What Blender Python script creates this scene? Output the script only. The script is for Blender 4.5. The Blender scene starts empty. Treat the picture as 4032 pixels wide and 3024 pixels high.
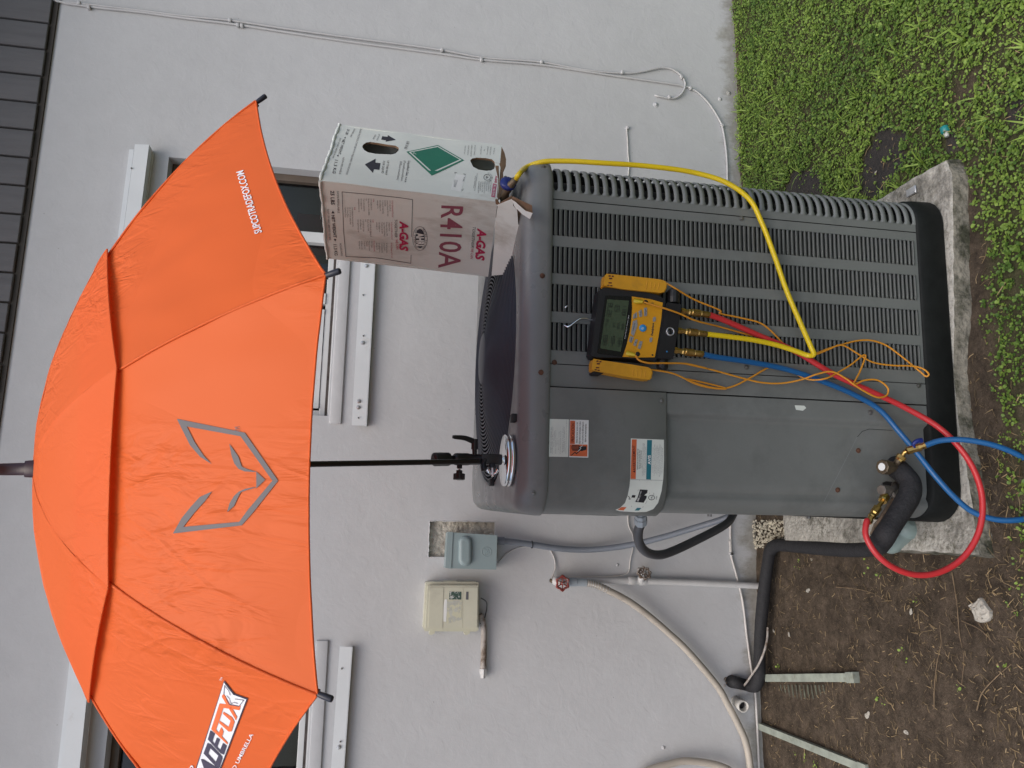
import bpy, bmesh, math, random
import numpy as np
from mathutils import Vector, Matrix, noise
from mathutils.bvhtree import BVHTree

random.seed(7); RNG = np.random.default_rng(11)
S = bpy.context.scene
COL = S.collection
R_ = math.radians

# ------------------------------------------------------------------ camera, sky, sun, exposure
CAM = np.array([0.0, 0.0, 1.56])
YAW, PITCH, ROLL, FPX = R_(10.74), R_(9.906), R_(2.82), 3000.0
_f = np.array([math.sin(YAW)*math.cos(PITCH), math.cos(YAW)*math.cos(PITCH), -math.sin(PITCH)])
_r = np.array([math.cos(YAW), -math.sin(YAW), 0.0])
_u = np.cross(_r, _f)
RT = _r*math.cos(ROLL) + _u*math.sin(ROLL)
UP = _u*math.cos(ROLL) - _r*math.sin(ROLL)
cam_data = bpy.data.cameras.new('camera')
cam_data.sensor_fit = 'HORIZONTAL'; cam_data.sensor_width = 36.0
cam_data.lens = 36.0*FPX/4032.0
cam_data.clip_start = 0.02; cam_data.clip_end = 500.0
cam = bpy.data.objects.new('camera', cam_data); COL.objects.link(cam)
# the phone was held in portrait and the picture is stored sideways: image right is down, image up is right
cam.matrix_world = Matrix(((-UP[0], RT[0], -_f[0], CAM[0]), (-UP[1], RT[1], -_f[1], CAM[1]),
                           (-UP[2], RT[2], -_f[2], CAM[2]), (0, 0, 0, 1)))
S.camera = cam

SUN_EL, SUN_AZ = R_(62), R_(-118)      # azimuth measured from +X towards +Y: in front of the wall, a little to its right
world = bpy.data.worlds.new('World'); S.world = world; world.use_nodes = True
wn = world.node_tree
sky = wn.nodes.new('ShaderNodeTexSky'); sky.sky_type = 'NISHITA'; sky.sun_disc = False
sky.sun_elevation = SUN_EL; sky.sun_rotation = math.pi/2 - SUN_AZ
sky.air_density = 1.0; sky.dust_density = 4.0; sky.ozone_density = 1.0
wn.links.new(sky.outputs[0], wn.nodes['Background'].inputs[0])
wn.nodes['Background'].inputs[1].default_value = 0.12
sun_data = bpy.data.lights.new('sun', 'SUN'); sun_data.energy = 1.1; sun_data.angle = R_(60); sun_data.color = (1.0, 0.96, 0.90)
sun = bpy.data.objects.new('sun', sun_data); COL.objects.link(sun)
sd = Vector((math.cos(SUN_EL)*math.cos(SUN_AZ), math.cos(SUN_EL)*math.sin(SUN_AZ), math.sin(SUN_EL)))
sun.rotation_euler = sd.to_track_quat('Z', 'Y').to_euler(); sun.location = sd*8
S.view_settings.view_transform = 'Standard'; S.view_settings.look = 'None'
S.view_settings.exposure = 0.60; S.view_settings.gamma = 1.0; S.view_settings.use_curve_mapping = False
S.render.engine = 'CYCLES'
S.cycles.use_denoising = True; S.cycles.max_bounces = 6; S.cycles.transparent_max_bounces = 8

# ------------------------------------------------------------------ measuring helpers: photo pixel -> point on a known plane of the place
WALL_Y = 2.98
AC_A = -0.0336
AC_O = np.array([0.03674, 1.78023, 0.0])
AC_X = np.array([math.cos(AC_A), math.sin(AC_A), 0.0]); AC_Y = np.array([-math.sin(AC_A), math.cos(AC_A), 0.0])
def ray(px, py):
    return _f + RT*((1512.0 - py)/FPX) - UP*((px - 2016.0)/FPX)
def onY(p, Y):
    d = ray(*p); return CAM + d*((Y - CAM[1])/d[1])
def onZ(p, z):
    d = ray(*p); return CAM + d*((z - CAM[2])/d[2])
def onW(p, out=0.0): return onY(p, WALL_Y - out)
def onA(p, out=0.0):
    d = ray(*p); t = ((AC_O - CAM) @ AC_Y - out)/(d @ AC_Y); return CAM + d*t
def atD(p, dep): return CAM + ray(*p)*dep
def acw(x, y, z): return AC_O + AC_X*x + AC_Y*y + np.array([0, 0, z])
def crop(ox, oy, s): return lambda x, y: (ox + x/s, oy + y/s)
z1 = crop(1700, 500, 1.8433); z2 = crop(1700, 1400, 1.8433); z3 = crop(2700, 1300, 1.8433); z4 = crop(2832, 2124, 1.8433)
z5 = crop(1500, 2124, 1.8433); z6 = crop(2832, 0, 1.8433); z7 = crop(2832, 600, 1.8433)
c1 = crop(2280, 1050, 3.4558); c2 = crop(3250, 1650, 2.5524); c3 = crop(1200, 2024, 2.765); c4 = crop(2100, 1600, 3.6867)
c5 = crop(1000, 1000, 2.37); c6 = crop(1700, 1650, 4.148); c7 = crop(2300, 150, 2.765)
u1 = crop(0, 0, 1.6458); u2 = crop(0, 1008, 1.6458); u3 = crop(0, 2016, 1.6458); b1 = crop(1000, 400, 1.8433)
k1 = crop(700, 2624, 4.1475); k2 = crop(1240, 440, 4.1475); k3 = crop(1600, 440, 4.148); k4 = crop(1250, 700, 4.148); k5 = crop(1700, 750, 4.609)
dd = crop(0, 0, 2212/4032)

# ------------------------------------------------------------------ materials
MATS = {}
def mat(name, col, rough=0.55, metal=0.0, var=0.10, vscale=9.0, bump=0.0, bscale=120.0, spec=0.5, col2=None, c2scale=3.0, c2lo=0.5, c2hi=0.65, sheen=0.0, coat=0.0, rvar=0.0, aniso=None):
    m = bpy.data.materials.new(name); m.use_nodes = True
    nt = m.node_tree; N = nt.nodes; Lk = nt.links
    b = N['Principled BSDF']
    b.inputs['Roughness'].default_value = rough; b.inputs['Metallic'].default_value = metal
    b.inputs['Specular IOR Level'].default_value = spec
    if coat: b.inputs['Coat Weight'].default_value = coat; b.inputs['Coat Roughness'].default_value = 0.15
    if sheen: b.inputs['Sheen Weight'].default_value = sheen
    g = N.new('ShaderNodeNewGeometry')
    vec = g.outputs['Position']
    if aniso:
        mp = N.new('ShaderNodeMapping'); mp.inputs['Scale'].default_value = aniso; Lk.new(vec, mp.inputs[0]); vec = mp.outputs[0]
    n1 = N.new('ShaderNodeTexNoise'); n1.inputs['Scale'].default_value = vscale; n1.inputs['Detail'].default_value = 6; n1.inputs['Roughness'].default_value = 0.65
    Lk.new(vec, n1.inputs['Vector'])
    mx = N.new('ShaderNodeMix'); mx.data_type = 'RGBA'
    mx.inputs[6].default_value = (*[max(0, c*(1-var)) for c in col], 1); mx.inputs[7].default_value = (*[min(1, c*(1+var)) for c in col], 1)
    rm = N.new('ShaderNodeMapRange'); rm.inputs[1].default_value = 0.3; rm.inputs[2].default_value = 0.7
    Lk.new(n1.outputs[0], rm.inputs[0]); Lk.new(rm.outputs[0], mx.inputs[0])
    out = mx.outputs[2]
    if col2 is not None:
        n2 = N.new('ShaderNodeTexNoise'); n2.inputs['Scale'].default_value = c2scale; n2.inputs['Detail'].default_value = 8; n2.inputs['Roughness'].default_value = 0.7
        Lk.new(vec, n2.inputs['Vector'])
        r2 = N.new('ShaderNodeMapRange'); r2.inputs[1].default_value = c2lo; r2.inputs[2].default_value = c2hi
        Lk.new(n2.outputs[0], r2.inputs[0])
        m2 = N.new('ShaderNodeMix'); m2.data_type = 'RGBA'; m2.inputs[7].default_value = (*col2, 1)
        Lk.new(r2.outputs[0], m2.inputs[0]); Lk.new(out, m2.inputs[6]); out = m2.outputs[2]
    Lk.new(out, b.inputs['Base Color'])
    if rvar:
        r3 = N.new('ShaderNodeMapRange'); r3.inputs[1].default_value = 0.3; r3.inputs[2].default_value = 0.7
        r3.inputs[3].default_value = max(0.05, rough-rvar); r3.inputs[4].default_value = min(1, rough+rvar)
        n3 = N.new('ShaderNodeTexNoise'); n3.inputs['Scale'].default_value = vscale*2.3; n3.inputs['Detail'].default_value = 4
        Lk.new(vec, n3.inputs['Vector']); Lk.new(n3.outputs[0], r3.inputs[0]); Lk.new(r3.outputs[0], b.inputs['Roughness'])
    if bump:
        nb = N.new('ShaderNodeTexNoise'); nb.inputs['Scale'].default_value = bscale; nb.inputs['Detail'].default_value = 4
        Lk.new(vec, nb.inputs['Vector'])
        bp = N.new('ShaderNodeBump'); bp.inputs['Strength'].default_value = 1.0; bp.inputs['Distance'].default_value = bump
        Lk.new(nb.outputs[0], bp.inputs['Height']); Lk.new(bp.outputs[0], b.inputs['Normal'])
    MATS[name] = m
    return m

def node(nt, typ, **kw):
    n = nt.nodes.new(typ)
    for k_, v in kw.items():
        if isinstance(k_, str) and k_.startswith('i_'):
            n.inputs[k_[2:].replace('_', ' ')].default_value = v
        else: setattr(n, k_, v)
    return n

# stucco: painted light grey, knocked-down trowel relief, faint stains, bare dirty band with its own ragged edge at the foot
def stucco():
    m = mat('stucco', (0.50, 0.507, 0.512), rough=0.75, var=0.032, vscale=2.2, spec=0.3)
    nt = m.node_tree; N = nt.nodes; Lk = nt.links; b = N['Principled BSDF']
    g = N['Geometry']
    base = b.inputs['Base Color'].links[0].from_socket
    # fine mottling
    n0 = node(nt, 'ShaderNodeTexNoise', i_Scale=14.0, i_Detail=8.0, i_Roughness=0.75); Lk.new(g.outputs['Position'], n0.inputs['Vector'])
    r0 = node(nt, 'ShaderNodeMapRange'); r0.inputs[1].default_value = .3; r0.inputs[2].default_value = .7; r0.inputs[3].default_value = .96; r0.inputs[4].default_value = 1.03
    Lk.new(n0.outputs[0], r0.inputs[0])
    m0 = node(nt, 'ShaderNodeMix', data_type='RGBA', blend_type='MULTIPLY'); m0.inputs[0].default_value = 1
    Lk.new(base, m0.inputs[6]); Lk.new(r0.outputs[0], m0.inputs[7])
    # specks / pits
    v = node(nt, 'ShaderNodeTexVoronoi', i_Scale=22.0); Lk.new(g.outputs['Position'], v.inputs['Vector'])
    rv = node(nt, 'ShaderNodeMapRange'); rv.inputs[1].default_value = 0.03; rv.inputs[2].default_value = 0.06; rv.inputs[3].default_value = 1; rv.inputs[4].default_value = 0
    Lk.new(v.outputs['Distance'], rv.inputs[0])
    wn_ = node(nt, 'ShaderNodeSeparateColor'); Lk.new(v.outputs['Color'], wn_.inputs[0])
    gt = node(nt, 'ShaderNodeMath', operation='GREATER_THAN'); gt.inputs[1].default_value = 0.86; Lk.new(wn_.outputs[0], gt.inputs[0])
    mu = node(nt, 'ShaderNodeMath', operation='MULTIPLY'); Lk.new(rv.outputs[0], mu.inputs[0]); Lk.new(gt.outputs[0], mu.inputs[1])
    m1 = node(nt, 'ShaderNodeMix', data_type='RGBA'); m1.inputs[7].default_value = (.22, .22, .21, 1)
    mu2 = node(nt, 'ShaderNodeMath', operation='MULTIPLY'); mu2.inputs[1].default_value = 0.6; Lk.new(mu.outputs[0], mu2.inputs[0])
    Lk.new(mu2.outputs[0], m1.inputs[0]); Lk.new(m0.outputs[2], m1.inputs[6])
    # dirty foot
    sx = node(nt, 'ShaderNodeSeparateXYZ'); Lk.new(g.outputs['Position'], sx.inputs[0])
    n2 = node(nt, 'ShaderNodeTexNoise', i_Scale=9.0, i_Detail=9.0, i_Roughness=0.8)
    mp = node(nt, 'ShaderNodeMapping'); mp.inputs['Scale'].default_value = (1, 1, .45); Lk.new(g.outputs['Position'], mp.inputs[0]); Lk.new(mp.outputs[0], n2.inputs['Vector'])
    ad = node(nt, 'ShaderNodeMath', operation='MULTIPLY_ADD'); ad.inputs[1].default_value = -0.28; Lk.new(n2.outputs[0], ad.inputs[0]); Lk.new(sx.outputs['Z'], ad.inputs[2])
    rz = node(nt, 'ShaderNodeMapRange'); rz.inputs[1].default_value = -0.115; rz.inputs[2].default_value = -0.065; rz.inputs[3].default_value = 0.8; rz.inputs[4].default_value = 0
    Lk.new(ad.outputs[0], rz.inputs[0])
    n3 = node(nt, 'ShaderNodeTexNoise', i_Scale=60.0, i_Detail=5.0); Lk.new(g.outputs['Position'], n3.inputs['Vector'])
    cr = node(nt, 'ShaderNodeMix', data_type='RGBA'); cr.inputs[6].default_value = (.16, .15, .12, 1); cr.inputs[7].default_value = (.42, .41, .37, 1); Lk.new(n3.outputs[0], cr.inputs[0])
    m2 = node(nt, 'ShaderNodeMix', data_type='RGBA'); Lk.new(rz.outputs[0], m2.inputs[0]); Lk.new(m1.outputs[2], m2.inputs[6]); Lk.new(cr.outputs[2], m2.inputs[7])
    Lk.new(m2.outputs[2], b.inputs['Base Color'])
    # relief
    a = node(nt, 'ShaderNodeTexNoise', i_Scale=75.0, i_Detail=5.0, i_Roughness=0.6); Lk.new(g.outputs['Position'], a.inputs['Vector'])
    c = node(nt, 'ShaderNodeTexNoise', i_Scale=16.0, i_Detail=3.0, i_Distortion=1.2); Lk.new(g.outputs['Position'], c.inputs['Vector'])
    rc = node(nt, 'ShaderNodeMapRange'); rc.inputs[1].default_value = .45; rc.inputs[2].default_value = .62; Lk.new(c.outputs[0], rc.inputs[0])
    e = node(nt, 'ShaderNodeTexNoise', i_Scale=4.0, i_Detail=2.0); Lk.new(g.outputs['Position'], e.inputs['Vector'])
    s1 = node(nt, 'ShaderNodeMath', operation='MULTIPLY_ADD'); s1.inputs[1].default_value = 0.45; Lk.new(rc.outputs[0], s1.inputs[0]); Lk.new(a.outputs[0], s1.inputs[2])
    s2 = node(nt, 'ShaderNodeMath', operation='MULTIPLY_ADD'); s2.inputs[1].default_value = 2.2; Lk.new(e.outputs[0], s2.inputs[0]); Lk.new(s1.outputs[0], s2.inputs[2])
    s3 = node(nt, 'ShaderNodeMath', operation='MULTIPLY_ADD'); s3.inputs[1].default_value = -0.8; Lk.new(mu.outputs[0], s3.inputs[0]); Lk.new(s2.outputs[0], s3.inputs[2])
    bp = node(nt, 'ShaderNodeBump'); bp.inputs['Distance'].default_value = 0.0009; bp.inputs['Strength'].default_value = 0.65
    Lk.new(s3.outputs[0], bp.inputs['Height']); Lk.new(bp.outputs[0], b.inputs['Normal'])
    return m
stucco()
mat('siding', (0.145, 0.145, 0.152), rough=0.7, var=0.12, vscale=5, bump=0.0012, bscale=40, aniso=(6, 6, 0.6), spec=.3)
mat('gap_and_shadow', (0.045, 0.04, 0.034), rough=0.9)
mat('block', (0.46, 0.44, 0.38), rough=0.95, var=0.25, vscale=40, bump=0.006, bscale=90, col2=(.22, .20, .17), c2scale=8, c2lo=.52, c2hi=.7)
mat('white_aluminium', (0.66, 0.69, 0.70), rough=0.42, var=0.04, vscale=6, spec=.5, col2=(.45, .43, .39), c2scale=5, c2lo=.64, c2hi=.8)
mat('window_frame', (0.62, 0.63, 0.62), rough=0.4, var=0.06, col2=(.36, .34, .30), c2scale=9, c2lo=.6, c2hi=.8)
mat('shaded_frame', (0.11, 0.085, 0.065), rough=0.45, var=0.2)  # brown for the top and right bars: recess shading put into the colour
mat('curtain', (0.36, 0.32, 0.25), rough=0.9, var=0.2)
mat('screen_mesh', (0.10, 0.10, 0.10), rough=0.8, var=0.15, vscale=30)
mat('caulk', (0.06, 0.05, 0.045), rough=0.9, var=.5, vscale=30)
def glass():
    m = bpy.data.materials.new('glass'); m.use_nodes = True; nt = m.node_tree; nt.nodes.remove(nt.nodes['Principled BSDF'])
    t = node(nt, 'ShaderNodeBsdfTransparent'); t.inputs[0].default_value = (.55, .58, .60, 1); g = node(nt, 'ShaderNodeBsdfGlossy'); g.inputs['Roughness'].default_value = .04
    f = node(nt, 'ShaderNodeFresnel'); f.inputs[0].default_value = 1.5; x = node(nt, 'ShaderNodeMixShader')
    nt.links.new(f.outputs[0], x.inputs[0]); nt.links.new(t.outputs[0], x.inputs[1]); nt.links.new(g.outputs[0], x.inputs[2]); nt.links.new(x.outputs[0], nt.nodes['Material Output'].inputs[0]); MATS['glass'] = m
glass()
mat('interior', (0.24, 0.235, 0.235), rough=0.9)
mat('red_cloth', (0.30, 0.035, 0.05), rough=0.9)
mat('blue_cloth', (0.12, 0.33, 0.58), rough=0.9)
mat('bolt', (0.55, 0.56, 0.57), rough=0.35, metal=0.8)
m_ = mat('concrete', (0.42, 0.405, 0.36), rough=0.92, var=0.25, vscale=18, bump=0.008, bscale=70, col2=(.075, .071, .060), c2scale=7.0, c2lo=.50, c2hi=.68, spec=.2)
def moss(m):
    nt = m.node_tree; Lk = nt.links; b = nt.nodes['Principled BSDF']; g = nt.nodes['Geometry']; base = b.inputs['Base Color'].links[0].from_socket
    n = node(nt, 'ShaderNodeTexNoise', i_Scale=34.0, i_Detail=8.0, i_Roughness=.8); Lk.new(g.outputs['Position'], n.inputs['Vector'])
    r = node(nt, 'ShaderNodeMapRange'); r.inputs[1].default_value = .50; r.inputs[2].default_value = .66; Lk.new(n.outputs[0], r.inputs[0])
    n2 = node(nt, 'ShaderNodeTexNoise', i_Scale=2.6, i_Detail=3.0); Lk.new(g.outputs['Position'], n2.inputs['Vector'])
    r2 = node(nt, 'ShaderNodeMapRange'); r2.inputs[1].default_value = .42; r2.inputs[2].default_value = .6; Lk.new(n2.outputs[0], r2.inputs[0])
    mu = node(nt, 'ShaderNodeMath', operation='MULTIPLY'); Lk.new(r.outputs[0], mu.inputs[0]); Lk.new(r2.outputs[0], mu.inputs[1])
    x = node(nt, 'ShaderNodeMix', data_type='RGBA'); x.inputs[7].default_value = (.075, .072, .045, 1); Lk.new(mu.outputs[0], x.inputs[0]); Lk.new(base, x.inputs[6]); Lk.new(x.outputs[2], b.inputs['Base Color'])
moss(m_)
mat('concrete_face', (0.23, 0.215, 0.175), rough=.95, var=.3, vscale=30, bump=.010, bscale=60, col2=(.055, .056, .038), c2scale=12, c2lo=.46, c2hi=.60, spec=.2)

# ------------------------------------------------------------------ mesh helpers
class MB:
    """collects faces (with several materials if wanted) and links them as ONE mesh object"""
    def __init__(s): s.v = []; s.f = []; s.m = []; s.sm = []; s.mats = []
    def _mi(s, m):
        m = MATS[m] if isinstance(m, str) else m
        if m not in s.mats: s.mats.append(m)
        return s.mats.index(m)
    def add(s, verts, faces, m, smooth=False):
        o = len(s.v); mi = s._mi(m)
        s.v.extend([tuple(map(float, p)) for p in verts])
        for f in faces: s.f.append(tuple(i+o for i in f)); s.m.append(mi); s.sm.append(smooth)
        return s
    def box(s, a, b, m, T=None):
        (x0, y0, z0), (x1, y1, z1_) = a, b
        vs = [(x0, y0, z0), (x1, y0, z0), (x1, y1, z0), (x0, y1, z0), (x0, y0, z1_), (x1, y0, z1_), (x1, y1, z1_), (x0, y1, z1_)]
        if T: vs = [T(*p) for p in vs]
        return s.add(vs, [(0, 3, 2, 1), (4, 5, 6, 7), (0, 1, 5, 4), (1, 2, 6, 5), (2, 3, 7, 6), (3, 0, 4, 7)], m)
    def bbox(s, a, b, m, bev, T=None, seg=2):
        """bevelled box"""
        bm = bmesh.new(); bmesh.ops.create_cube(bm, size=1)
        for v in bm.verts:
            v.co = Vector([(a[i]+b[i])/2 + v.co[i]*(b[i]-a[i]) for i in range(3)])
        bmesh.ops.bevel(bm, geom=bm.edges[:], offset=bev, segments=seg, affect='EDGES', profile=0.5, clamp_overlap=True)
        return s.bm(bm, m, T, True)
    def bm(s, bm, m, T=None, smooth=False):
        bm.verts.index_update()
        vs = [tuple(v.co) for v in bm.verts]
        if T: vs = [T(*p) for p in vs]
        fs = [tuple(v.index for v in f.verts) for f in bm.faces]; bm.free()
        return s.add(vs, fs, m, smooth)
    def prism(s, front, back, m, smooth=False, caps=True):
        """two matching rings of points"""
        n = len(front); vs = list(front)+list(back)
        fs = [(i, (i+1) % n, n+(i+1) % n, n+i) for i in range(n)]
        s.add(vs, fs, m, smooth)
        if caps:
            s.add(front, [tuple(range(n))], m); s.add(back, [tuple(reversed(range(n)))], m)
        return s
    def rings(s, rings, m, closed=True, smooth=True, cap0=False, cap1=False):
        n = len(rings[0]); vs = [p for r in rings for p in r]; fs = []
        for j in range(len(rings)-1):
            for i in range(n if closed else n-1):
                a = j*n+i; b = j*n+(i+1) % n
                fs.append((a, b, b+n, a+n))
        s.add(vs, fs, m, smooth)
        if cap0: s.add(rings[0], [tuple(reversed(range(n)))], m)
        if cap1: s.add(rings[-1], [tuple(range(n))], m)
        return s
    def tube(s, pts, r, m, seg=10, sub=6, spline=True, caps=True, rfun=None):
        P = cat(pts, sub) if spline and len(pts) > 2 else np.array(pts, float)
        rs = np.full(len(P), r) if rfun is None else np.array([rfun(i/(len(P)-1)) for i in range(len(P))])
        return s.rings(sweep(P, rs, seg), m, cap0=caps, cap1=caps)
    def cyl(s, a, b, r, m, seg=16, r2=None, smooth=True):
        a = np.array(a, float); b = np.array(b, float); r2 = r if r2 is None else r2
        rg = sweep(np.array([a, b]), np.array([r, r2]), seg)
        return s.rings(rg, m, cap0=True, cap1=True, smooth=smooth)
    def lathe(s, a, axis, prof, m, seg=20, cap0=True, cap1=True, smooth=True):
        """prof: list of (distance along axis, radius)"""
        a = np.array(a, float); ax = np.array(axis, float); ax /= np.linalg.norm(ax)
        e1, e2 = frame(ax)
        rg = [[a+ax*h+r*(e1*math.cos(t)+e2*math.sin(t)) for t in np.linspace(0, 2*math.pi, seg, endpoint=False)] for h, r in prof]
        return s.rings(rg, m, cap0=cap0, cap1=cap1, smooth=smooth)
    def build(s, name, parent=None, bevel=0.0, bseg=2, weld=False, **props):
        me = bpy.data.meshes.new(name)
        off = Vector(parent.location) if parent is not None else Vector((0, 0, 0))
        if parent is not None and parent.parent is not None: off = off + Vector(parent.parent.location)
        me.from_pydata([tuple(Vector(p)-off) for p in s.v], [], s.f)
        for m in s.mats: me.materials.append(m)
        me.polygons.foreach_set('material_index', s.m); me.polygons.foreach_set('use_smooth', s.sm)
        me.update()
        o = bpy.data.objects.new(name, me); COL.objects.link(o)
        if parent is not None: o.parent = parent
        if weld:
            bm = bmesh.new(); bm.from_mesh(me); bmesh.ops.remove_doubles(bm, verts=bm.verts, dist=1e-5); bm.to_mesh(me); bm.free()
        if bevel:
            md = o.modifiers.new('bevel', 'BEVEL'); md.width = bevel; md.segments = bseg; md.limit_method = 'ANGLE'
        for k_, v in props.items(): o[k_] = v
        return o
def frame(ax):
    t = np.array([0, 0, 1.0]) if abs(ax[2]) < 0.9 else np.array([1.0, 0, 0])
    e1 = np.cross(t, ax); e1 /= np.linalg.norm(e1); return e1, np.cross(ax, e1)
def cat(pts, sub=6):
    P = [np.array(p, float) for p in pts]; P = [2*P[0]-P[1]]+P+[2*P[-1]-P[-2]]; out = []
    for i in range(1, len(P)-2):
        p0, p1, p2, p3 = P[i-1:i+3]
        d1 = max(1e-6, np.linalg.norm(p1-p0))**.5; d2 = max(1e-6, np.linalg.norm(p2-p1))**.5; d3 = max(1e-6, np.linalg.norm(p3-p2))**.5
        m1 = (p2-p1)+ d2*((p1-p0)/d1-(p2-p0)/(d1+d2)); m2 = (p2-p1)+d2*((p3-p2)/d3-(p3-p1)/(d2+d3))
        for j in range(sub):
            t = j/sub; t2 = t*t; t3 = t2*t
            out.append((2*t3-3*t2+1)*p1+(t3-2*t2+t)*m1+(-2*t3+3*t2)*p2+(t3-t2)*m2)
    out.append(P[-2]); return np.array(out)
def sweep(P, rs, seg):
    n = len(P); T = np.zeros_like(P)
    T[1:-1] = P[2:]-P[:-2]; T[0] = P[1]-P[0]; T[-1] = P[-1]-P[-2]
    T /= np.maximum(1e-9, np.linalg.norm(T, axis=1))[:, None]
    e1, _ = frame(T[0]); rg = []
    for i in range(n):
        e1 = e1-T[i]*(e1 @ T[i]); e1 /= np.linalg.norm(e1); e2 = np.cross(T[i], e1)
        rg.append([P[i]+rs[i]*(e1*math.cos(t)+e2*math.sin(t)) for t in np.linspace(0, 2*math.pi, seg, endpoint=False)])
    return rg
def thing(name, label, cat_, loc, group=None):
    o = bpy.data.objects.new(name, None); COL.objects.link(o); o.location = tuple(map(float, loc)); o.empty_display_size = 0.05
    o['label'] = label; o['category'] = cat_
    if group: o['group'] = group
    return o
def tag(o, label, cat_, group=None):
    o['label'] = label; o['category'] = cat_
    if group: o['group'] = group
    return o
def dup(o, loc, rotz=None, name=None, parent=None):
    c = o.copy(); COL.objects.link(c); c.location = tuple(map(float, loc))
    if rotz is not None: c.rotation_euler = (0, 0, rotz)
    if parent is not None: c.parent = parent
    return c

# ------------------------------------------------------------------ flat print (lettering, stickers, logos) laid on the surface it is printed on
_caps = {}
def text2d(s, bold=0.0, shear=0.0, res=3):
    cu = bpy.data.curves.new('lettering', 'FONT'); cu.body = s; cu.size = 1; cu.resolution_u = res; cu.offset = bold; cu.shear = shear
    o = bpy.data.objects.new('lettering', cu)
    me = o.to_mesh(); V = np.array([v.co[:2] for v in me.vertices]) if len(me.vertices) else np.zeros((0, 2))
    F = [tuple(p.vertices) for p in me.polygons]; o.to_mesh_clear()
    bpy.data.objects.remove(o); bpy.data.curves.remove(cu)
    return V, F
CAPH = 0.73
def slice_grid(V, F, step):
    """cut a flat mesh along a grid so that it can follow a curved surface"""
    bm = bmesh.new(); vs = [bm.verts.new((x, y, 0)) for x, y in V]
    for f in F:
        try: bm.faces.new([vs[i] for i in f])
        except ValueError: pass
    lo = V.min(0); hi = V.max(0)
    for ax in (0, 1):
        nrm = Vector((1, 0, 0)) if ax == 0 else Vector((0, 1, 0))
        for c in np.arange(lo[ax]+step, hi[ax], step):
            co = Vector((c, 0, 0)) if ax == 0 else Vector((0, c, 0))
            bmesh.ops.bisect_plane(bm, geom=bm.verts[:]+bm.edges[:]+bm.faces[:], plane_co=co, plane_no=nrm, dist=1e-6)
    bm.verts.index_update()
    V2 = np.array([v.co[:2] for v in bm.verts]); F2 = [tuple(v.index for v in f.verts) for f in bm.faces]; bm.free()
    return V2, F2
class Print:
    """lettering and marks lying 0.6 mm proud of a printed surface"""
    def __init__(s, surf, lift=0.0006, grid=None):
        s.surf = surf; s.lift = lift; s.grid = grid; s.mb = MB()
    def put(s, V, F, m, lift=None):
        if len(V) == 0: return s
        if s.grid: V, F = slice_grid(np.array(V, float), F, s.grid)
        pts = []
        for p in V: pts.append(s.surf(p, s.lift if lift is None else lift))
        ok = [all(pts[i] is not None for i in f) for f in F]
        pts = [(0, 0, 0) if p is None else p for p in pts]
        s.mb.add(pts, [f for f, o in zip(F, ok) if o], m); return s
    def poly(s, pts, m, lift=None):
        """polygon in photo pixels, tessellated"""
        from mathutils.geometry import tessellate_polygon
        P = [Vector((x, y, 0)) for x, y in pts]
        return s.put([(p.x, p.y) for p in P], [tuple(t) for t in tessellate_polygon([P])], m, lift)
    def text(s, t, p0, p1, h, m, bold=0.0, shear=0.0, res=3, lift=None):
        V, F = text2d(t, bold, shear, res)
        if len(V) == 0: return s
        lo, hi = V[:, 0].min(), V[:, 0].max()
        p0 = np.array(p0, float); p1 = np.array(p1, float); d = p1-p0; dl = np.linalg.norm(d)
        up = np.array([d[1], -d[0]])/dl*(h/CAPH)
        Q = p0 + np.outer((V[:, 0]-lo)/(hi-lo), d) + np.outer(V[:, 1], up)
        return s.put(Q, F, m, lift)
    def line(s, pts, w, m, lift=None):
        for a, b in zip(pts[:-1], pts[1:]):
            a = np.array(a, float); b = np.array(b, float); d = (b-a)/max(1e-9, np.linalg.norm(b-a)); n = np.array([-d[1], d[0]])*w/2; e = d*w*.3
            s.put([a-n-e, b-n+e, b+n+e, a+n-e], [(0, 1, 2, 3)], m, lift)
        return s
    def build(s, name, parent, **kw): return s.mb.build(name, parent, **kw)
def surf_bvh(objs):
    vs = []; fs = []
    for o in objs:
        off = Vector(o.parent.location) if o.parent else Vector((0, 0, 0))
        if o.parent and o.parent.parent: off = off+Vector(o.parent.parent.location)
        n = len(vs); vs += [v.co+off for v in o.data.vertices]; fs += [tuple(i+n for i in p.vertices) for p in o.data.polygons]
    t = BVHTree.FromPolygons(vs, fs)
    def f(p, lift):
        d = Vector(ray(*p)).normalized(); h = t.ray_cast(Vector(CAM), d)
        if h[0] is None: return None
        n = h[1] if h[1].dot(d) < 0 else -h[1]
        return tuple(h[0]+n*lift)
    return f
def surf_plane(fn):
    return lambda p, lift: tuple(fn(p, lift))
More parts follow.
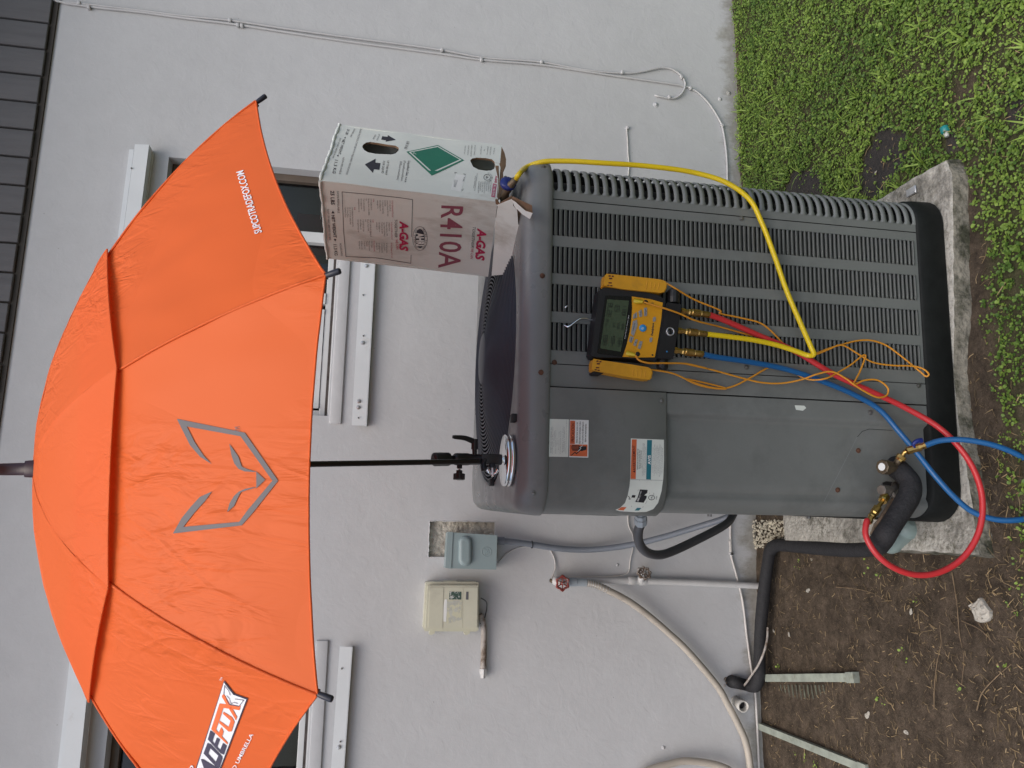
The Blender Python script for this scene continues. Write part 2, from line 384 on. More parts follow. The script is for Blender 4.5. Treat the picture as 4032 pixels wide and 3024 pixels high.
# ================================================================== the setting
# ---- ground: one sheet to the horizon, finer where the photograph looks
def nz(x, y, s, seed=0.0): return noise.noise(Vector((x*s, y*s, seed)))
def ground_h(x, y):
    h = 0.012*nz(x, y, 2.1) + 0.006*nz(x, y, 9.0, 3) + 0.0025*nz(x, y, 38.0, 5)
    if x < 0.15: h += 0.003*nz(x, y, 70.0, 9)
    return h*min(1.0, max(0.0, (6-abs(x))/2))
def smooth(a, b, v): t = min(1, max(0, (v-a)/(b-a))); return t*t*(3-2*t)
def pip(P, x, y):
    c = False; j = len(P)-1
    for i in range(len(P)):
        xi, yi = P[i]; xj, yj = P[j]
        if (yi > y) != (yj > y) and x < (xj-xi)*(y-yi)/(yj-yi)+xi: c = not c
        j = i
    return c
PATCHES = [[tuple(onZ(z6(*p), 0)[:2]) for p in P] for P in (((1060, 1100), (1150, 920), (1250, 915), (1345, 1000), (1345, 1200), (1180, 1400), (1060, 1470), (1000, 1350)), ((480, 1380), (560, 1230), (680, 1210), (740, 1300), (760, 1420), (600, 1440)), ((1640, 1000), (1720, 960), (1780, 1100), (1640, 1100)), ((2060, 760), (2212, 680), (2212, 880), (2100, 880)))]
def patch(x, y):
    x, y = x+.022*nz(x, y, 18, 6)+.010*nz(x, y, 50, 7), y+.022*nz(x, y, 18, 16)+.010*nz(x, y, 50, 17)
    return 1.0 if any(pip(P, x, y) for P in PATCHES) else 0.0
def green(x, y):
    """how thickly the ground cover grows at a spot of the ground, 0..1"""
    g = smooth(0.82, 1.08, x + 0.10*nz(x, y, 5, 1))                      # right of the unit
    front = smooth(1.70, 1.62, y + 0.035*nz(x, y, 9, 2))*smooth(-0.45, 0.30, x+0.20*nz(x, y, 6, 4))*(.55+.45*smooth(.3, .75, x))   # strip before the pad
    g = max(g*smooth(2.975, 2.93, y), front)
    if .8 < x < 2.2 and patch(x, y): g *= .06
    g *= smooth(-.55, -.25, nz(x, y, 4.5, 8)+.45*smooth(1.0, 1.5, x))*.85+.15
    if y > WALL_Y-.01: g = 0
    return g
def axis(lo, hi, f0, f1, n, far):
    core = np.linspace(f0, f1, n); a = -np.geomspace(.02, far, 22)[::-1]+f0; b = np.geomspace(.02, far, 22)+f1
    return np.concatenate([a, core, b])
gx = axis(0, 0, -1.6, 3.2, 300, 120); gy = axis(0, 0, 0.9, 3.05, 170, 120)
gv = [(x, y, ground_h(x, y)) for y in gy for x in gx]; W_ = len(gx)
gf = [(j*W_+i, j*W_+i+1, (j+1)*W_+i+1, (j+1)*W_+i) for j in range(len(gy)-1) for i in range(W_-1)]
me = bpy.data.meshes.new('ground'); me.from_pydata(gv, [], gf)
at_ = me.attributes.new('green', 'FLOAT', 'POINT'); at_.data.foreach_set('value', [green(x, y) if abs(x) < 8 and abs(y) < 8 else .7 for x, y, z in gv])
at_ = me.attributes.new('patch', 'FLOAT', 'POINT'); at_.data.foreach_set('value', [patch(x, y) if .6 < x < 3 and 1 < y < 3 else 0 for x, y, z in gv])
me.polygons.foreach_set('use_smooth', [True]*len(gf))
m = mat('soil', (0.090, 0.069, 0.050), rough=0.95, var=0.35, vscale=9, spec=.2)
nt = m.node_tree; b = nt.nodes['Principled BSDF']; g = nt.nodes['Geometry']
base = b.inputs['Base Color'].links[0].from_socket
n = node(nt, 'ShaderNodeTexNoise', i_Scale=160.0, i_Detail=6.0, i_Roughness=.8); nt.links.new(g.outputs['Position'], n.inputs['Vector'])
rr = node(nt, 'ShaderNodeMapRange'); rr.inputs[1].default_value = .56; rr.inputs[2].default_value = .75; nt.links.new(n.outputs[0], rr.inputs[0])
mx = node(nt, 'ShaderNodeMix', data_type='RGBA'); mx.inputs[7].default_value = (.25, .20, .13, 1); nt.links.new(rr.outputs[0], mx.inputs[0]); nt.links.new(base, mx.inputs[6])
n2 = node(nt, 'ShaderNodeTexNoise', i_Scale=26.0, i_Detail=8.0, i_Roughness=.8); nt.links.new(g.outputs['Position'], n2.inputs['Vector'])
r2 = node(nt, 'ShaderNodeMapRange'); r2.inputs[1].default_value = .38; r2.inputs[2].default_value = .66; r2.inputs[3].default_value = .55; r2.inputs[4].default_value = 1.35; nt.links.new(n2.outputs[0], r2.inputs[0])
mm = node(nt, 'ShaderNodeMix', data_type='RGBA', blend_type='MULTIPLY'); mm.inputs[0].default_value = 1; nt.links.new(mx.outputs[2], mm.inputs[6]); nt.links.new(r2.outputs[0], mm.inputs[7])
at2 = node(nt, 'ShaderNodeAttribute', attribute_name='green')
mg = node(nt, 'ShaderNodeMix', data_type='RGBA'); mg.inputs[7].default_value = (.060, .072, .026, 1)
mgf = node(nt, 'ShaderNodeMath', operation='MULTIPLY'); mgf.inputs[1].default_value = .6; nt.links.new(at2.outputs['Fac'], mgf.inputs[0])
nt.links.new(mgf.outputs[0], mg.inputs[0]); nt.links.new(mm.outputs[2], mg.inputs[6])
at3 = node(nt, 'ShaderNodeAttribute', attribute_name='patch'); mp_ = node(nt, 'ShaderNodeMix', data_type='RGBA'); mp_.inputs[7].default_value = (.042, .041, .043, 1); mpf = node(nt, 'ShaderNodeMath', operation='MULTIPLY'); mpf.inputs[1].default_value = .8; nt.links.new(at3.outputs['Fac'], mpf.inputs[0]); nt.links.new(mpf.outputs[0], mp_.inputs[0]); nt.links.new(mg.outputs[2], mp_.inputs[6]); nt.links.new(mp_.outputs[2], b.inputs['Base Color'])
nb = node(nt, 'ShaderNodeTexNoise', i_Scale=110.0, i_Detail=8.0, i_Roughness=.75); nt.links.new(g.outputs['Position'], nb.inputs['Vector'])
bp = node(nt, 'ShaderNodeBump'); bp.inputs['Distance'].default_value = .008; nt.links.new(nb.outputs[0], bp.inputs['Height']); nt.links.new(bp.outputs[0], b.inputs['Normal'])
me.materials.append(m)
ground = bpy.data.objects.new('ground', me); COL.objects.link(ground); ground['kind'] = 'structure'
ground['label'] = 'bare brown soil beside the wall turning to weedy ground'

# ---- house: stucco wall, vertical siding above, two windows
house = thing('house', 'light grey stucco house wall with dark vertical siding above', 'house', (0.8, WALL_Y, 0))
SID_Z = 2.885
_w = lambda px, py, out=0: onW((px, py), out)
WINS = [(0.405, 1.405, 1.745, 2.415), (-1.75, -0.45, 1.745, 2.415)]
rc0 = onW(c3(1345, 470)); rc1 = onW(c3(2075, 85))
REC = (rc0[0], rc1[0], rc1[2], rc0[2])
mb = MB()
holes = [(a, b_, c, d) for a, b_, c, d in WINS]+[(REC[0], REC[1], REC[2], REC[3])]
xs = sorted(set([-4.0, 6.0]+[h[0] for h in holes]+[h[1] for h in holes])); zs = sorted(set([-.25, 3.2]+[h[2] for h in holes]+[h[3] for h in holes]))
for x0, x1 in zip(xs[:-1], xs[1:]):
    for q0, q1 in zip(zs[:-1], zs[1:]):
        cx, cz = (x0+x1)/2, (q0+q1)/2
        if any(h[0] < cx < h[1] and h[2] < cz < h[3] for h in holes): continue
        mb.add([(x0, WALL_Y, q0), (x1, WALL_Y, q0), (x1, WALL_Y, q1), (x0, WALL_Y, q1)], [(0, 1, 2, 3)], 'stucco')
for h, dp in zip(holes, (0.11, 0.11, 0.022)):
    x0, x1, q0, q1 = h; Y0, Y1 = WALL_Y, WALL_Y+dp
    mb.add([(x0, Y0, q0), (x1, Y0, q0), (x1, Y1, q0+(.02 if dp > .05 else 0)), (x0, Y1, q0+(.02 if dp > .05 else 0))], [(0, 3, 2, 1)], 'stucco')
    mb.add([(x0, Y0, q1), (x1, Y0, q1), (x1, Y1, q1), (x0, Y1, q1)], [(0, 1, 2, 3)], 'stucco')
    mb.add([(x0, Y0, q0), (x0, Y0, q1), (x0, Y1, q1), (x0, Y1, q0)], [(0, 1, 2, 3)], 'stucco')
    mb.add([(x1, Y0, q0), (x1, Y0, q1), (x1, Y1, q1), (x1, Y1, q0)], [(0, 3, 2, 1)], 'stucco')
mb.box((-4, WALL_Y+.2, -.25), (6, WALL_Y+.24, 3.2), 'interior')
mb.build('stucco_wall', house, weld=True)
# rough block left bare where an older box was cut out
mb = MB(); nx_, nz_ = 26, 40; V = []
for j in range(nz_+1):
    for i in range(nx_+1):
        x = REC[0]-.004+(REC[1]-REC[0]+.008)*i/nx_; z = REC[2]-.004+(REC[3]-REC[2]+.008)*j/nz_
        V.append((x, WALL_Y+.019+.006*nz(x, z, 45, 2)+.004*nz(x, z, 120, 7), z))
mb.add(V, [(j*(nx_+1)+i, j*(nx_+1)+i+1, (j+1)*(nx_+1)+i+1, (j+1)*(nx_+1)+i) for j in range(nz_) for i in range(nx_)], 'block', True)
mb.build('exposed_block', house, label='rough unpainted block in a cut-out of the stucco')
# ragged plaster lip round the cut-out
mb = MB(); lip = []
x0, x1, q0, q1 = REC
for (ax, az), (bx, bz) in (((x0, q0), (x0, q1)), ((x0, q1), (x1, q1)), ((x1, q1), (x1, q0))):
    pts = [np.array([ax+(bx-ax)*t+.0022*nz(t, ax*9, 31), WALL_Y+.001, az+(bz-az)*t+.0022*nz(t, az*7, 27, 4)]) for t in np.linspace(0, 1, 18)]
    mb.tube(pts, .003, 'stucco', seg=6, sub=2, rfun=lambda t: .0022+.0006*math.sin(t*37)+.0004*math.sin(t*91))
mb.build('plaster_lip', house)
# projecting sills below the windows
for wi, (x0, x1, q0, q1) in enumerate(WINS):
    mb = MB(); mb.bbox((x0-.03, WALL_Y-.009, q0-.050), (x1+.03, WALL_Y+.10, q0-.006), 'stucco', .003)
    mb.build('window_sill', house)
# siding boards of the gable, each with its own edges, and a dark strip painting the shadow line under them
bw = 0.1135; i = 0; x = -3.2
proto = None
while x < 4.6:
    cx = x+bw/2
    if proto is None:
        mb = MB(); mb.bbox((-bw/2+.004, -.020, 0), (bw/2-.004, .012, .9), 'siding', .003)
        proto = mb.build('siding_board'); proto.parent = house
        proto.location = (cx-house.location[0], 0, SID_Z+.016)
    else:
        dup(proto, (cx-house.location[0], 0, SID_Z+.016+.0015*math.sin(i*2.3)), parent=house)
    x += bw; i += 1
mb = MB(); mb.box((-3.3, WALL_Y-.008, SID_Z-.004), (4.7, WALL_Y+.01, SID_Z+.012), 'gap_and_shadow'); mb.box((-3.3, WALL_Y-.004, SID_Z+.012), (4.7, WALL_Y+.01, SID_Z+.92), 'gap_and_shadow')
mb.build('siding_backing', house)
# roof edge over the gable (above the frame): fascia and soffit
mb = MB(); mb.box((-4, WALL_Y-.42, 3.62), (6, WALL_Y+.3, 3.66), 'siding'); mb.box((-4, WALL_Y-.44, 3.58), (6, WALL_Y-.42, 3.78), 'siding'); mb.box((-4, WALL_Y+.0, 3.2), (6, WALL_Y+.1, 3.62), 'siding')
mb.build('eave', house)
def window(x0, x1, q0, q1, mull, label, sash_left):
    """aluminium window set back in its opening: frame, mullion, panes, a sliding sash with insect screen"""
    w = MB(); Y0 = WALL_Y+.055; Y1 = WALL_Y+.10; fw = .028
    q0 = q0+.012
    w.box((x0, Y0, q0), (x1, Y1, q0+fw), 'window_frame'); w.box((x0, Y0+.004, q1-fw), (x1, Y1, q1), 'shaded_frame')
    w.box((x0, Y0+.002, q0+fw), (x0+fw, Y1, q1-fw), 'window_frame'); w.box((x1-fw, Y0+.002, q0+fw), (x1, Y1, q1-fw), 'shaded_frame')
    fr = w.build('window', house, bevel=.002, label=label)
    cs = [x0+fw]+mull+[x1-fw]
    for mx_ in mull:
        MB().box((mx_-.022, Y0-.006, q0+fw+.001), (mx_+.022, Y1-.006, q1-fw-.001), 'window_frame').build('mullion', fr, bevel=.002)
    for a, b_ in zip(cs[:-1], cs[1:]):
        MB().box((a-.003, Y1-.016, q0+fw-.003), (b_+.003, Y1-.012, q1-fw+.003), 'glass').build('pane', fr)
    s0, s1 = sash_left
    s = MB(); t = .02
    s.box((s0, Y0-.004, q0+fw+.002), (s1, Y0+.02, q0+fw+.002+t), 'window_frame'); s.box((s0, Y0-.004, q1-fw-t), (s1, Y0+.02, q1-fw-.002), 'window_frame')
    s.box((s0, Y0-.006, q0+fw+.002), (s0+t, Y0+.02, q1-fw-.002), 'window_frame'); s.box((s1-t, Y0-.006, q0+fw+.002), (s1, Y0+.02, q1-fw-.002), 'window_frame')
    s.box(((s0+s1)/2-.012, Y0+.002, q0+fw), ((s0+s1)/2+.012, Y0+.018, q1-fw-.002), 'window_frame')
    s.build('sash', fr, bevel=.0015)
    MB().box((s0+t, Y0+.008, q0+fw+t), (s1-t, Y0+.010, q1-fw-t), 'screen_mesh').build('insect_screen', fr)
    c = MB()
    for zz, zt in ((q0-.004, q0+.006),): c.box((x0+.002, Y0-.012, zz), (x1-.002, Y0-.0005, zt), 'caulk')
    c.build('caulk_line', fr)
    # cloth and clutter behind the glass
    return fr
wa = window(*WINS[0], [0.885, 1.14], 'aluminium window partly hidden by the orange umbrella and the carton', (0.44, 0.84))
wb = window(*WINS[1], [-0.90], 'aluminium window at the end of the wall below the umbrella', (-1.70, -0.95))
ra, rb, rc_ = onY((1170, 840), WALL_Y+.12), onY((1300, 925), WALL_Y+.12), onY((1190, 1000), WALL_Y+.12)
mb = MB(); mb.bbox((rb[0], WALL_Y+.105, 1.76), (ra[0], WALL_Y+.135, ra[2]), 'red_cloth', .012); mb.bbox((rc_[0], WALL_Y+.107, 1.76), (rb[0]-.02, WALL_Y+.137, rc_[2]), 'red_cloth', .012)
mb.build('red_cloth', wa, label='dark red cloth behind the glass')
ba, bb_ = onY((1230, 1035), WALL_Y+.12), onY((1330, 1125), WALL_Y+.12)
mb = MB(); mb.bbox((bb_[0], WALL_Y+.103, 1.755), (ba[0], WALL_Y+.138, ba[2]), 'blue_cloth', .015); mb.build('blue_cloth', wa, label='blue cloth behind the glass')
mb = MB()
for i in range(14):
    x = -1.28+.055*i
    mb.lathe((x, WALL_Y+.135, 2.03), (0, 0, 1), [(0, .018), (.33, .016)], 'curtain', seg=8)
mb.build('curtain', wb, label='pale gathered curtain behind the glass')

# ---- concrete pad: broken edge at the right, stained, thick sides sunk in the ground
PAD_Z = 0.046
out = [onZ(p, .004)[:2] for p in (c2(1690, 1398), c2(1650, 1100), c2(1590, 700), c2(1520, 300), z7(1806, 1640), z7(1812, 1300), z7(1804, 900), z7(1795, 560), z6(1790, 1250), z6(1735, 1150))]
out += [onZ(p, .045)[:2] for p in (z6(1640, 1140), z6(1400, 1275), z6(1115, 1450))]+[np.array(p) for p in [(.98, 2.20), (0.95, 2.66), (0.5, 2.70), (-0.05, 2.68), (-.052, 2.38)]]+[onZ(c2(600, 1335), .02)[:2], onZ(c2(1150, 1365), .01)[:2]]
ring = []
for i in range(len(out)):
    a, b_ = out[i], out[(i+1) % len(out)]
    for t in np.linspace(0, 1, 9, endpoint=False):
        p = a+(b_-a)*t; n_ = np.array([(b_-a)[1], -(b_-a)[0]]); n_ /= np.linalg.norm(n_)
        ring.append(p+n_*(.0025*nz(p[0], p[1], 22, 1)+.003*nz(p[0], p[1], 70, 2)))
ctr = np.mean(ring, axis=0); mb = MB()
def pring(k_, z, j): return [(ctr[0]+(p[0]-ctr[0])*k_, ctr[1]+(p[1]-ctr[1])*k_, z+j*nz(p[0]*k_, p[1]*k_, 30, 5)) for p in ring]
grow = lambda d, z, j: [(p[0]+d*(p[0]-ctr[0])/np.linalg.norm(p-ctr), p[1]+d*(p[1]-ctr[1])/np.linalg.norm(p-ctr), z+j*nz(p[0], p[1], 34, 5)) for p in ring]
rg = [grow(.002, -.06, 0), grow(.0, -.005, .003), grow(-.003, .018, .005), grow(-.006, .035, .004), grow(-.009, .0415, .0025), grow(-.014, PAD_Z-.002, .001), grow(-.022, PAD_Z-.001, 0)]
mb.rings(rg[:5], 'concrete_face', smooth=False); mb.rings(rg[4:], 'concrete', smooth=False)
from mathutils.geometry import tessellate_polygon
tp = [Vector(p) for p in rg[-1]]; V0 = np.array([(p[0], p[1]) for p in rg[-1]]); T0 = [tuple(t) for t in tessellate_polygon([tp])]
def slice_pre(V, F, step):
    bm = bmesh.new(); vs = [bm.verts.new((x, y, 0)) for x, y in V]
    for f in F: bm.faces.new([vs[i] for i in f])
    lo, hi = V.min(0), V.max(0)
    for ax in (0, 1):
        for c in np.arange(lo[ax]+step, hi[ax], step):
            bmesh.ops.bisect_plane(bm, geom=bm.verts[:]+bm.edges[:]+bm.faces[:], plane_co=(c, 0, 0) if ax == 0 else (0, c, 0), plane_no=(1, 0, 0) if ax == 0 else (0, 1, 0), dist=1e-6)
    bm.verts.index_update(); r_ = np.array([v.co[:2] for v in bm.verts]), [tuple(v.index for v in f.verts) for f in bm.faces]; bm.free(); return r_
V0, T0 = slice_pre(V0, T0, .022)
mb.add([(x, y, PAD_Z-.001+.0022*min(0, nz(x, y, 40, 3)+.25*nz(x, y, 95, 6)+.1)) for x, y in V0], T0, 'concrete', True)
pad = mb.build('concrete_pad'); tag(pad, 'weathered concrete pad with a broken corner under the grey unit', 'concrete pad')
# footing of the wall and rubble seen between pad and wall
mat('coquina', (.50, .46, .36), rough=.95, var=.3, vscale=50, bump=.006, bscale=70)
mb = MB(); rng = np.random.default_rng(5)
for i in range(620):
    p = onZ(z3(478+rng.random()*270, 1380+rng.random()*200), .01); r = .002+.005*rng.random()**2
    mb.lathe((p[0], p[1], p[2]-.004), (rng.normal()*.3, rng.normal()*.3, 1), [(0, r*.7), (r*.4, r), (r*.9, r*.6), (r*1.1, r*.1)], 'coquina', seg=6)
o = mb.build('gravel'); o['kind'] = 'stuff'; o['label'] = 'pale crushed shell heaped between wall and pad'; o['category'] = 'gravel'
# ================================================================== air conditioner
mat('ac_paint', (0.160, 0.170, 0.162), rough=0.40, var=0.07, vscale=7, spec=.5, bump=.00025, bscale=160, rvar=.08, col2=(.112, .120, .114), c2scale=5, c2lo=.5, c2hi=.75)
mat('ac_cap', (0.165, 0.172, 0.170), rough=0.34, var=0.06, vscale=6, spec=.5, rvar=.10, col2=(.125, .13, .13), c2scale=7, c2lo=.55, c2hi=.75)
mat('ac_base', (0.008, 0.0095, 0.009), spec=.25, rough=0.7, var=0.3, vscale=30, bump=.0004, bscale=200)
mat('coil_dark', (0.010, 0.010, 0.012), rough=0.6, var=.4, vscale=40)
mat('seam', (0.008, 0.008, 0.008), rough=0.9)
mat('wire_vinyl', (0.042, 0.046, 0.060), rough=0.4, spec=.35)
mat('screw_zinc', (0.20, 0.20, 0.19), rough=0.4, metal=.7, var=.3)
mat('screw_rust', (0.10, 0.045, 0.025), rough=0.8, var=.4, vscale=60)
mat('brass', (0.50, 0.33, 0.11), rough=0.32, metal=1.0, var=.15, vscale=40, rvar=.1)
mat('old_brass', (0.13, 0.10, 0.065), rough=0.5, metal=.6, var=.3, vscale=40)
mat('black_plastic', (0.014, 0.014, 0.016), rough=0.42, var=.2)
mat('rubber_black', (0.010, 0.010, 0.011), rough=0.6, var=.2)
mat('chrome', (0.80, 0.81, 0.83), rough=0.07, metal=1.0, var=.02)
mat('print_black', (0.012, 0.012, 0.016), rough=.6); mat('print_white', (0.72, 0.74, 0.72), rough=.5); mat('print_orange', (0.60, 0.13, 0.045), rough=.5)
mat('print_teal', (0.015, 0.16, 0.20), rough=.5); mat('print_cream', (0.66, 0.70, 0.64), rough=.5); mat('print_grey', (0.25, 0.26, 0.27), rough=.6); mat('print_blue', (.12, .22, .42), rough=.5)
mat('print_dkred', (0.09, 0.012, 0.01), rough=.6)
AW, AD, AR = 0.884, 0.870, 0.078
Z0, Z1, ZT = 0.128, 1.156, 1.228
ac = thing('air_conditioner', 'big dark grey condensing unit with louvered front on a concrete pad', 'air conditioner', acw(AW/2, AD/2, PAD_Z))
def rrect(e=0.0, n=7, r=AR):
    P = []
    for cx, cy, a0 in ((AW-r, r, -90), (AW-r, AD-r, 0), (r, AD-r, 90), (r, r, 180)):
        for t in np.linspace(0, 90, n): a = R_(a0+t); P.append((cx+(r+e)*math.cos(a), cy+(r+e)*math.sin(a)))
    Q = []
    for i in range(len(P)):
        a, b_ = P[i], P[(i+1) % len(P)]; L_ = math.dist(a, b_); k_ = max(1, int(L_/.06))
        for t in range(k_): Q.append((a[0]+(b_[0]-a[0])*t/k_, a[1]+(b_[1]-a[1])*t/k_))
    return Q
def per(s, e=0.0):
    """walk from the front seam (x .295) to the left, round the left front corner and back along the left side"""
    L1 = .295-AR
    if s <= L1: return (.295-s, -e)
    s -= L1
    if s <= AR*math.pi/2:
        t = s/AR; return (AR-(AR+e)*math.sin(t), AR-(AR+e)*math.cos(t))
    return (-e, AR+s-AR*math.pi/2)
S_END = .295-AR+AR*math.pi/2+AD-2*AR
# dark coil inside and base pan
mb = MB(); mb.rings([[acw(x, y, z) for x, y in rrect(-.034)] for z in (PAD_Z+.01, ZT-.03)], 'coil_dark', smooth=False, cap1=True); mb.build('coil', ac)
mb = MB()
prof = [(-.05, PAD_Z-.004), (.004, PAD_Z-.002), (.010, PAD_Z+.006), (.0085, .10), (.006, .122), (.002, .1285), (-.03, .1285)]
mb.rings([[acw(x, y, z) for x, y in rrect(e)] for e, z in prof], 'ac_base'); mb.build('base_pan', ac, label='black moulded base pan')
# left service panel with embossed border, control cover above it
def strip(ss, zs, efun, m, name, smooth=True, **kw):
    mb = MB(); rg = []
    for z in zs: rg.append([acw(*per(s, efun(s, z)), z) for s in ss])
    mb.rings(rg, m, closed=False, smooth=smooth); return mb.build(name, ac, **kw)
ss = np.concatenate([np.linspace(0, .295-AR, 40), np.linspace(.295-AR+.004, .295-AR+AR*math.pi/2, 16), [.38, .5, S_END]])
def e_low(s, z):
    b_ = 0.0
    # recessed field between two bevels
    b_ -= .017*smooth(.048, .060, s)*(1-smooth(.252, .266, s))
    return b_
zs_low = [Z0-.004, .16, .3, .5, .7, .850, .868]
strip(ss, zs_low, e_low, 'ac_paint', 'service_panel', label='lower service panel with recessed field')
ss2 = np.concatenate([[-.0], np.linspace(0.004, .295-AR, 14), np.linspace(.295-AR+.006, .295-AR+AR*math.pi/2, 14), [.40, .5, S_END]])
mb = MB(); E_ = .0085
rows = [(0.0, .8585), (E_-.002, .8575), (E_, .8600), (E_, 1.0), (E_, Z1+.012)]
mb.rings([[acw(*per(s, e), z) for s in ss2] for e, z in rows], 'ac_paint', closed=False)
mb.add([acw(.295, .004, .8585), acw(.2952, -E_, .8585), acw(.2952, -E_, Z1+.012), acw(.295, .004, Z1+.012)], [(0, 1, 2, 3)], 'ac_paint')
cover = mb.build('control_cover', ac, label='smooth upper control cover carrying the warning stickers')
# plain post between seam and louvers, louver panel with four columns of openings
LX = [(.388, .458), (.485, .555), (.5825, .6525), (.680, .750)]; LT, LB, LN = 1.151, .136, 82
pitch = (LT-LB)/LN
def pbox(mb, x0, x1, z0, z1, y0, m='ac_paint', th=.004):
    mb.box((x0, y0, z0), (x1, y0+th, z1), m, T=lambda x, y, z: acw(x, y, z))
mb = MB(); pbox(mb, .2985, .353, Z0-.002, Z1, -.001); mb.build('post_panel', ac, bevel=.001)
mb = MB(); pbox(mb, .2935, .3000, Z0, Z1, .006, 'seam'); pbox(mb, .3515, .3570, Z0, Z1, .006, 'seam'); pbox(mb, .7720, .7780, Z0, Z1, .006, 'seam'); mb.build('seam_gap', ac)
mb = MB(); ex = [.3550]+[v for p in LX for v in p]+[.7735]
for a, b_ in zip(ex[0::2], ex[1::2]): pbox(mb, a, b_, Z0-.002, Z1, 0)
for a, b_ in LX: pbox(mb, a, b_, LT, Z1, 0); pbox(mb, a, b_, Z0-.002, LB, 0)
mb.build('louver_panel', ac)
# one louver: a scoop pressed inwards, dark slot above, rounded ends
def louver_geo():
    V = []; F = []; nx = 9; prof = [(.0004, 0), (-.0006, .06), (-.0024, .24), (-.0044, .44), (-.0060, .60), (-.0064, .68), (-.0056, .70), (.0030, .60)]
    xs_ = [-1, -.97, -.9, -.7, 0, .7, .9, .97, 1]
    for t, x in enumerate(xs_):
        k_ = max(0.0, 1-abs(x)**14)**.6
        for d, h in prof: V.append((x*.035, d*k_+(.0006 if k_ < .1 else 0), (h-(1-k_)**2*.25*(h > .3))*pitch))
    n = len(prof)
    for i in range(nx-1):
        for j in range(n-1): F.append((i*n+j, (i+1)*n+j, (i+1)*n+j+1, i*n+j+1))
    return V, F
V, F = louver_geo()
lm = bpy.data.meshes.new('louver'); lm.from_pydata(V, [], F); lm.materials.append(MATS['ac_paint']); lm.polygons.foreach_set('use_smooth', [True]*len(F))
stuff = MB()
for a, b_ in LX:
    for i in range(LN):
        w = acw((a+b_)/2, 0, LT-(i+1)*pitch)
        if i < 75:
            o = bpy.data.objects.new('louver', lm); COL.objects.link(o); o.parent = ac
            o.location = tuple(w-np.array(ac.location)); o.rotation_euler = (0, 0, AC_A)
        else:
            stuff.add([acw((a+b_)/2+x, y, LT-(i+1)*pitch+z) for x, y, z in V], F, 'ac_paint', True)
stuff.build('lower_louvers', ac, kind='stuff')
# right corner guard: flange, wrap-round ribs with open slots
mb = MB()
def cpt(s, e=0.0, r=AR):
    """along the front from x .776 to the right and round the corner"""
    L1 = AW-AR-.776
    if s <= L1: return (.776+s, -e)
    s -= L1
    if s <= r*math.pi/2: t = s/r; return (AW-r+(r+e)*math.sin(t), r-(r+e)*math.cos(t))
    return (AW+e, r+s-r*math.pi/2)
SC = AW-AR-.776
fl = [cpt(s) for s in np.linspace(0, .022, 3)]
mb.rings([[acw(x, y, z) for x, y in fl] for z in (Z0-.002, Z1)], 'ac_paint', closed=False)
sd_ = [cpt(s) for s in (SC+AR*math.pi/2+.012, SC+AR*math.pi/2+.06, SC+AR*math.pi/2+AD-2*AR)]
mb.rings([[acw(x, y, z) for x, y in sd_] for z in (Z0-.002, Z1)], 'ac_paint', closed=False)
mb.build('corner_guard', ac)
NR = 43; rp = (Z1-Z0)/NR; V = []; F = []
sr = np.concatenate([[.020], np.linspace(.030, SC+AR*math.pi/2, 12), [SC+AR*math.pi/2+.014]])
rh = rp*.27
for k_, s in enumerate(sr):
    flare = 1.75 if k_ in (0, len(sr)-1) else 1.0
    for e, h in ((-.004, -rh*flare), (.0002, -rh*flare*.9), (.001, 0), (.0002, rh*flare*.9), (-.004, rh*flare)):
        x, y = cpt(s, e); V.append((x, y, h))
for i in range(len(sr)-1):
    for j in range(4): F.append((i*5+j, (i+1)*5+j, (i+1)*5+j+1, i*5+j+1))
c0 = np.array([AW-.03, .03]); rm_ = bpy.data.meshes.new('rib'); rm_.from_pydata([(x-c0[0], y-c0[1], z) for x, y, z in V], [], F); rm_.materials.append(MATS['ac_paint']); rm_.polygons.foreach_set('use_smooth', [True]*len(F))
for i in range(NR+1):
    o = bpy.data.objects.new('corner_rib', rm_); COL.objects.link(o); o.parent = ac
    o.location = tuple(acw(c0[0], c0[1], Z0+i*rp)-np.array(ac.location)); o.rotation_euler = (0, 0, AC_A)
# remaining side and back sheets
mb = MB(); mb.rings([[acw(x, y, z) for x, y in ((AW, AD-AR), (AW-AR*.3, AD-AR*.3), (AW-AR, AD), (AR, AD), (0, AD-AR))] for z in (Z0-.002, Z1)], 'ac_paint', closed=False); mb.build('back_panel', ac)
# cap: rounded top cover with a round fan opening
FC = (.438, .432); FR = .372
rr = rrect(0, 9)
def ringR(e, z, bl=0.0, rad=FR):
    out_ = []
    for (x, y), (x0, y0) in zip(rrect(e, 9), rr):
        a = math.atan2(y0-FC[1], x0-FC[0])
        xf, yf = FC[0]+rad*math.cos(a), FC[1]+rad*math.sin(a)
        out_.append(acw(x*(1-bl)+xf*bl, y*(1-bl)+yf*bl, z))
    return out_
mb = MB()
mb.rings([ringR(-.01, Z1-.001), ringR(.009, Z1-.002), ringR(.0125, Z1), ringR(.0128, Z1+.012), ringR(.0105, Z1+.030), ringR(.0080, Z1+.044), ringR(.0030, Z1+.055), ringR(-.005, Z1+.0635), ringR(-.014, Z1+.0695), ringR(-.026, ZT-.0005), ringR(-.04, ZT),
          ringR(-.04, ZT+.001, .6), ringR(-.04, ZT+.0005, 1, FR+.006), ringR(-.04, ZT-.004, 1, FR), ringR(-.04, ZT-.03, 1, FR-.008)], 'ac_cap')
cap = mb.build('top_cover', ac, label='smooth top cover with rolled edge')
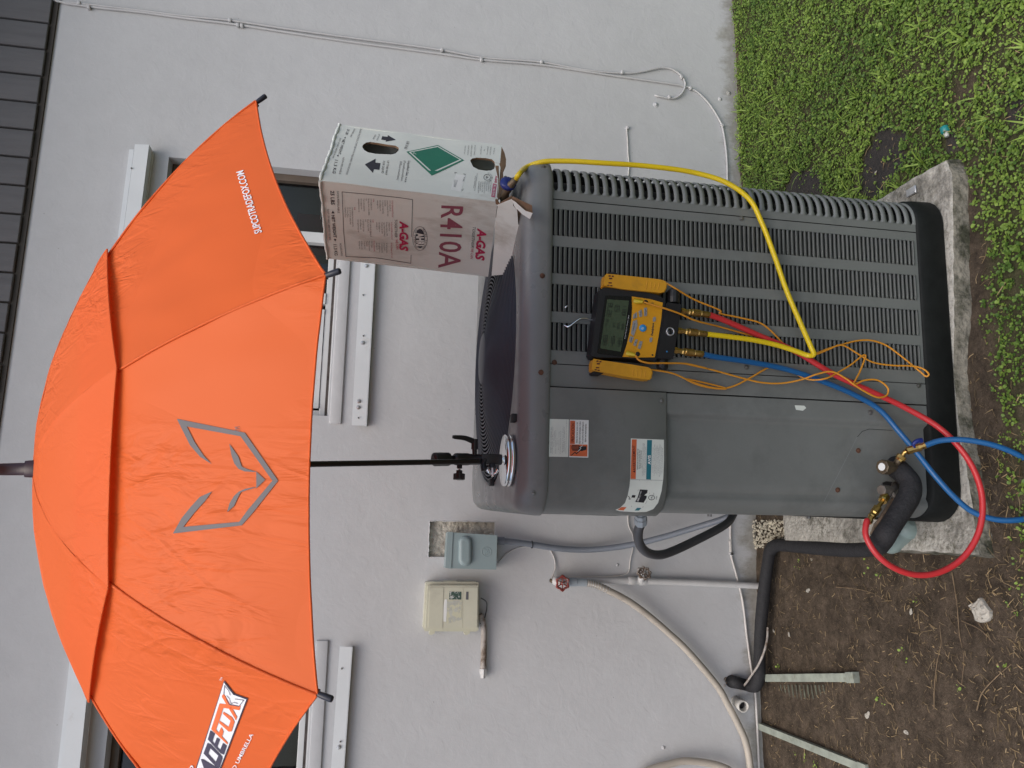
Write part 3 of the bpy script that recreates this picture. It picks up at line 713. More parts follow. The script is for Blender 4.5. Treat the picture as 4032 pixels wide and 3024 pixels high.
# fan guard: concentric vinyl coated wires, spokes, motor cap, blades below
fx, fy = FC
def dome(r): return ZT-.001+.034*(1-(r/FR)**2)
mb = MB()
for r in np.arange(.075, FR-.004, .0108):
    z = dome(r); n = 72
    P = np.array([acw(fx+r*math.cos(t), fy+r*math.sin(t), z) for t in np.linspace(0, 2*math.pi, n+1)])
    rg = []
    for i, t in enumerate(np.linspace(0, 2*math.pi, n+1)):
        d = AC_X*math.cos(t)+AC_Y*math.sin(t)
        rg.append([P[i]+.0029*(d*math.cos(a)+np.array([0, 0, 1])*math.sin(a)) for a in (0, R_(90), R_(180), R_(270))])
    mb.rings(rg, 'wire_vinyl')
mb.build('fan_guard_rings', ac, label='black concentric wire fan guard')
for i in range(8):
    a = R_(10+45*i); P = [acw(fx+r*math.cos(a), fy+r*math.sin(a), dome(r)-.005) for r in np.linspace(.07, FR-.004, 8)]
    MB().tube(P, .003, 'wire_vinyl', seg=6, sub=2).build('guard_spoke', ac)
MB().lathe(acw(fx, fy, dome(.0)-.012), (0, 0, 1), [(0, .078), (.010, .078), (.014, .070), (.016, .03), (.0165, .002)], 'wire_vinyl', seg=32).build('motor_cap', ac)
for i in range(3):
    a = R_(20+120*i); V = []
    for r in np.linspace(.06, .33, 6):
        for t, h in ((-.5, -.05), (0, -.03), (.5, .01)):
            aa = a+t*(.55+.3*(1-r/.33)); V.append(acw(fx+r*math.cos(aa), fy+r*math.sin(aa), ZT-.085+h))
    MB().add(V, [(k_*3+j, k_*3+j+1, k_*3+j+4, k_*3+j+3) for k_ in range(5) for j in range(2)], 'coil_dark', True).build('fan_blade', ac)
MB().rings([[acw(fx+r*math.cos(t), fy+r*math.sin(t), z) for t in np.linspace(0, 2*math.pi, 48, endpoint=False)] for r, z in ((FR-.009, ZT-.006), (FR-.012, ZT-.15), (.05, ZT-.17))], 'coil_dark').build('fan_well', ac)
for pxy in (z2(595, 452), c6(985, 1030)):
    p = onZ(pxy, ZT+.006); MB().bbox(p+np.array([-.010, -.006, -.008]), p+np.array([.010, .02, .006]), 'rubber_black', .002).build('rubber_clip', ac)
SURF_AC = surf_bvh([o for o in COL.objects if o.parent == ac and o.type == 'MESH' and o.name.split('.')[0] in ('service_panel', 'control_cover', 'post_panel', 'louver_panel', 'top_cover', 'corner_guard')])
# screws
def screw_at(p, m, r=.0055, name='screw'):
    q = SURF_AC(p, 0.0)
    if q is None: return
    q2 = SURF_AC(p, 0.004); nrm = (np.array(q2)-np.array(q))
    MB().lathe(q, nrm, [(-.001, r*1.25), (.0012, r*1.25), (.0013, r*.85), (.0040, r*.8), (.0046, r*.4)], m, seg=8, smooth=False).build(name, ac)
for p, m in ((z2(740, 1000), 'screw_zinc'), (z2(890, 50), 'screw_rust'), (z2(793, 122), 'screw_rust'), (z2(1667, 328), 'screw_zinc'), (z7(160, 480), 'screw_zinc'), (z3(440, 270), 'screw_zinc'),
             (z3(1690, 402), 'screw_zinc'), (z3(1338, 598), 'screw_zinc'), (z3(1252, 874), 'screw_rust'), (z3(1102, 1160), 'screw_rust'), (z1(810, 290), 'screw_zinc'), (z1(803, 1080), 'screw_rust')):
    screw_at(p, m)
for z in (1.185, 1.165, 1.02, .70, .42, .2):
    q = acw(-.001, .10, z); MB().lathe(q, -AC_X, [(0, .006), (.006, .006), (.0065, .003)], 'screw_zinc', seg=8, smooth=False).build('screw', ac)
# stickers and paint marks
pr = Print(SURF_AC, .0004); L1_, L2_, L3_ = .0004, .0007, .0010
q = c4
pr.poly([q(238, 182), q(515, 190), q(506, 735), q(226, 730)], 'print_cream')
for t, a, b_, h in (('RHEEM SALES COMPANY, INC.', (262, 670), (268, 295), 17), ('Acondicionador de Aire Central', (280, 690), (287, 300), 15), ('Modelo: NA36AABJNA', (302, 588), (308, 360), 12), ('Tension Nominal : 208/230 V', (325, 690), (331, 350), 12), ('Fases: 1', (346, 565), (350, 470), 12),
                   ('Frecuencia : 60 Hz', (371, 632), (378, 370), 12), ('Corriente Nominal: 21/22 A', (393, 690), (404, 355), 13), ('Requiere 2 Leer Fisico', (428, 668), (438, 290), 15), ('ENSAMBLADO EN MEXICO', (450, 655), (458, 305), 15), ('Leer Manual de Instalacion y Operacion Anexo', (475, 680), (489, 195), 14)):
    pr.text(t, q(*a), q(*b_), h/3.69, 'print_grey', res=1, lift=L2_)
pr.build('rating_sticker', ac, label='pale rating sticker in Spanish')
pr = Print(SURF_AC, .0004)
pr.poly([q(528, 192), q(803, 200), q(797, 745), q(518, 738)], 'print_white')
pr.poly([q(533, 208), q(606, 212), q(600, 548), q(528, 545)], 'print_orange', L2_); pr.poly([q(527, 552), q(786, 556), q(783, 730), q(524, 722)], 'print_orange', L2_)
pr.text('! PRECAUCION !', q(593, 535), q(598, 225), 48/3.69, 'print_dkred', bold=.02, res=2, lift=L3_)
for t, a, b_ in (('Antes de tener acceso a los', (640, 530), (645, 230)), ('dispositivos terminales, todos', (682, 545), (688, 220)), ('los circuitos de alimentacion', (724, 540), (730, 226)), ('deben ser interrumpidos.', (766, 520), (771, 250))):
    pr.text(t, q(*a), q(*b_), 27/3.69, 'print_black', bold=.015, res=1, lift=L2_)
pr.poly([q(660, 580), q(770, 580), q(770, 630), q(700, 650), q(655, 640)], 'print_black', L3_)
for yy in (572, 590, 608, 626, 642): pr.line([q(548+abs(yy-600)*.5, yy-4), q(665, yy)], 11/3.69, 'print_black', L3_)
pr.line([q(550, 712), q(605, 665), q(622, 690), q(668, 650)], 12/3.69, 'print_black', L3_); pr.line([q(645, 655), q(690, 610), q(672, 600), q(712, 572)], 7/3.69, 'print_white', .0013)
pr.build('caution_sticker', ac, label='orange and white caution sticker')
pr = Print(SURF_AC, .0004, grid=14)
pr.poly([q(1415, 465), q(1895, 485), q(1895, 800), q(1885, 1050), q(1860, 1230), q(1810, 1400), q(1740, 1490), q(1640, 1530), q(1480, 1535), q(1250, 1520), q(1190, 1500), q(1260, 1470), q(1330, 1400), q(1370, 1290), q(1395, 1160), q(1408, 1030), q(1412, 700)], 'print_cream')
pr.poly([q(1428, 480), q(1500, 480), q(1485, 1055), q(1410, 1052)], 'print_orange', L2_)
pr.poly([q(1650, 488), q(1722, 490), q(1705, 1064), q(1636, 1060)], 'print_teal', L2_)
pr.grid = None
pr.text('AVERTISSEMENT', q(1482, 930), q(1476, 565), 40/3.69, 'print_dkred', bold=.02, res=2, lift=L3_)
pr.poly([q(1436, 945), q(1476, 930), q(1476, 962)], 'print_dkred', L3_)
pr.text('AVIS', q(1702, 845), q(1700, 708), 42/3.69, 'print_white', bold=.03, res=2, lift=L3_)
for t, a, b_, h in (('TENSION DANGEREUSE', (1520, 922), (1526, 615), 19), ('RISQUE DES BLESSURES', (1545, 907), (1550, 632), 16), ('GRAVES OU MORTELLES', (1566, 902), (1572, 640), 16), ('COUPEZ L ALIMENTATION ELECTRIQUE AVANT D OTER', (1590, 1010), (1600, 532), 15),
                   ('CE PANNEAU. L INTERVENTION DOIT ETRE FAITE PAR', (1610, 1004), (1618, 540), 14), ('UN TECHNICIEN DE DEPANNAGE QUALIFIE.', (1630, 965), (1638, 583), 13), ('VOUS DEVEZ SUIVRE LES INSTRUCTIONS', (1738, 965), (1744, 598), 13), ('D INSTALLATION ET D UTILISATION FOURNIES AVEC', (1758, 1005), (1766, 552), 13),
                   ('CETTE UNITE. NE PAS EN LE FAIRE PAR NUIRE A', (1778, 975), (1786, 585), 13), ('L INSTALLATION, AU REGLAGE, A L ENTRETIEN ET', (1797, 1000), (1804, 565), 13), ('AU SERVICE, POUVANT CAUSER UN INCENDIE,', (1816, 970), (1823, 600), 13), ('ELECTROCUTION, BLESSURES OU DEGATS MATERIELS.', (1834, 1025), (1843, 548), 13),
                   ('POUR LE SERVICE ET L ENTRETIEN CONSULTEZ', (1854, 990), (1862, 585), 13), ('UNE SOCIETE DE DEPANNAGE QUALIFIEE.', (1873, 975), (1881, 600), 13)):
    pr.text(t, q(*a), q(*b_), h/3.69, 'print_black' if h > 15 else 'print_grey', res=1, bold=.01 if h > 15 else 0, lift=L2_)
pr.line([q(1412, 1062), q(1872, 1075)], 1.3, 'print_grey', L2_); pr.line([q(1538, 1065), q(1520, 1220), q(1480, 1370), q(1420, 1455)], 1.3, 'print_grey', L2_); pr.line([q(1708, 1070), q(1685, 1260), q(1640, 1390), q(1585, 1465)], 1.3, 'print_grey', L2_)
pr.poly([q(1545, 1205), q(1658, 1212), q(1640, 1330), q(1600, 1395), q(1478, 1385), q(1515, 1310)], 'print_black', L3_)
pr.text('AHRI', q(1522, 1380), q(1540, 1330), 7, 'print_white', bold=.03, res=1, lift=.0013); pr.text('CERTIFIED', q(1545, 1330), q(1572, 1225), 5, 'print_white', res=1, lift=.0013)
def circ(pr, c, rx, ry, w, m, n=22, lift=None): pr.line([(c[0]+rx*math.cos(t), c[1]+ry*math.sin(t)) for t in np.linspace(0, 2*math.pi, n)], w, m, lift)
circ(pr, q(1714, 1322), 12, 9, 1.8, 'print_black', lift=L3_); pr.text('UL', q(1724, 1345), q(1728, 1302), 6, 'print_black', bold=.03, res=1, lift=L3_); pr.text('US', q(1752, 1282), q(1755, 1255), 4.5, 'print_black', res=1, lift=L3_); pr.text('LISTED', q(1790, 1350), q(1795, 1300), 4, 'print_black', res=1, lift=L3_)
pr.poly([q(1435, 1285), q(1485, 1290), q(1470, 1325), q(1420, 1320)], 'print_black', L3_); pr.line([q(1375, 1300), q(1395, 1320), q(1385, 1345), q(1415, 1340)], 2, 'print_black', L3_)
pr.poly([q(1280, 1458), q(1352, 1462), q(1310, 1508), q(1220, 1500)], 'print_orange', L2_); pr.poly([q(1505, 1470), q(1568, 1472), q(1530, 1510), q(1470, 1508)], 'print_teal', L2_)
pr.build('warning_sticker', ac, label='white, orange and teal warning sticker wrapped round the corner')
pr = Print(SURF_AC, .0004)
pr.poly([z3(790, 488), z3(840, 505), z3(845, 516), z3(800, 515)], 'print_cream'); pr.poly([z3(790, 545), z3(860, 548), z3(874, 565), z3(850, 585), z3(800, 578)], 'print_cream')
pr.build('paint_scrape', ac)
# left side stickers, on the side face seen edge-on
mb = MB()
for z0, z1_, m in ((1.07, 1.15, 'print_cream'), (.94, 1.055, 'print_blue'), (.945, 1.0, 'print_white')):
    e = .0088+.0005*(m != 'print_cream')+.0004*(m == 'print_white')
    mb.add([acw(-e, .10, z0), acw(-e, .24, z0), acw(-e, .24, z1_), acw(-e, .10, z1_)], [(0, 1, 2, 3)], m)
mb.build('side_sticker', ac)
# access cut line scribed in the lower panel
pr = Print(SURF_AC, .0004)
pr.line([z3(1735, 742), z3(1500, 728), z3(1330, 718), z3(1280, 735), z3(1245, 775)], 1.8, 'seam'); pr.line([z3(1245, 775), z3(1130, 1000), z3(1003, 1245)], 1.2, 'print_grey')
pr.build('access_cover_outline', ac)
# ================================================================== umbrella
def fabric(name, col, wr=1.0):
    m = bpy.data.materials.new(name); m.use_nodes = True; nt = m.node_tree; Lk = nt.links; b = nt.nodes['Principled BSDF']
    g = node(nt, 'ShaderNodeNewGeometry')
    n = node(nt, 'ShaderNodeTexNoise', i_Scale=6.0, i_Detail=3.0); Lk.new(g.outputs['Position'], n.inputs['Vector'])
    mx = node(nt, 'ShaderNodeMix', data_type='RGBA'); mx.inputs[6].default_value = (*[c*.96 for c in col], 1); mx.inputs[7].default_value = (*[min(1, c*1.04) for c in col], 1); Lk.new(n.outputs[0], mx.inputs[0])
    Lk.new(mx.outputs[2], b.inputs['Base Color']); b.inputs['Roughness'].default_value = .5; b.inputs['Specular IOR Level'].default_value = .22
    # creases running mostly down the cloth, and a few sharp packing wrinkles
    mp = node(nt, 'ShaderNodeMapping'); mp.inputs['Scale'].default_value = (1.25, .55, .30); mp.inputs['Rotation'].default_value = (.3, .2, 0); Lk.new(g.outputs['Position'], mp.inputs[0])
    w1 = node(nt, 'ShaderNodeTexNoise', i_Scale=30.0, i_Detail=3.0, i_Distortion=.8); Lk.new(mp.outputs[0], w1.inputs['Vector'])
    ms = node(nt, 'ShaderNodeTexNoise', i_Scale=3.2, i_Detail=1.0); Lk.new(g.outputs['Position'], ms.inputs['Vector'])
    mr = node(nt, 'ShaderNodeMapRange'); mr.inputs[1].default_value = .45; mr.inputs[2].default_value = .65; Lk.new(ms.outputs[0], mr.inputs[0])
    mu = node(nt, 'ShaderNodeMath', operation='MULTIPLY'); Lk.new(w1.outputs[0], mu.inputs[0]); Lk.new(mr.outputs[0], mu.inputs[1])
    v = node(nt, 'ShaderNodeTexVoronoi', i_Scale=14.0, feature='DISTANCE_TO_EDGE'); Lk.new(mp.outputs[0], v.inputs['Vector'])
    vr = node(nt, 'ShaderNodeMapRange'); vr.inputs[1].default_value = 0; vr.inputs[2].default_value = .05; vr.inputs[3].default_value = 1; vr.inputs[4].default_value = 0; Lk.new(v.outputs['Distance'], vr.inputs[0])
    vm = node(nt, 'ShaderNodeMath', operation='MULTIPLY'); Lk.new(vr.outputs[0], vm.inputs[0]); Lk.new(mr.outputs[0], vm.inputs[1])
    ad = node(nt, 'ShaderNodeMath', operation='MULTIPLY_ADD'); ad.inputs[1].default_value = .10; Lk.new(vm.outputs[0], ad.inputs[0]); Lk.new(mu.outputs[0], ad.inputs[2])
    bp = node(nt, 'ShaderNodeBump'); bp.inputs['Distance'].default_value = .011*wr; bp.inputs['Strength'].default_value = .75; Lk.new(ad.outputs[0], bp.inputs['Height']); Lk.new(bp.outputs[0], b.inputs['Normal'])
    tr = node(nt, 'ShaderNodeBsdfTranslucent'); Lk.new(mx.outputs[2], tr.inputs['Color'])
    ms_ = node(nt, 'ShaderNodeMixShader'); ms_.inputs[0].default_value = .24
    Lk.new(b.outputs[0], ms_.inputs[1]); Lk.new(tr.outputs[0], ms_.inputs[2]); Lk.new(ms_.outputs[0], nt.nodes['Material Output'].inputs[0])
    MATS[name] = m
fabric('orange_fabric', (0.79, 0.148, 0.034), 1.15)
mat('fox_grey', (0.078, 0.072, 0.080), rough=.5, var=.04); mat('logo_dark', (0.055, 0.045, 0.075), rough=.5); mat('logo_white', (.74, .74, .76), rough=.5); mat('logo_orange', (0.78, 0.15, 0.035), rough=.5)
mat('pole_black', (0.012, 0.011, 0.012), rough=.35, var=.2); mat('ferrule', (0.042, 0.020, 0.022), rough=.4); mat('tip_dark', (.022, .022, .032), rough=.35)
U_BASE = onA((2037, 1814), -.075)
U_N = np.array([-.080, -.419, 1.0]); U_N /= np.linalg.norm(U_N)
U_TOP = U_BASE + U_N*1.013
U_E1 = np.cross([0, 1.0, 0], U_N); U_E1 /= np.linalg.norm(U_E1); U_E2 = np.cross(U_N, U_E1)
U_R, U_H, U_PHI, V_R, V_H = .687, .297, -.509, .399, .092
def up(r, h, th): return U_TOP + r*(U_E1*math.cos(th)+U_E2*math.sin(th)) - U_N*h
def hr(r): return (.552+.163*r*r)*r*r + .004*smooth(.30, .42, r)*(1-smooth(.5, .68, r))
umb = thing('umbrella', 'bright orange vented work umbrella leaning out over the grey unit', 'umbrella', U_BASE+np.array([0, 0, .05]))
NP_, NT_ = 26, 30
main_panels = []; vent_panels = []
for i in range(8):
    t0, t1 = U_PHI-(i)*math.pi/4, U_PHI-(i+1)*math.pi/4
    V = []; rngp = np.random.default_rng(40+i)
    for a in range(NT_+1):
        for c in range(NP_+1):
            s = c/NP_; hem = 1-.020*(4*s*(1-s))
            r = .30+(U_R*hem-.30)*a/NT_
            p = up(r, hr(r), t0)*(1-s)+up(r, hr(r), t1)*s
            # the cloth hangs a little between ribs, with soft pulls running to the tips
            sag = .0025*(4*s*(1-s))*(1-.6*a/NT_)
            pull = .0018*(1-.9*smooth(.85, 1, a/NT_))*math.sin((s-.5)*34)*(abs(s-.5)*2)**2*smooth(.35, .95, a/NT_)
            wr_ = (.0020*nz(p[0]*1.6+i, p[2]*.8, 16, i)+.0010*nz(s*14, a/NT_*2.2, 1, i+9))*smooth(.02, .25, a/NT_)*(1-.8*smooth(.85, 1, a/NT_))
            V.append(p-U_N*sag+U_N*(pull+wr_))
    F = [(a*(NP_+1)+c, a*(NP_+1)+c+1, (a+1)*(NP_+1)+c+1, (a+1)*(NP_+1)+c) for a in range(NT_) for c in range(NP_)]
    mb = MB(); mb.add(V, F, 'orange_fabric', True)
    # rolled hem
    mb.tube(V[-(NP_+1):], .0018, 'orange_fabric', seg=5, sub=1)
    lab = {0: 'orange panel printed with white web address', 1: 'front orange panel printed with a grey fox emblem', 2: 'orange panel printed with a white lettered logo'}.get(i)
    o = mb.build('canopy_panel', umb, **({'label': lab} if lab else {})); main_panels.append(o)
    # upper vent layer
    V = []; nA = 16
    for a in range(nA+1):
        for c in range(NP_+1):
            s = c/NP_; r = .013+(V_R-.013)*a/nA
            k_ = a/nA
            h = V_H*(r/V_R)**2*(1.03-.03*k_) - .004*k_
            p = up(r, h, t0)*(1-s)+up(r, h, t1)*s
            bil = .0035*(4*s*(1-s))*k_**2 - .003*(4*s*(1-s))*(1-k_)*k_*2
            ruck = .0016*math.sin(c*2.4+i)*smooth(.2, 0, min(s, 1-s))*math.sin(k_*3.1)
            V.append(p+U_N*(bil+ruck+.0013*(1-k_**3)*nz(p[0]*2, p[2], 14, 20+i)))
    F = [(a*(NP_+1)+c, a*(NP_+1)+c+1, (a+1)*(NP_+1)+c+1, (a+1)*(NP_+1)+c) for a in range(nA) for c in range(NP_)]
    mb = MB(); mb.add(V, F, 'orange_fabric', True); mb.tube(V[-(NP_+1):], .0016, 'orange_fabric', seg=5, sub=1)
    vent_panels.append(mb.build('vent_panel', umb))
    # seam piping over the rib, rib below, tip
    P = [up(r, hr(r)-.0008, t0) for r in np.linspace(.31, U_R, 16)]
    MB().tube(P, .0022, 'orange_fabric', seg=6, sub=1).build('seam', umb)
    P = [up(r, hr(r)+.009, t0) for r in np.linspace(.02, U_R-.005, 16)]
    rb = MB().tube(P, .003, 'pole_black', seg=6, sub=1).build('rib', umb)
    MB().cyl(up(.33, hr(.33)+.012, t0), U_TOP-U_N*.36, .0028, 'pole_black', seg=6).build('strut', umb)
    a_, b_ = up(U_R-.002, hr(U_R-.002)+.003, t0), up(U_R+.030, hr(U_R+.030)+.002, t0)
    MB().lathe(a_, b_-a_, [(0, .0036), (.008, .0042), (.0185, .0044), (.0205, .0036), (.021, .001)], 'tip_dark', seg=12).build('rib_tip', umb)
MB().tube([U_TOP-U_N*.90, U_TOP-U_N*.4, U_TOP], .0064, 'pole_black', seg=14, sub=2).build('pole', umb)
MB().lathe(U_TOP-U_N*.38, U_N, [(0, .010), (.03, .014), (.06, .014), (.07, .010)], 'black_plastic', seg=14).build('runner', umb)
MB().lathe(U_TOP-U_N*.006, U_N, [(0, .0165), (.003, .0172), (.005, .0152), (.018, .0142), (.019, .0108), (.05, .0102), (.12, .0085), (.13, .006)], 'ferrule', seg=20).build('ferrule', umb)
SURF_M = surf_bvh([main_panels[1]]); SURF_R = surf_bvh([main_panels[0]]); SURF_L = surf_bvh([main_panels[2]])
# printed fox emblem
pr = Print(SURF_M, .0012, grid=16); Q = lambda *pts: [u2(*p) for p in pts]
pr.poly(Q((1150, 1055), (1590, 1145), (1805, 1455), (1768, 1455), (1562, 1168), (1215, 1105), (1265, 1205), (1325, 1295), (1378, 1350), (1300, 1300), (1235, 1225)), 'fox_grey')
pr.poly(Q((1805, 1456), (1640, 1665), (1570, 1745), (1125, 1798), (1180, 1700), (1240, 1625), (1300, 1560), (1378, 1525), (1330, 1590), (1262, 1665), (1192, 1755), (1553, 1722), (1605, 1650), (1768, 1456)), 'fox_grey')
pr.poly(Q((1490, 1215), (1522, 1262), (1548, 1300), (1560, 1335), (1572, 1366), (1610, 1382), (1668, 1398), (1640, 1399), (1590, 1396), (1550, 1380), (1522, 1345), (1502, 1285)), 'fox_grey')
pr.poly(Q((1475, 1660), (1492, 1600), (1520, 1555), (1550, 1527), (1590, 1509), (1640, 1499), (1667, 1499), (1610, 1515), (1565, 1530), (1545, 1565), (1520, 1620)), 'fox_grey')
pr.poly(Q((1664, 1395), (1722, 1450), (1664, 1506)), 'fox_grey')
pr.text('TM', u2(1560, 1136), u2(1556, 1104), 22, 'fox_grey', res=2)
pr.build('fox_emblem', main_panels[1], label='grey outlined fox head emblem')
pr = Print(SURF_R, .0012, grid=16)
pr.text('SUPCOTRADEFOX.COM', u1(1700, 1508), u1(1578, 1105), 30, 'logo_white', bold=.018); pr.build('web_address', main_panels[0], label='white printed web address')
pr = Print(SURF_L, .0012, grid=16); A1, A2, A3 = .0014, .0022, .0030
Q = lambda *pts: [k1(*p) for p in pts]
pr.poly(Q((768, 218), (935, 432), (1156, 512), (700, 1700), (560, 2064), (140, 2100), (290, 1695)), 'logo_dark', A1)
pr.poly(Q((773, 245), (926, 444), (1136, 520), (680, 1708), (540, 2064), (160, 2098), (322, 1665)), 'logo_white', A2)
def seg(pts, w, m): pr.line(Q(*pts), w/4.1475, m, A3)
# F O X in orange, letters drawn as heavy slanted strokes
pr.poly(Q((706, 580), (870, 600), (858, 648), (770, 640), (700, 860), (648, 1008), (838, 1220), (832, 1248), (570, 1000)), 'logo_orange', A3)
pr.poly(Q((770, 715), (905, 800), (950, 880), (900, 1035), (855, 1040), (700, 900), (705, 860), (850, 965), (885, 860), (760, 745)), 'logo_orange', A3)
pr.poly(Q((752, 440), (780, 430), (990, 800), (972, 855), (745, 470)), 'logo_orange', A3); pr.poly(Q((706, 580), (1020, 630), (1050, 610), (1030, 688), (690, 640)), 'logo_orange', A3)
pr.poly(Q((732, 965), (770, 1040), (750, 1110), (690, 1060)), 'logo_orange', A3)
# fox mark at the end of the banner
seg([(790, 285), (775, 430), (860, 590), (1020, 625), (1100, 525), (960, 505)], 9, 'logo_dark'); seg([(790, 290), (855, 370), (882, 445)], 8, 'logo_dark'); seg([(820, 450), (870, 505), (880, 560), (905, 582), (935, 560), (1000, 578)], 7, 'logo_dark')
# A D E in dark
pr.poly(Q((556, 1020), (630, 1070), (588, 1195), (625, 1240), (662, 1135), (712, 1165), (668, 1290), (715, 1335), (760, 1222), (822, 1268), (775, 1415), (720, 1390), (515, 1165)), 'logo_dark', A3)
pr.poly(Q((510, 1225), (560, 1240), (745, 1440), (750, 1480), (700, 1640), (640, 1605), (445, 1395), (520, 1400), (640, 1535), (685, 1430), (556, 1310), (520, 1400), (445, 1395)), 'logo_dark', A3)
pr.poly(Q((400, 1490), (440, 1490), (700, 1650), (690, 1710), (560, 1640), (530, 1720), (610, 1800), (590, 1850), (470, 1700)), 'logo_dark', A3)
pr.poly(Q((370, 1640), (430, 1640), (480, 1760), (440, 1840), (330, 1760)), 'logo_dark', A3)
pr.text('VENTED UMBRELLA', k1(790, 1990), k1(1246, 1100), 15, 'logo_white', bold=.012, lift=A1)
pr.text('SUPCO', k1(150, 2050), k1(278, 1615), 15, 'logo_white', bold=.03, shear=.2, lift=A1); pr.text('TM', k1(725, 230), k1(748, 178), 9, 'logo_white', lift=A1)
pr.build('banner_logo', main_panels[2], label='white banner logo with orange and dark lettering')

# ================================================================== magnetic stand that holds the umbrella
M_C = U_BASE.copy(); M_C[2] = ZT+.002
st = thing('magnetic_stand', 'chrome magnet disc with black swivel clamp on the unit top', 'magnetic mount', M_C)
MB().lathe(M_C, (0, 0, 1), [(0, .0615), (.001, .0640), (.009, .0644), (.0095, .0628), (.0105, .0644), (.0170, .0640), (.0195, .0625), (.0197, .02)], 'chrome', seg=48).build('magnet_disc', st, bevel=0)
tp_ = lambda x, y, o=0.0: onY(c6(x, y), M_C[1]-o)
def seg_(a, b_, prof, m, name, sg=18, smooth_=True):
    L_ = np.linalg.norm(np.array(b_)-a); return MB().lathe(a, np.array(b_)-a, [(t*L_, r) for t, r in prof], m, seg=sg, smooth=smooth_).build(name, st)
P_STUD = M_C+np.array([0, 0, .0195]); P_A = tp_(1140, 668); P_B = tp_(790, 655)
seg_(P_STUD, P_A, [(0, .0075), (.25, .0075), (.27, .0098), (.6, .0098), (.62, .0075), (1, .0075)], 'chrome', 'stud', 8, False)
d_ = (P_B-P_A)/np.linalg.norm(P_B-P_A); e_x = np.array([1.0, 0, 0]); e_x -= d_*(e_x @ d_); e_x /= np.linalg.norm(e_x); e_y = np.cross(d_, e_x)
MB().bbox((-.0128, -.0135, 0), (.0128, .0135, np.linalg.norm(P_B-P_A)), 'black_plastic', .003, T=lambda x, y, z: tuple(P_A+e_x*x+e_y*y+d_*z)).build('clamp_block', st)
seg_(tp_(810, 660, .002), tp_(360, 655, .022), [(0, .010), (.06, .0130), (.45, .0138), (.5, .0150), (.9, .0150), (.96, .0142), (1, .012)], 'black_plastic', 'swivel_head')
seg_(tp_(380, 655, .020), tp_(20, 658, .044), [(0, .0088), (.24, .0088), (.27, .0150), (.32, .0164), (.92, .0164), (.97, .0150), (1, .0085)], 'black_plastic', 'pole_socket')
seg_(tp_(845, 700, .012), tp_(855, 850, .014), [(0, .0060), (.45, .0060), (.47, .0075), (1, .0072)], 'black_plastic', 'small_knob', 12)
MB().lathe(tp_(862, 675, .015), (0, -1, 0), [(0, .0055), (.004, .0055), (.0045, .003)], 'coil_dark', seg=12).build('set_screw', st)
mb = MB(); a, b_, c, d = tp_(700, 590, .012), tp_(700, 475, .012), tp_(705, 330, .012), tp_(345, 290, .030)
mb.cyl(a, b_, .0060, 'black_plastic'); mb.cyl(b_+(a-b_)*.15, c, .0085, 'black_plastic'); mb.tube([c*.7+b_*.3, c*.55+d*.45, d*.88+c*.12, d], .005, 'black_plastic', sub=4, rfun=lambda t: .0072-.0030*t); mb.build('lever', st)
kb0, kb1 = tp_(455, 745, .018), tp_(445, 990, .020); L_ = np.linalg.norm(kb1-kb0); dv = (kb1-kb0)/L_
mb = MB(); mb.cyl(kb0, kb0+dv*L_*.25, .0065, 'black_plastic'); mb.cyl(kb0+dv*L_*.2, kb0+dv*L_*.45, .0028, 'bolt'); mb.cyl(kb0+dv*L_*.38, kb0+dv*L_*.66, .0075, 'black_plastic'); k1_, k2_ = frame(dv); rg_ = []
for h in (.60, .62, .98, 1.0):
    q_ = .9 if h in (.60, 1.0) else 1
    rg_.append([kb0+dv*L_*h+(.0145*q_*(1-.16*(math.cos(6*t) < 0)))*(k1_*math.cos(t)+k2_*math.sin(t)) for t in np.linspace(0, 2*math.pi, 36, endpoint=False)])
mb.rings(rg_, 'black_plastic', cap0=True, cap1=True, smooth=False); mb.build('knob', st)
w0 = tp_(985, 800, .020); w1_ = tp_(995, 935, .024); mb = MB(); mb.cyl(w0, w1_, .0035, 'chrome')
for s_ in (-1, 1): mb.tube([w0*.3+w1_*.7, w0*.45+w1_*.55+np.array([0, -.004, s_*.008]), w0*.8+w1_*.2+np.array([0, -.006, s_*.012])], .003, 'chrome', seg=8, rfun=lambda t: .002+.003*t)
mb.build('wing_nut', st)
MB().cyl(tp_(985, 760, .012), tp_(985, 815, .018), .0085, 'black_plastic').build('nut_boss', st)
# ================================================================== refrigerant carton, standing upside down on the unit
mat('carton', (0.635, 0.67, 0.635), rough=.72, var=.06, vscale=5, bump=.0016, bscale=28, aniso=(1, 1, .35), col2=(.36, .35, .30), c2scale=6, c2lo=.58, c2hi=.78, spec=.3)
mat('kraft', (0.17, 0.105, 0.062), rough=.9, var=.25, vscale=25, bump=.001, bscale=80)
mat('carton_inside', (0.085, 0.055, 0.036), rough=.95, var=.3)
mat('tank', (0.42, 0.44, 0.40), rough=.4, var=.06)
mat('print_maroon', (0.235, 0.055, 0.088), rough=.65, var=.08, vscale=40); mat('print_magenta', (0.42, 0.012, 0.075), rough=.65); mat('print_ink', (0.03, 0.03, 0.04), rough=.7); mat('print_ink2', (0.10, 0.10, 0.11), rough=.7); mat('print_pink', (.40, .10, .17), rough=.65)
mat('placard_green', (0.020, 0.165, 0.105), rough=.6, var=.08); mat('valve_blue', (0.010, 0.022, 0.16), rough=.4)
BX_B = atD((1959.2, 795.06), 1.92)
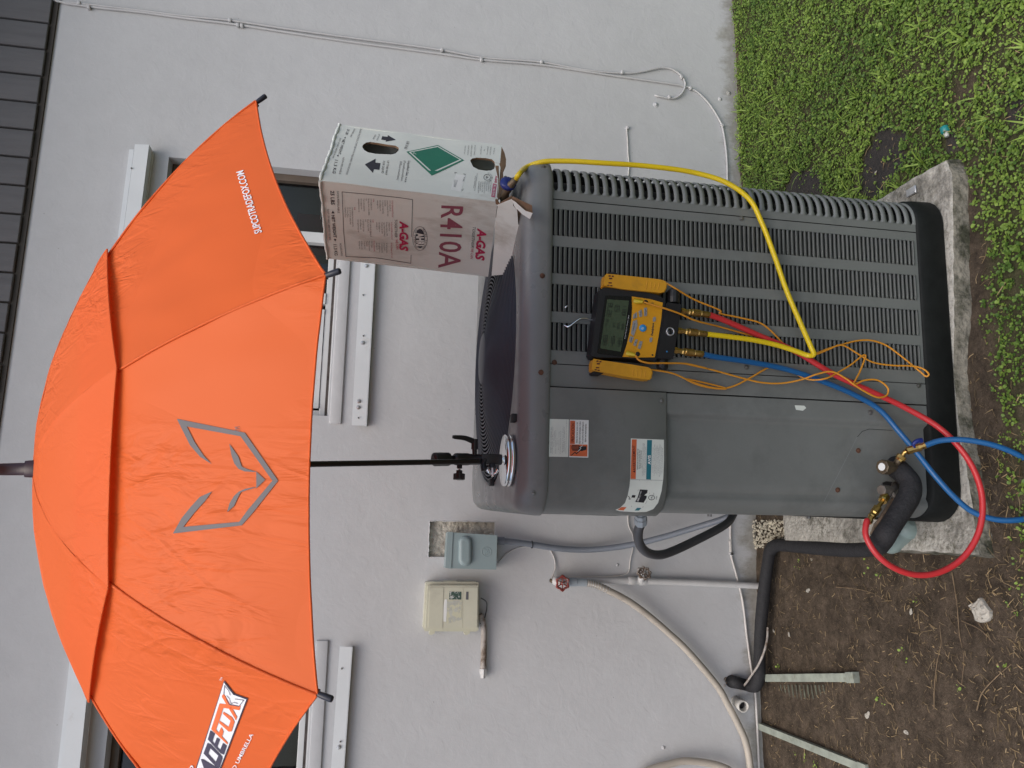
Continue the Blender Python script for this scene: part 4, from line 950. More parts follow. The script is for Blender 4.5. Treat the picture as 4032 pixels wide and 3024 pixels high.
def _rot(yaw, ax, ay):
    c, s = math.cos(yaw), math.sin(yaw); Rz = np.array([[c, -s, 0], [s, c, 0], [0, 0, 1]])
    c, s = math.cos(ax), math.sin(ax); Rx = np.array([[1, 0, 0], [0, c, -s], [0, s, c]])
    c, s = math.cos(ay), math.sin(ay); Ry = np.array([[c, 0, s], [0, 1, 0], [-s, 0, c]])
    return Ry @ Rx @ Rz
_R = _rot(-1.067, -.095, .075); BL, BRt, BU = -_R[:, 0], _R[:, 1], _R[:, 2]
BW, BD, BH = .2528, .2539, .4448
def bx(a, b_, c): return BX_B+BL*a+BRt*b_+BU*c
def boxR(p, lift=0.0):
    n = BL; d = ray(*p); t = ((BX_B-n*lift-CAM) @ n)/(d @ n); return CAM+d*t
def boxL(p, lift=0.0):
    n = BRt; d = ray(*p); t = ((BX_B-n*lift-CAM) @ n)/(d @ n); return CAM+d*t
def blc(P): q = P-BX_B; return q @ BL, q @ BRt, q @ BU
bxo = thing('refrigerant_carton', 'battered white R410A refrigerant carton standing upside down on the unit', 'cardboard box', bx(BW/2, BD/2, 0))
TH = .004
hole1 = [k2(770, 570), k2(785, 535), k2(830, 500), k2(900, 490), k2(1000, 505), k2(1200, 545), k2(1320, 565), k2(1370, 600), k2(1365, 645), k2(1320, 690), k2(1250, 708), k2(1150, 700), k2(1000, 690), k2(870, 665), k2(800, 620)]
hole2 = [k3(1042, 800), k3(1070, 765), k3(1150, 750), k3(1300, 760), k3(1400, 780), k3(1440, 820), k3(1450, 880), k3(1435, 930), k3(1390, 960), k3(1300, 968), k3(1180, 950), k3(1090, 900)]
def warp(a, b_, c):
    """slightly crushed faces and corners"""
    da = .0025*nz(b_*3, c*3, 3.1, 1)+.004*smooth(.40, .445, c)*nz(b_, c, 30, 2); db = .0025*nz(a*3, c*3, 3.3, 5)+.003*smooth(.40, .445, c)*nz(a, c, 26, 6)
    return a+da, b_+db, c+.004*nz(a*2+b_*2, c, 9, 9)*smooth(.3, .44, c)
def face_grid(fn, w, h, holes, m, nu=14, nv=22):
    """flat face cut by holes, gridded so that it can be dented; returns verts and faces in face coordinates"""
    P = [[Vector((x, y, 0)) for x, y in ((0, 0), (w, 0), (w, h), (0, h))]]+[[Vector((x, y, 0)) for x, y in hh] for hh in holes]
    flat = [(p.x, p.y) for r in P for p in r]; T = [tuple(t) for t in tessellate_polygon(P)]
    V, F = slice_grid(np.array(flat), T, w/nu)
    return [fn(x, y) for x, y in V], F
hl = [[(blc(boxR(p))[1], blc(boxR(p))[2]) for p in h] for h in (hole1, hole2)]
V, F = face_grid(lambda x, y: bx(*warp(0, x, y)), BD, BH, hl, 'carton'); mb = MB(); mb.add(V, F, 'carton', True)
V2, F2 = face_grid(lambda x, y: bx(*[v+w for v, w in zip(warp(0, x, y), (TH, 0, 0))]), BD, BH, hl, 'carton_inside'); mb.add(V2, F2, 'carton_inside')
for h in hl:
    a = [bx(*warp(0, x, y)) for x, y in h]; b_ = [bx(*[v+w for v, w in zip(warp(0, x, y), (TH*1.5, 0, 0))]) for x, y in h]; mb.rings([a, b_], 'kraft', smooth=False)
fr_ = mb.build('right_face', bxo, label='carton face with hand holes and green gas placard')
V, F = face_grid(lambda x, y: bx(*warp(x, 0, y)), BW, BH, [], 'carton'); mb = MB(); mb.add(V, F, 'carton', True)
V2, F2 = face_grid(lambda x, y: bx(*[v+w for v, w in zip(warp(x, 0, y), (0, TH, 0))]), BW, BH, [], 'carton'); mb.add(V2, F2, 'carton_inside'); fl_ = mb.build('front_face', bxo, label='carton face lettered R410A')
mb = MB()
mb.box((BW-.004, 0, 0), (BW, BD, BH), 'carton', T=lambda a, b_, c: bx(*warp(a, b_, c))); mb.box((0, BD-.004, 0), (BW, BD, BH), 'carton', T=lambda a, b_, c: bx(*warp(a, b_, c)))
mb.build('rear_faces', bxo)
for k_, (a0, a1, lift0, lift1) in enumerate(((0, BW*.49, 0, .006), (BW*.51, BW, .004, 0))):
    MB().add([bx(a0, .002, BH-.003+lift0), bx(a1, .002, BH+.001+lift1), bx(a1, BD-.002, BH+.002+lift1), bx(a0, BD-.002, BH-.003+lift0)], [(0, 1, 2, 3)], 'carton').build('top_flap', bxo)
# crushed rim along the top edges
mb = MB()
mb.tube([bx(*warp(0, t*BD, BH-.002)) for t in np.linspace(0, 1, 12)], .0035, 'carton', seg=6, sub=2, rfun=lambda t: .003+.0025*math.sin(t*23)**2); mb.tube([bx(*warp(t*BW, 0, BH-.002)) for t in np.linspace(0, 1, 12)], .0035, 'carton', seg=6, sub=2, rfun=lambda t: .003+.002*math.sin(t*19+1)**2); mb.build('crushed_rim', bxo)
# torn flaps at the bottom
def flap(pts, plane, out, m, name, th=.003, nrm=None):
    n = BRt if plane is boxL else BL
    A_ = []
    for p in pts:
        w = plane(p); c = blc(w)[2]; A_.append(plane(p, max(0, -c)*out+.001))
    B_ = [np.array(q)+n*th for q in A_]; mb = MB()
    P = [Vector(q) for q in A_]; T = [tuple(t) for t in tessellate_polygon([P])]
    mb.add(A_, T, m); mb.add(B_, [t[::-1] for t in T], 'kraft'); nn = len(A_); mb.add(A_+B_, [(i, (i+1) % nn, nn+(i+1) % nn, nn+i) for i in range(nn)], 'kraft')
    return mb.build(name, bxo)
flap([k5(1085, 1545), k5(1110, 1250), k5(1130, 1000), k5(1150, 600), k5(1200, 255), k5(1460, 150), k5(1480, 280), k5(1550, 340), k5(1570, 620), k5(1650, 610), k5(1605, 900), k5(1590, 1100), k5(1575, 1180), k5(1550, 1300), k5(1500, 1510)], boxL, .35, 'carton', 'front_flap')
flap([k5(1455, 140), k5(1480, 120), k5(1640, 200), k5(1820, 280), k5(1830, 410), k5(1690, 350), k5(1560, 240)], boxL, .75, 'kraft', 'torn_strip'); flap([k5(1450, 165), k5(1520, 210), k5(1700, 370), k5(1830, 410), k5(1780, 520), k5(1640, 430), k5(1500, 290)], boxL, .95, 'carton', 'torn_strip')
flap([k5(1500, 290), k5(1560, 300), k5(1660, 440), k5(1650, 610), k5(1570, 610)], boxL, .2, 'kraft', 'torn_strip')
flap([k3(1480, 560), k3(1520, 540), k3(1555, 565), k3(1530, 840), k3(1450, 830)], boxR, .3, 'carton', 'side_flap'); flap([k3(1555, 570), k3(1600, 660), k3(1630, 780), k3(1625, 880), k3(1575, 1000), k3(1520, 860)], boxR, -.2, 'kraft', 'side_flap')
flap([k3(1450, 880), k3(1500, 880), k3(1580, 1000), k3(1590, 1200), k3(1600, 1300), k3(1500, 1440), k3(1480, 1380), k3(1500, 1100)], boxR, -.4, 'kraft', 'side_flap')
flap([k3(1450, 1440), k3(1480, 1430), k3(1520, 1500), k3(1720, 1380), k3(1750, 1400), k3(1510, 1530), k3(1460, 1510)], boxL, .2, 'kraft', 'torn_strip')
# tank in the carton with valve, collar and blue handwheel below
MB().lathe(bx(BW/2, BD/2, .045), BU, [(0, .06), (.03, .10), (.06, .112), (.30, .112), (.36, .09), (.385, .03)], 'tank', seg=32).build('refrigerant_tank', bxo)
vb = atD(k3(1640, 1300), 1.97); MB().lathe(bx(BW/2, BD/2, .05), -BU, [(0, .020), (.05, .018), (.06, .012), (.075, .012)], 'old_brass', seg=12).build('tank_valve', bxo)
mb = MB(); cc = bx(BW*.42, BD*.5, -.03)
mb.tube([cc+.075*(BL*math.cos(t)+BRt*math.sin(t))+BU*.012 for t in np.linspace(0, 2*math.pi, 20)], .006, 'rubber_black', seg=8, sub=2); mb.build('tank_collar', bxo)
YH0 = onZ(k3(1790, 1100), ZT+.045); hv = onZ(k3(1660, 1180), ZT+.05)
YH0 = atD(k3(1790, 1100), 1.90); hv = atD(k3(1660, 1180), 1.915); ve = atD(k3(1590, 1420), 1.95)
MB().lathe(hv, hv-ve+np.array([.0, -.02, .0]), [(-.008, .008), (-.004, .020), (.004, .021), (.008, .017), (.009, .006)], 'valve_blue', seg=14).build('blue_handwheel', bxo, label='blue handwheel of the tank valve')
MB().tube([ve, atD(k3(1620, 1330), 1.93), atD(k3(1710, 1190), 1.905), YH0], .0105, 'old_brass', seg=10, sub=4, rfun=lambda t: .0115-.003*t+.001*math.sin(t*30)).build('valve_stem', bxo)
# ---- print on the carton
pr = Print(surf_plane(lambda p, l: boxL(p, l)), .0035); q = k5; iA, iB, iM, iK = 'print_maroon', 'print_magenta', 'print_ink', 'print_ink2'
SURF_BL, SURF_BR = surf_bvh([fl_]), surf_bvh([fr_]); pr = Print(SURF_BL, .0006, grid=40)
pr.text('R410A', q(182, 268), q(125, 1402), 89, iA, bold=.012); pr.text('A-GAS', q(838, 680), q(795, 1262), 35, iB, bold=.045, shear=.22)
pr.text('TOGETHER', q(745, 655), q(712, 1032), 12, iM, shear=.22); pr.text('WE CAN', q(712, 1050), q(700, 1240), 11, iB, shear=.22)
pr.grid = None; q = k4
pr.text('A-GAS', q(1350, 700), q(1345, 1192), 33, iB, bold=.045, shear=.22, lift=.0012); pr.text('TOGETHER', q(1260, 680), q(1262, 970), 11, iM, shear=.22); pr.text('WE CAN', q(1272, 1012), q(1290, 1170), 11, iB, shear=.22)
pr.line([q(402, 228), q(800, 265), q(1290, 317), q(1390, 330), q(1553, 355), q(1540, 900), q(1525, 1395), q(1270, 1355), q(1070, 1322), q(950, 1306), q(700, 1295), q(465, 1285), q(430, 900), q(402, 228)], 2.0, iM)
circ(pr, q(1675, 990), 29, 47, 1.3, iM, 36); pr.poly([(q(1675, 990)[0]+18.5*math.cos(t), q(1675, 990)[1]+38*math.sin(t)) for t in np.linspace(0, 2*math.pi, 28, endpoint=False)], iM)
pr.text('AHRI', q(1620, 893), q(1622, 1112), 29, 'carton', bold=.05, lift=.0013)
def arc_text(pr, s, c, rx, ry, a0, a1, h, m, flip):
    for i, ch in enumerate(s):
        if ch == ' ': continue
        t = R_(a0+(a1-a0)*i/(len(s)-1)); p = np.array([c[0]+rx*math.cos(t), c[1]+ry*math.sin(t)]); d = np.array([-rx*math.sin(t), ry*math.cos(t)]); d /= np.linalg.norm(d)
        if (a1-a0) < 0: d = -d
        pr.text(ch, p-d*h*.36, p+d*h*.36, h, m, res=1)
arc_text(pr, 'TESTED TO USA', q(1675, 990), 20.5, 40, -62, 62, 7, iM, False); arc_text(pr, '700 STANDARD', q(1675, 990), 26, 44, 235, 125, 7, iM, False)
for t, a, b_, h in (('25 LBS', (212, 208), (222, 440), 15), ('NET WEIGHT', (228, 608), (262, 980), 12.5), ('11.3 KG', (262, 1083), (282, 1270), 12.5)): pr.text(t, q(*a), q(*b_), h, iM, bold=.02, shear=.12)
pr.poly([q(252, 535), q(278, 578), q(228, 580)], iM); pr.poly([q(290, 1038), q(308, 1000), q(265, 995)], iM)
for t, a, b_ in (('NON-REFILLABLE', (315, 220), (330, 575)), ('NON-REUSABLE', (360, 1072), (385, 1278)), ('DOT-39 NRC 400/500 M1005', (155, 515), (190, 1015))): pr.text(t, q(*a), q(*b_), 8, iK, res=2)
cols = [(('A-Gas (Australia) Pty Ltd', '9-11 Oxford Road', 'Laverton North, VIC 3026', 'Australia', 'T (+61) 03 9368 9222', 'info.au@agas.com', 'www.agas.com'), 1213, 40, 368, 640), (('A-Gas', '1100 Haskins Road', 'Bowling Green, Ohio 43402', 'USA', 'T (+1) 419 867 8990', 'info.us@agas.com', 'www.agasamericas.com'), 905, 40, 340, 610),
        (('A-Gas South Africa (Pty) Ltd', '6 Railway Road', 'Montague Gardens, 7441', 'Cape Town, South Africa', 'T (+27) 21 551 8790', 'info.za@agas.com', 'www.agas.com'), 1200, 40, 725, 1005), (('A-Gas', '10382 South Road, Highway 90', 'Rhome, Texas 76078', 'USA', 'T (+1) 817 636 2089', 'info.us@agas.com', 'www.agasamericas.com'), 895, 40, 680, 970),
        (('A-Gas (Singapore) Pte Ltd', '', '33 Gul Avenue Lane', 'Jurong 629669', 'T (+65) 6836 0065', 'info.sg@agas.com', 'www.agas.com'), 1200, 40, 1060, 1300), (('A-Gas (Thailand)', '700/1 Amata', 'Muang, Chonburi', 'Thailand', 'T +66 38 210', 'info@agas.com', 'www.agas.com'), 915, 40, 1030, 1200),
        (('A-Gas', 'Comercializadora Universal 4000 F-7C', 'S.A. de C.V., Pedro Infante 4600', 'Col. Centro, Mexico', 'Guadalajara, Mexico'), 598, 38, 480, 800)]
for lines, x, st_, y0, y1 in cols:
    mxl = max(len(l) for l in lines)
    for i, l in enumerate(lines):
        if l: pr.text(l, q(x-st_*i, y0), q(x-st_*i+6, y0+(y1-y0)*max(.12, len(l)/mxl)), 6, iB if i == 0 else iK, res=1)
pr.build('front_print', fl_, kind='stuff')
pr = Print(SURF_BR, .0006); q = k2
for t, a, b_, h, bo in (('25 LBS', (532, 282), (496, 370), 10, .01), ('NET WEIGHT', (455, 448), (378, 690), 10.5, .01), ('11.3 KG', (326, 785), (286, 1006), 12, .015), ('NON-REFILLABLE', (640, 275), (572, 410), 6.5, 0), ('NON-REUSABLE', (455, 745), (392, 1018), 7.5, 0),
                       ('INSIDE PACKAGE COMPLIES WITH PRESCRIBED SPECIFICATIONS', (740, 275), (502, 1026), 7, 0), ('DOT-39 NRC 400/500 M1005', (405, 430), (282, 755), 6.5, 0), ('UP THIS WAY', (1040, 362), (998, 470), 6.5, 0), ('FOR GAS', (977, 372), (942, 447), 6.5, 0),
                       ('UP THIS WAY', (1182, 800), (1142, 1032), 8.5, .005), ('FOR LIQUID', (1112, 805), (1086, 1006), 8.5, .005), ('UN 3163', (1502, 480), (1458, 602), 12, .01), ('Liquefied Gas, n.o.s.', (1522, 803), (1464, 1156), 9, .01), ('(Pentafluoroethane,', (1452, 800), (1402, 1138), 8.5, 0), ('Difluoromethane)', (1390, 812), (1336, 1116), 8.5, 0)):
    pr.text(t, q(*a), q(*b_), h, iM if bo else iK, bold=bo, res=2)
pr.poly([q(475, 428), q(502, 412), q(498, 440)], iM); pr.poly([q(358, 712), q(388, 702), q(378, 740)], iM)
pr.poly([q(1082, 458), q(1098, 402), q(1185, 412), q(1192, 385), q(1322, 462), q(1155, 492), q(1160, 470)], iM); pr.poly([q(815, 862), q(990, 770), q(985, 832), q(1070, 842), q(1052, 950), q(962, 942), q(945, 1000)], iM)
q = k3
pg = pr; pr = Print(SURF_BR, .0006); pr.poly([q(0, 655), q(515, 546), q(945, 795), q(415, 1046)], 'placard_green', .0005); pr.poly([q(38, 660), q(513, 562), q(905, 790), q(420, 1010)], 'carton', .0008); pr.poly([q(72, 668), q(510, 580), q(868, 786), q(424, 985)], 'placard_green', .0011)
pr.text('NON-FLAMMABLE GAS', q(430, 630), q(390, 852), 9.5, 'carton', bold=.03, lift=.0014); pr.text('2', q(120, 665), q(112, 690), 17, 'carton', lift=.0014)
pr.poly([q(560, 650), q(590, 642), q(630, 655), q(650, 770), q(640, 795), q(632, 800), q(628, 865), q(605, 868), q(595, 800), q(580, 780)], 'carton', .0014); pr.build('gas_placard', fr_, label='green diamond gas placard'); pr = pg
ps = Print(SURF_BR, .0006); ps.poly([q(812, 1022), q(966, 1040), q(893, 1312), q(722, 1275)], 'print_white', .0006); ps.text('A-GAS', q(940, 1070), q(918, 1140), 5, iM, res=1, lift=.0009)
for i in range(4): ps.line([q(835-i*18, 1120-i*3), q(800-i*8, 1235)], .8, iK, .0009)
ps.build('small_sticker', fr_, label='white sticker on the carton side')
for a, b_, c in (((825, 998), (790, 995), (797, 1015)), ((930, 1018), (962, 1022), (955, 1040)), ((928, 1260), (920, 1285), (900, 1278))): pr.line([q(*a), q(*b_), q(*c)], 1.6, iM)
circ(pr, q(1318, 1073), 13, 11.5, 1.8, iM, 22); pr.text('UL', q(1302, 1050), q(1300, 1098), 9, iM, bold=.03); arc_text(pr, 'CLASSIFIED', q(1318, 1073), 17, 15, -80, 75, 5, iM, False)
for i in range(7): pr.text(('AS TO FLAMMABILITY', 'WHEN FLAMMABILITY IS', 'TESTED WITH ASTM', 'REFRIGERANT R-410A', 'CONFORMS TO AHRI', 'UNDERWRITERS LAB INC', 'FLAMMABLE LIMITS')[i], q(1375-i*33, 1135+i*1), q(1362-i*33, 1335-(i % 3)*20), 4.6, iK, res=1)
pr.text('CAUTION: WEAR PERSONAL PROTECTIVE EQUIPMENT', q(1150, 1008), q(1105, 1298), 4, iK, res=1); pr.text('CONTENTS UNDER PRESSURE', q(1122, 1048), q(1092, 1248), 4, iK, res=1)
for x, yy, t in ((1430, 595, 'IN CASE OF'), (1372, 570, 'TRANSPORTATION'), (1325, 570, 'EMERGENCY CALL'), (1275, 606, 'USA'), (1218, 560, '1-800-424-9300'), (1115, 550, 'EN CAS D URGENCE'), (1060, 545, 'DURANT LE TRANSPORT'), (1010, 548, 'CONTACTEZ LE USA'), (955, 555, '1-800-424-9300')): pr.text(t, q(x, yy), q(x-16, yy+10*len(t)), 4.6, iK, res=1)
pr.poly([q(1415, 1170), q(1476, 1190), q(1447, 1402), q(1385, 1392)], 'print_pink', .0006); pr.text('R-410A', q(1425, 1200), q(1402, 1380), 9, 'carton', lift=.001); pr.text('A-GAS', q(1455, 1045), q(1440, 1165), 9, iB, bold=.04, shear=.2)
pr.build('side_print', fr_, kind='stuff')

# ================================================================== digital manifold gauge hung on the louvers
mat('yellow_plastic', (0.66, 0.31, 0.012), rough=.42, var=.06, vscale=20); mat('lcd', (0.060, 0.085, 0.050), rough=.25, var=.08, vscale=15); mat('lcd_ink', (0.018, 0.024, 0.018), rough=.4); mat('bezel', (0.010, 0.011, 0.012), rough=.16)
mat('button_grey', (0.27, 0.27, 0.27), rough=.55); mat('button_blue', (0.03, 0.26, 0.60), rough=.4); mat('plug_yellow', (0.62, 0.46, 0.02), rough=.45); mat('clamp_yellow', (0.62, 0.30, 0.015), rough=.5, var=.12, vscale=18, col2=(.36, .19, .03), c2scale=14, c2lo=.55, c2hi=.75)
DEV = onA(c1(700, 800), .03)
mg = thing('manifold_gauge', 'yellow and black digital manifold gauge hanging on the louvered panel', 'gauge', DEV)
def pxprism(pts, o0, o1, m, name, parent, bevel=0.0, bseg=2, **kw):
    f = [onA(p, o1) for p in pts]; dirn = -AC_Y*(o0-o1); b_ = [p+dirn*1.0 for p in f]
    return MB().prism(f, b_, m).build(name, parent, bevel=bevel, bseg=bseg, **kw)
P1 = lambda *a: [c1(*p) for p in a]
pxprism(P1((272, 335), (300, 302), (345, 285), (620, 305), (900, 345), (1050, 380), (1130, 420), (1172, 450), (1160, 640), (1120, 900), (1075, 1150), (1052, 1265), (1030, 1280), (960, 1275), (560, 1238), (240, 1236), (185, 1218), (165, 1180), (195, 950), (235, 620)), .006, .050, 'rubber_black', 'case', mg, bevel=.006, bseg=3)
pxprism(P1((360, 400), (400, 392), (712, 408), (722, 560), (712, 720), (690, 880), (648, 1060), (596, 1222), (270, 1180), (248, 1160), (300, 780)), .048, .0525, 'bezel', 'screen_bezel', mg, bevel=.001)
lc = pxprism(P1((386, 443), (678, 462), (640, 760), (566, 1158), (288, 1110), (340, 760)), .052, .0535, 'lcd', 'screen', mg, label='green liquid crystal screen')
pxprism(P1((720, 405), (960, 440), (1140, 490), (1118, 720), (1080, 960), (1030, 1232), (800, 1236), (594, 1226), (648, 1062), (690, 882), (712, 720), (724, 560)), .048, .0530, 'yellow_plastic', 'face_plate', mg, bevel=.001)
pF = lambda p, l: tuple(onA(p, l))
SEG = {'0': 'abcdef', '1': 'bc', '2': 'abged', '3': 'abgcd', '4': 'fgbc', '5': 'afgcd', '6': 'afgedc', '7': 'abc', '8': 'abcdefg', '9': 'abcdfg'}
def digits(pr, s, p0, p1, h, w, m, lift):
    p0 = np.array(p0, float); p1 = np.array(p1, float); d = (p1-p0); n = len([c for c in s if c != '.']); L_ = np.linalg.norm(d); d /= L_; u = np.array([d[1], -d[0]]); cw = L_/n; k_ = 0
    for ch in s:
        if ch == '.': q_ = p0+d*(k_*cw-cw*.12); pr.line([q_, q_+u*w], w*1.2, m, lift); continue
        o = p0+d*(k_*cw); W2 = cw*.68; pts = {'a': ((0, h), (W2, h)), 'b': ((W2, h), (W2, h/2)), 'c': ((W2, h/2), (W2, 0)), 'd': ((0, 0), (W2, 0)), 'e': ((0, 0), (0, h/2)), 'f': ((0, h/2), (0, h)), 'g': ((0, h/2), (W2, h/2))}
        for sg in SEG.get(ch, ''):
            (x0, y0), (x1, y1) = pts[sg]; pr.line([o+d*x0+u*y0, o+d*x1+u*y1], w, m, lift)
        k_ += 1
pr = Print(pF, .0540); q = c1
for s, a, b_, h, w in (('138.3', (372, 1098), (388, 925), 15, 2.4), ('48.5', (478, 1082), (488, 935), 13, 2.1), ('48.4', (572, 1086), (580, 960), 13, 2.1), ('327.8', (430, 682), (458, 490), 16, 2.4), ('53', (545, 608), (552, 522), 17, 2.6), ('102.1', (627, 692), (648, 535), 14, 2.2), ('410', (388, 800), (402, 715), 9, 1.4), ('87', (488, 822), (492, 762), 8, 1.3), ('96.5', (545, 852), (552, 762), 8, 1.3), ('96.8', (605, 860), (614, 770), 8, 1.3)):
    digits(pr, s, q(*a), q(*b_), h, w, 'lcd_ink', .0540)
pr.build('screen_digits', lc)
pr = Print(pF, .0532)
pr.text('Digital Manifold / Vacuum Gauge', q(628, 980), q(682, 660), 3.6, 'print_white', res=1); pr.text('Fieldpiece', q(1005, 942), q(1020, 768), 8, 'print_ink', bold=.03, shear=.2, lift=.0536)
for t, a, b_ in (('SLT', (628, 1180), (632, 1155)), ('VST', (738, 488), (744, 450))): pr.text(t, q(*a), q(*b_), 4, 'print_ink', res=1, lift=.0536)
for i in range(3): pr.line([q(985+i*14, 520), q(982+i*14, 490-(i == 1)*6)], 1.6, 'print_ink', .0536)
pr.build('face_print', mg)
BT = [((740, 650), (785, 615), (792, 690), (735, 708)), ((812, 605), (852, 582), (860, 675), (825, 685)), ((885, 562), (925, 556), (925, 668), (888, 672)), ((735, 740), (790, 722), (795, 800), (760, 900), (745, 945), (708, 912), (725, 810)), ((700, 942), (745, 960), (715, 1035), (680, 1012)), ((770, 988), (802, 990), (770, 1082), (740, 1065)), ((828, 1012), (866, 1018), (835, 1122), (800, 1105)),
      ((1010, 690), (1035, 680), (1046, 700), (1040, 740), (1018, 752), (1006, 730)), ((965, 970), (990, 958), (1000, 980), (992, 1020), (970, 1030), (960, 1005))]
for b_ in BT: pxprism(P1(*b_), .052, .0555, 'button_grey', 'button', mg, bevel=.0008)
pr = Print(pF, .0557)
for t, a, b_ in (('Menu', (768, 700), (772, 640)), ('Units', (845, 672), (846, 600)), ('Target', (912, 665), (912, 575)), ('Refrigerant', (742, 870), (762, 765)), ('Enter', (712, 1020), (722, 965)), ('X', (776, 1045), (780, 1020)), ('Y', (838, 1078), (842, 1055))): pr.text(t, q(*a), q(*b_), 4.0, 'print_ink', res=1, bold=.02)
pr.build('button_print', mg)
o_ = onA(c1(865, 838), .0525); MB().lathe(o_, -AC_Y, [(0, .0090), (.003, .0090), (.004, .0080), (.0042, .001)], 'button_blue', seg=24).build('light_button', mg, label='round blue button')
pr = Print(pF, .0570)
for t in range(8): a = t*math.pi/4; c = q(865, 838); pr.line([(c[0]+2*math.cos(a), c[1]+2*math.sin(a)), (c[0]+5.2*math.cos(a), c[1]+5.2*math.sin(a))], 1.1, 'print_white')
pr.build('button_icon', mg)
for a in ((910, 482), (800, 1188), (1000, 1202)):
    r = .0056 if a[0] != 1000 else .0022; MB().lathe(onA(c1(*a), .0533), -AC_Y, [(0, r), (.0003, r), (.0003, r*.2)], 'rubber_black', seg=16).build('jack', mg)
# lower valve bar with knobs, sight glass and ports
pxprism(P1((1190, 492), (1215, 485), (1395, 515), (1345, 860), (1282, 1258), (1070, 1245), (1062, 1210), (1120, 900)), .008, .054, 'black_plastic', 'valve_bar', mg, bevel=.003)
for a, b_ in (((1288, 310), (1283, 496)), ((1140, 1250), (1128, 1402))):
    p, r = onA(c1(*a), .030), onA(c1(*b_), .030); L_ = np.linalg.norm(r-p)
    prf = [(0, .011), (.004, .0155), (L_*.6, .0162), (L_, .0145)] if a[0] == 1288 else [(0, .0135), (L_*.5, .0140), (L_*.55, .0150), (L_-.004, .0142), (L_, .010)]
    MB().lathe(p, r-p, prf, 'black_plastic', seg=14, smooth=False).build('valve_knob', mg)
sg = onA(c1(1238, 885), .054); MB().lathe(sg, -AC_Y, [(0, .0108), (.003, .0108), (.004, .0095), (.0036, .0080), (.001, .0075)], 'bolt', seg=28, cap1=False).build('sight_glass_ring', mg); MB().lathe(sg, -AC_Y, [(0, .008), (.0012, .0078), (.0014, .001)], 'bezel', seg=20).build('sight_glass', mg)
MB().lathe(onA(c1(1195, 1155), .0541), -AC_Y, [(0, .002), (.0004, .0018)], 'button_blue', seg=12).build('blue_dot', mg)
PORT = {}
for nm, a, b_ in (('red', (1385, 605), (1775, 655)), ('yellow', (1340, 872), (1740, 917)), ('blue', (1290, 1140), (1690, 1190))):
    p, r = onA(c1(*a), .030), onA(c1(*b_), .033); L_ = np.linalg.norm(r-p); f = lambda t: t*L_
    MB().lathe(p, r-p, [(0, .0085), (f(.12), .0085), (f(.13), .0068), (f(.26), .0068), (f(.30), .0085), (f(.38), .0085)], 'brass', seg=6, smooth=False).build('port', mg)
    MB().lathe(p, r-p, [(f(.37), .0088), (f(.39), .0098), (f(.66), .0098), (f(.68), .0086)], 'brass', seg=24, smooth=False).build('knurled_nut', mg)
    MB().lathe(p, r-p, [(f(.67), .0072), (f(.71), .0082), (f(.93), .0082), (f(1.0), .0074)], 'brass', seg=8, smooth=False).build('hose_ferrule', mg)
    PORT[nm] = r
for a in ((755, 470), (650, 1180)):
    o = onA(c1(*a), .0535); e = onA(c1(a[0]+115, a[1]+(10 if a[0] == 755 else 25)), .062); MB().tube([o+AC_Y*.002, o*.5+e*.5, e], .006, 'plug_yellow', seg=4, sub=2, rfun=lambda t: .0075-.0035*t).build('probe_plug', mg)
MB().tube([onA(c1(330, 760), .008), onA(c1(240, 742), .012), onA(z1(1090, 1390), .012), onA(z1(990, 1450), .010), onA(z1(962, 1440), .004), onA(z1(955, 1425), -.004)], .0022, 'chrome', seg=8).build('hanging_hook', mg, label='bent wire hook'); MB().tube([onA(z1(955, 1322), -.003), onA(z1(975, 1305), .004), onA(z1(1010, 1290), -.003)], .0022, 'chrome', seg=8).build('hook_end', mg)

# ================================================================== pipe clamp probes parked on both sides of the gauge
def clamp(body, marks, pad_, lbl, ridge):
    ctr_ = onA(c1(*np.mean(body, axis=0)), .03); t = thing('pipe_clamp_probe', lbl, 'clamp probe', ctr_, 'yellow pipe clamp probes on the gauge')
    pxprism(P1(*body), .026, .056, 'clamp_yellow', 'jaw', t, bevel=.004, bseg=3); pxprism(P1(*[(x+12, y+6) for x, y in body]), .004, .024, 'clamp_yellow', 'rear_jaw', t, bevel=.003)
    pxprism(P1(*pad_), .01, .05, 'rubber_black', 'rubber_pad', t, bevel=.002)
    pr = Print(pF, .0563)
    for mk in marks: pr.poly([c1(*p) for p in mk], 'print_dkred')
    pr.build('slot_marks', t)
    for a, b_ in ridge: MB().tube([onA(c1(*a), .0558), onA(c1(*b_), .0558)], .0012, 'clamp_yellow', spline=False, seg=6).build('grip_ridge', t)
    return t
sq = lambda x, y, w, h: [(x, y), (x+w, y+h*.08), (x+w-2, y+h), (x-2, y+h*.95)]
cR = clamp([(350, 130), (372, 95), (480, 105), (800, 138), (1100, 172), (1160, 190), (1190, 228), (1180, 290), (1155, 342), (1110, 355), (850, 332), (600, 305), (400, 270), (343, 252)], [sq(403, 116, 28, 22), sq(445, 120, 28, 22), sq(410, 150, 44, 22), sq(402, 210, 44, 20), sq(385, 245, 30, 18), sq(425, 250, 30, 18)],
           [(385, 92), (400, 72), (500, 75), (528, 100), (500, 112)], 'yellow clamp probe above the gauge screen side, beside the louvers', [((930, 195), (910, 305)), ((985, 205), (968, 305)), ((1040, 215), (1022, 308)), ((1092, 225), (1074, 312))])
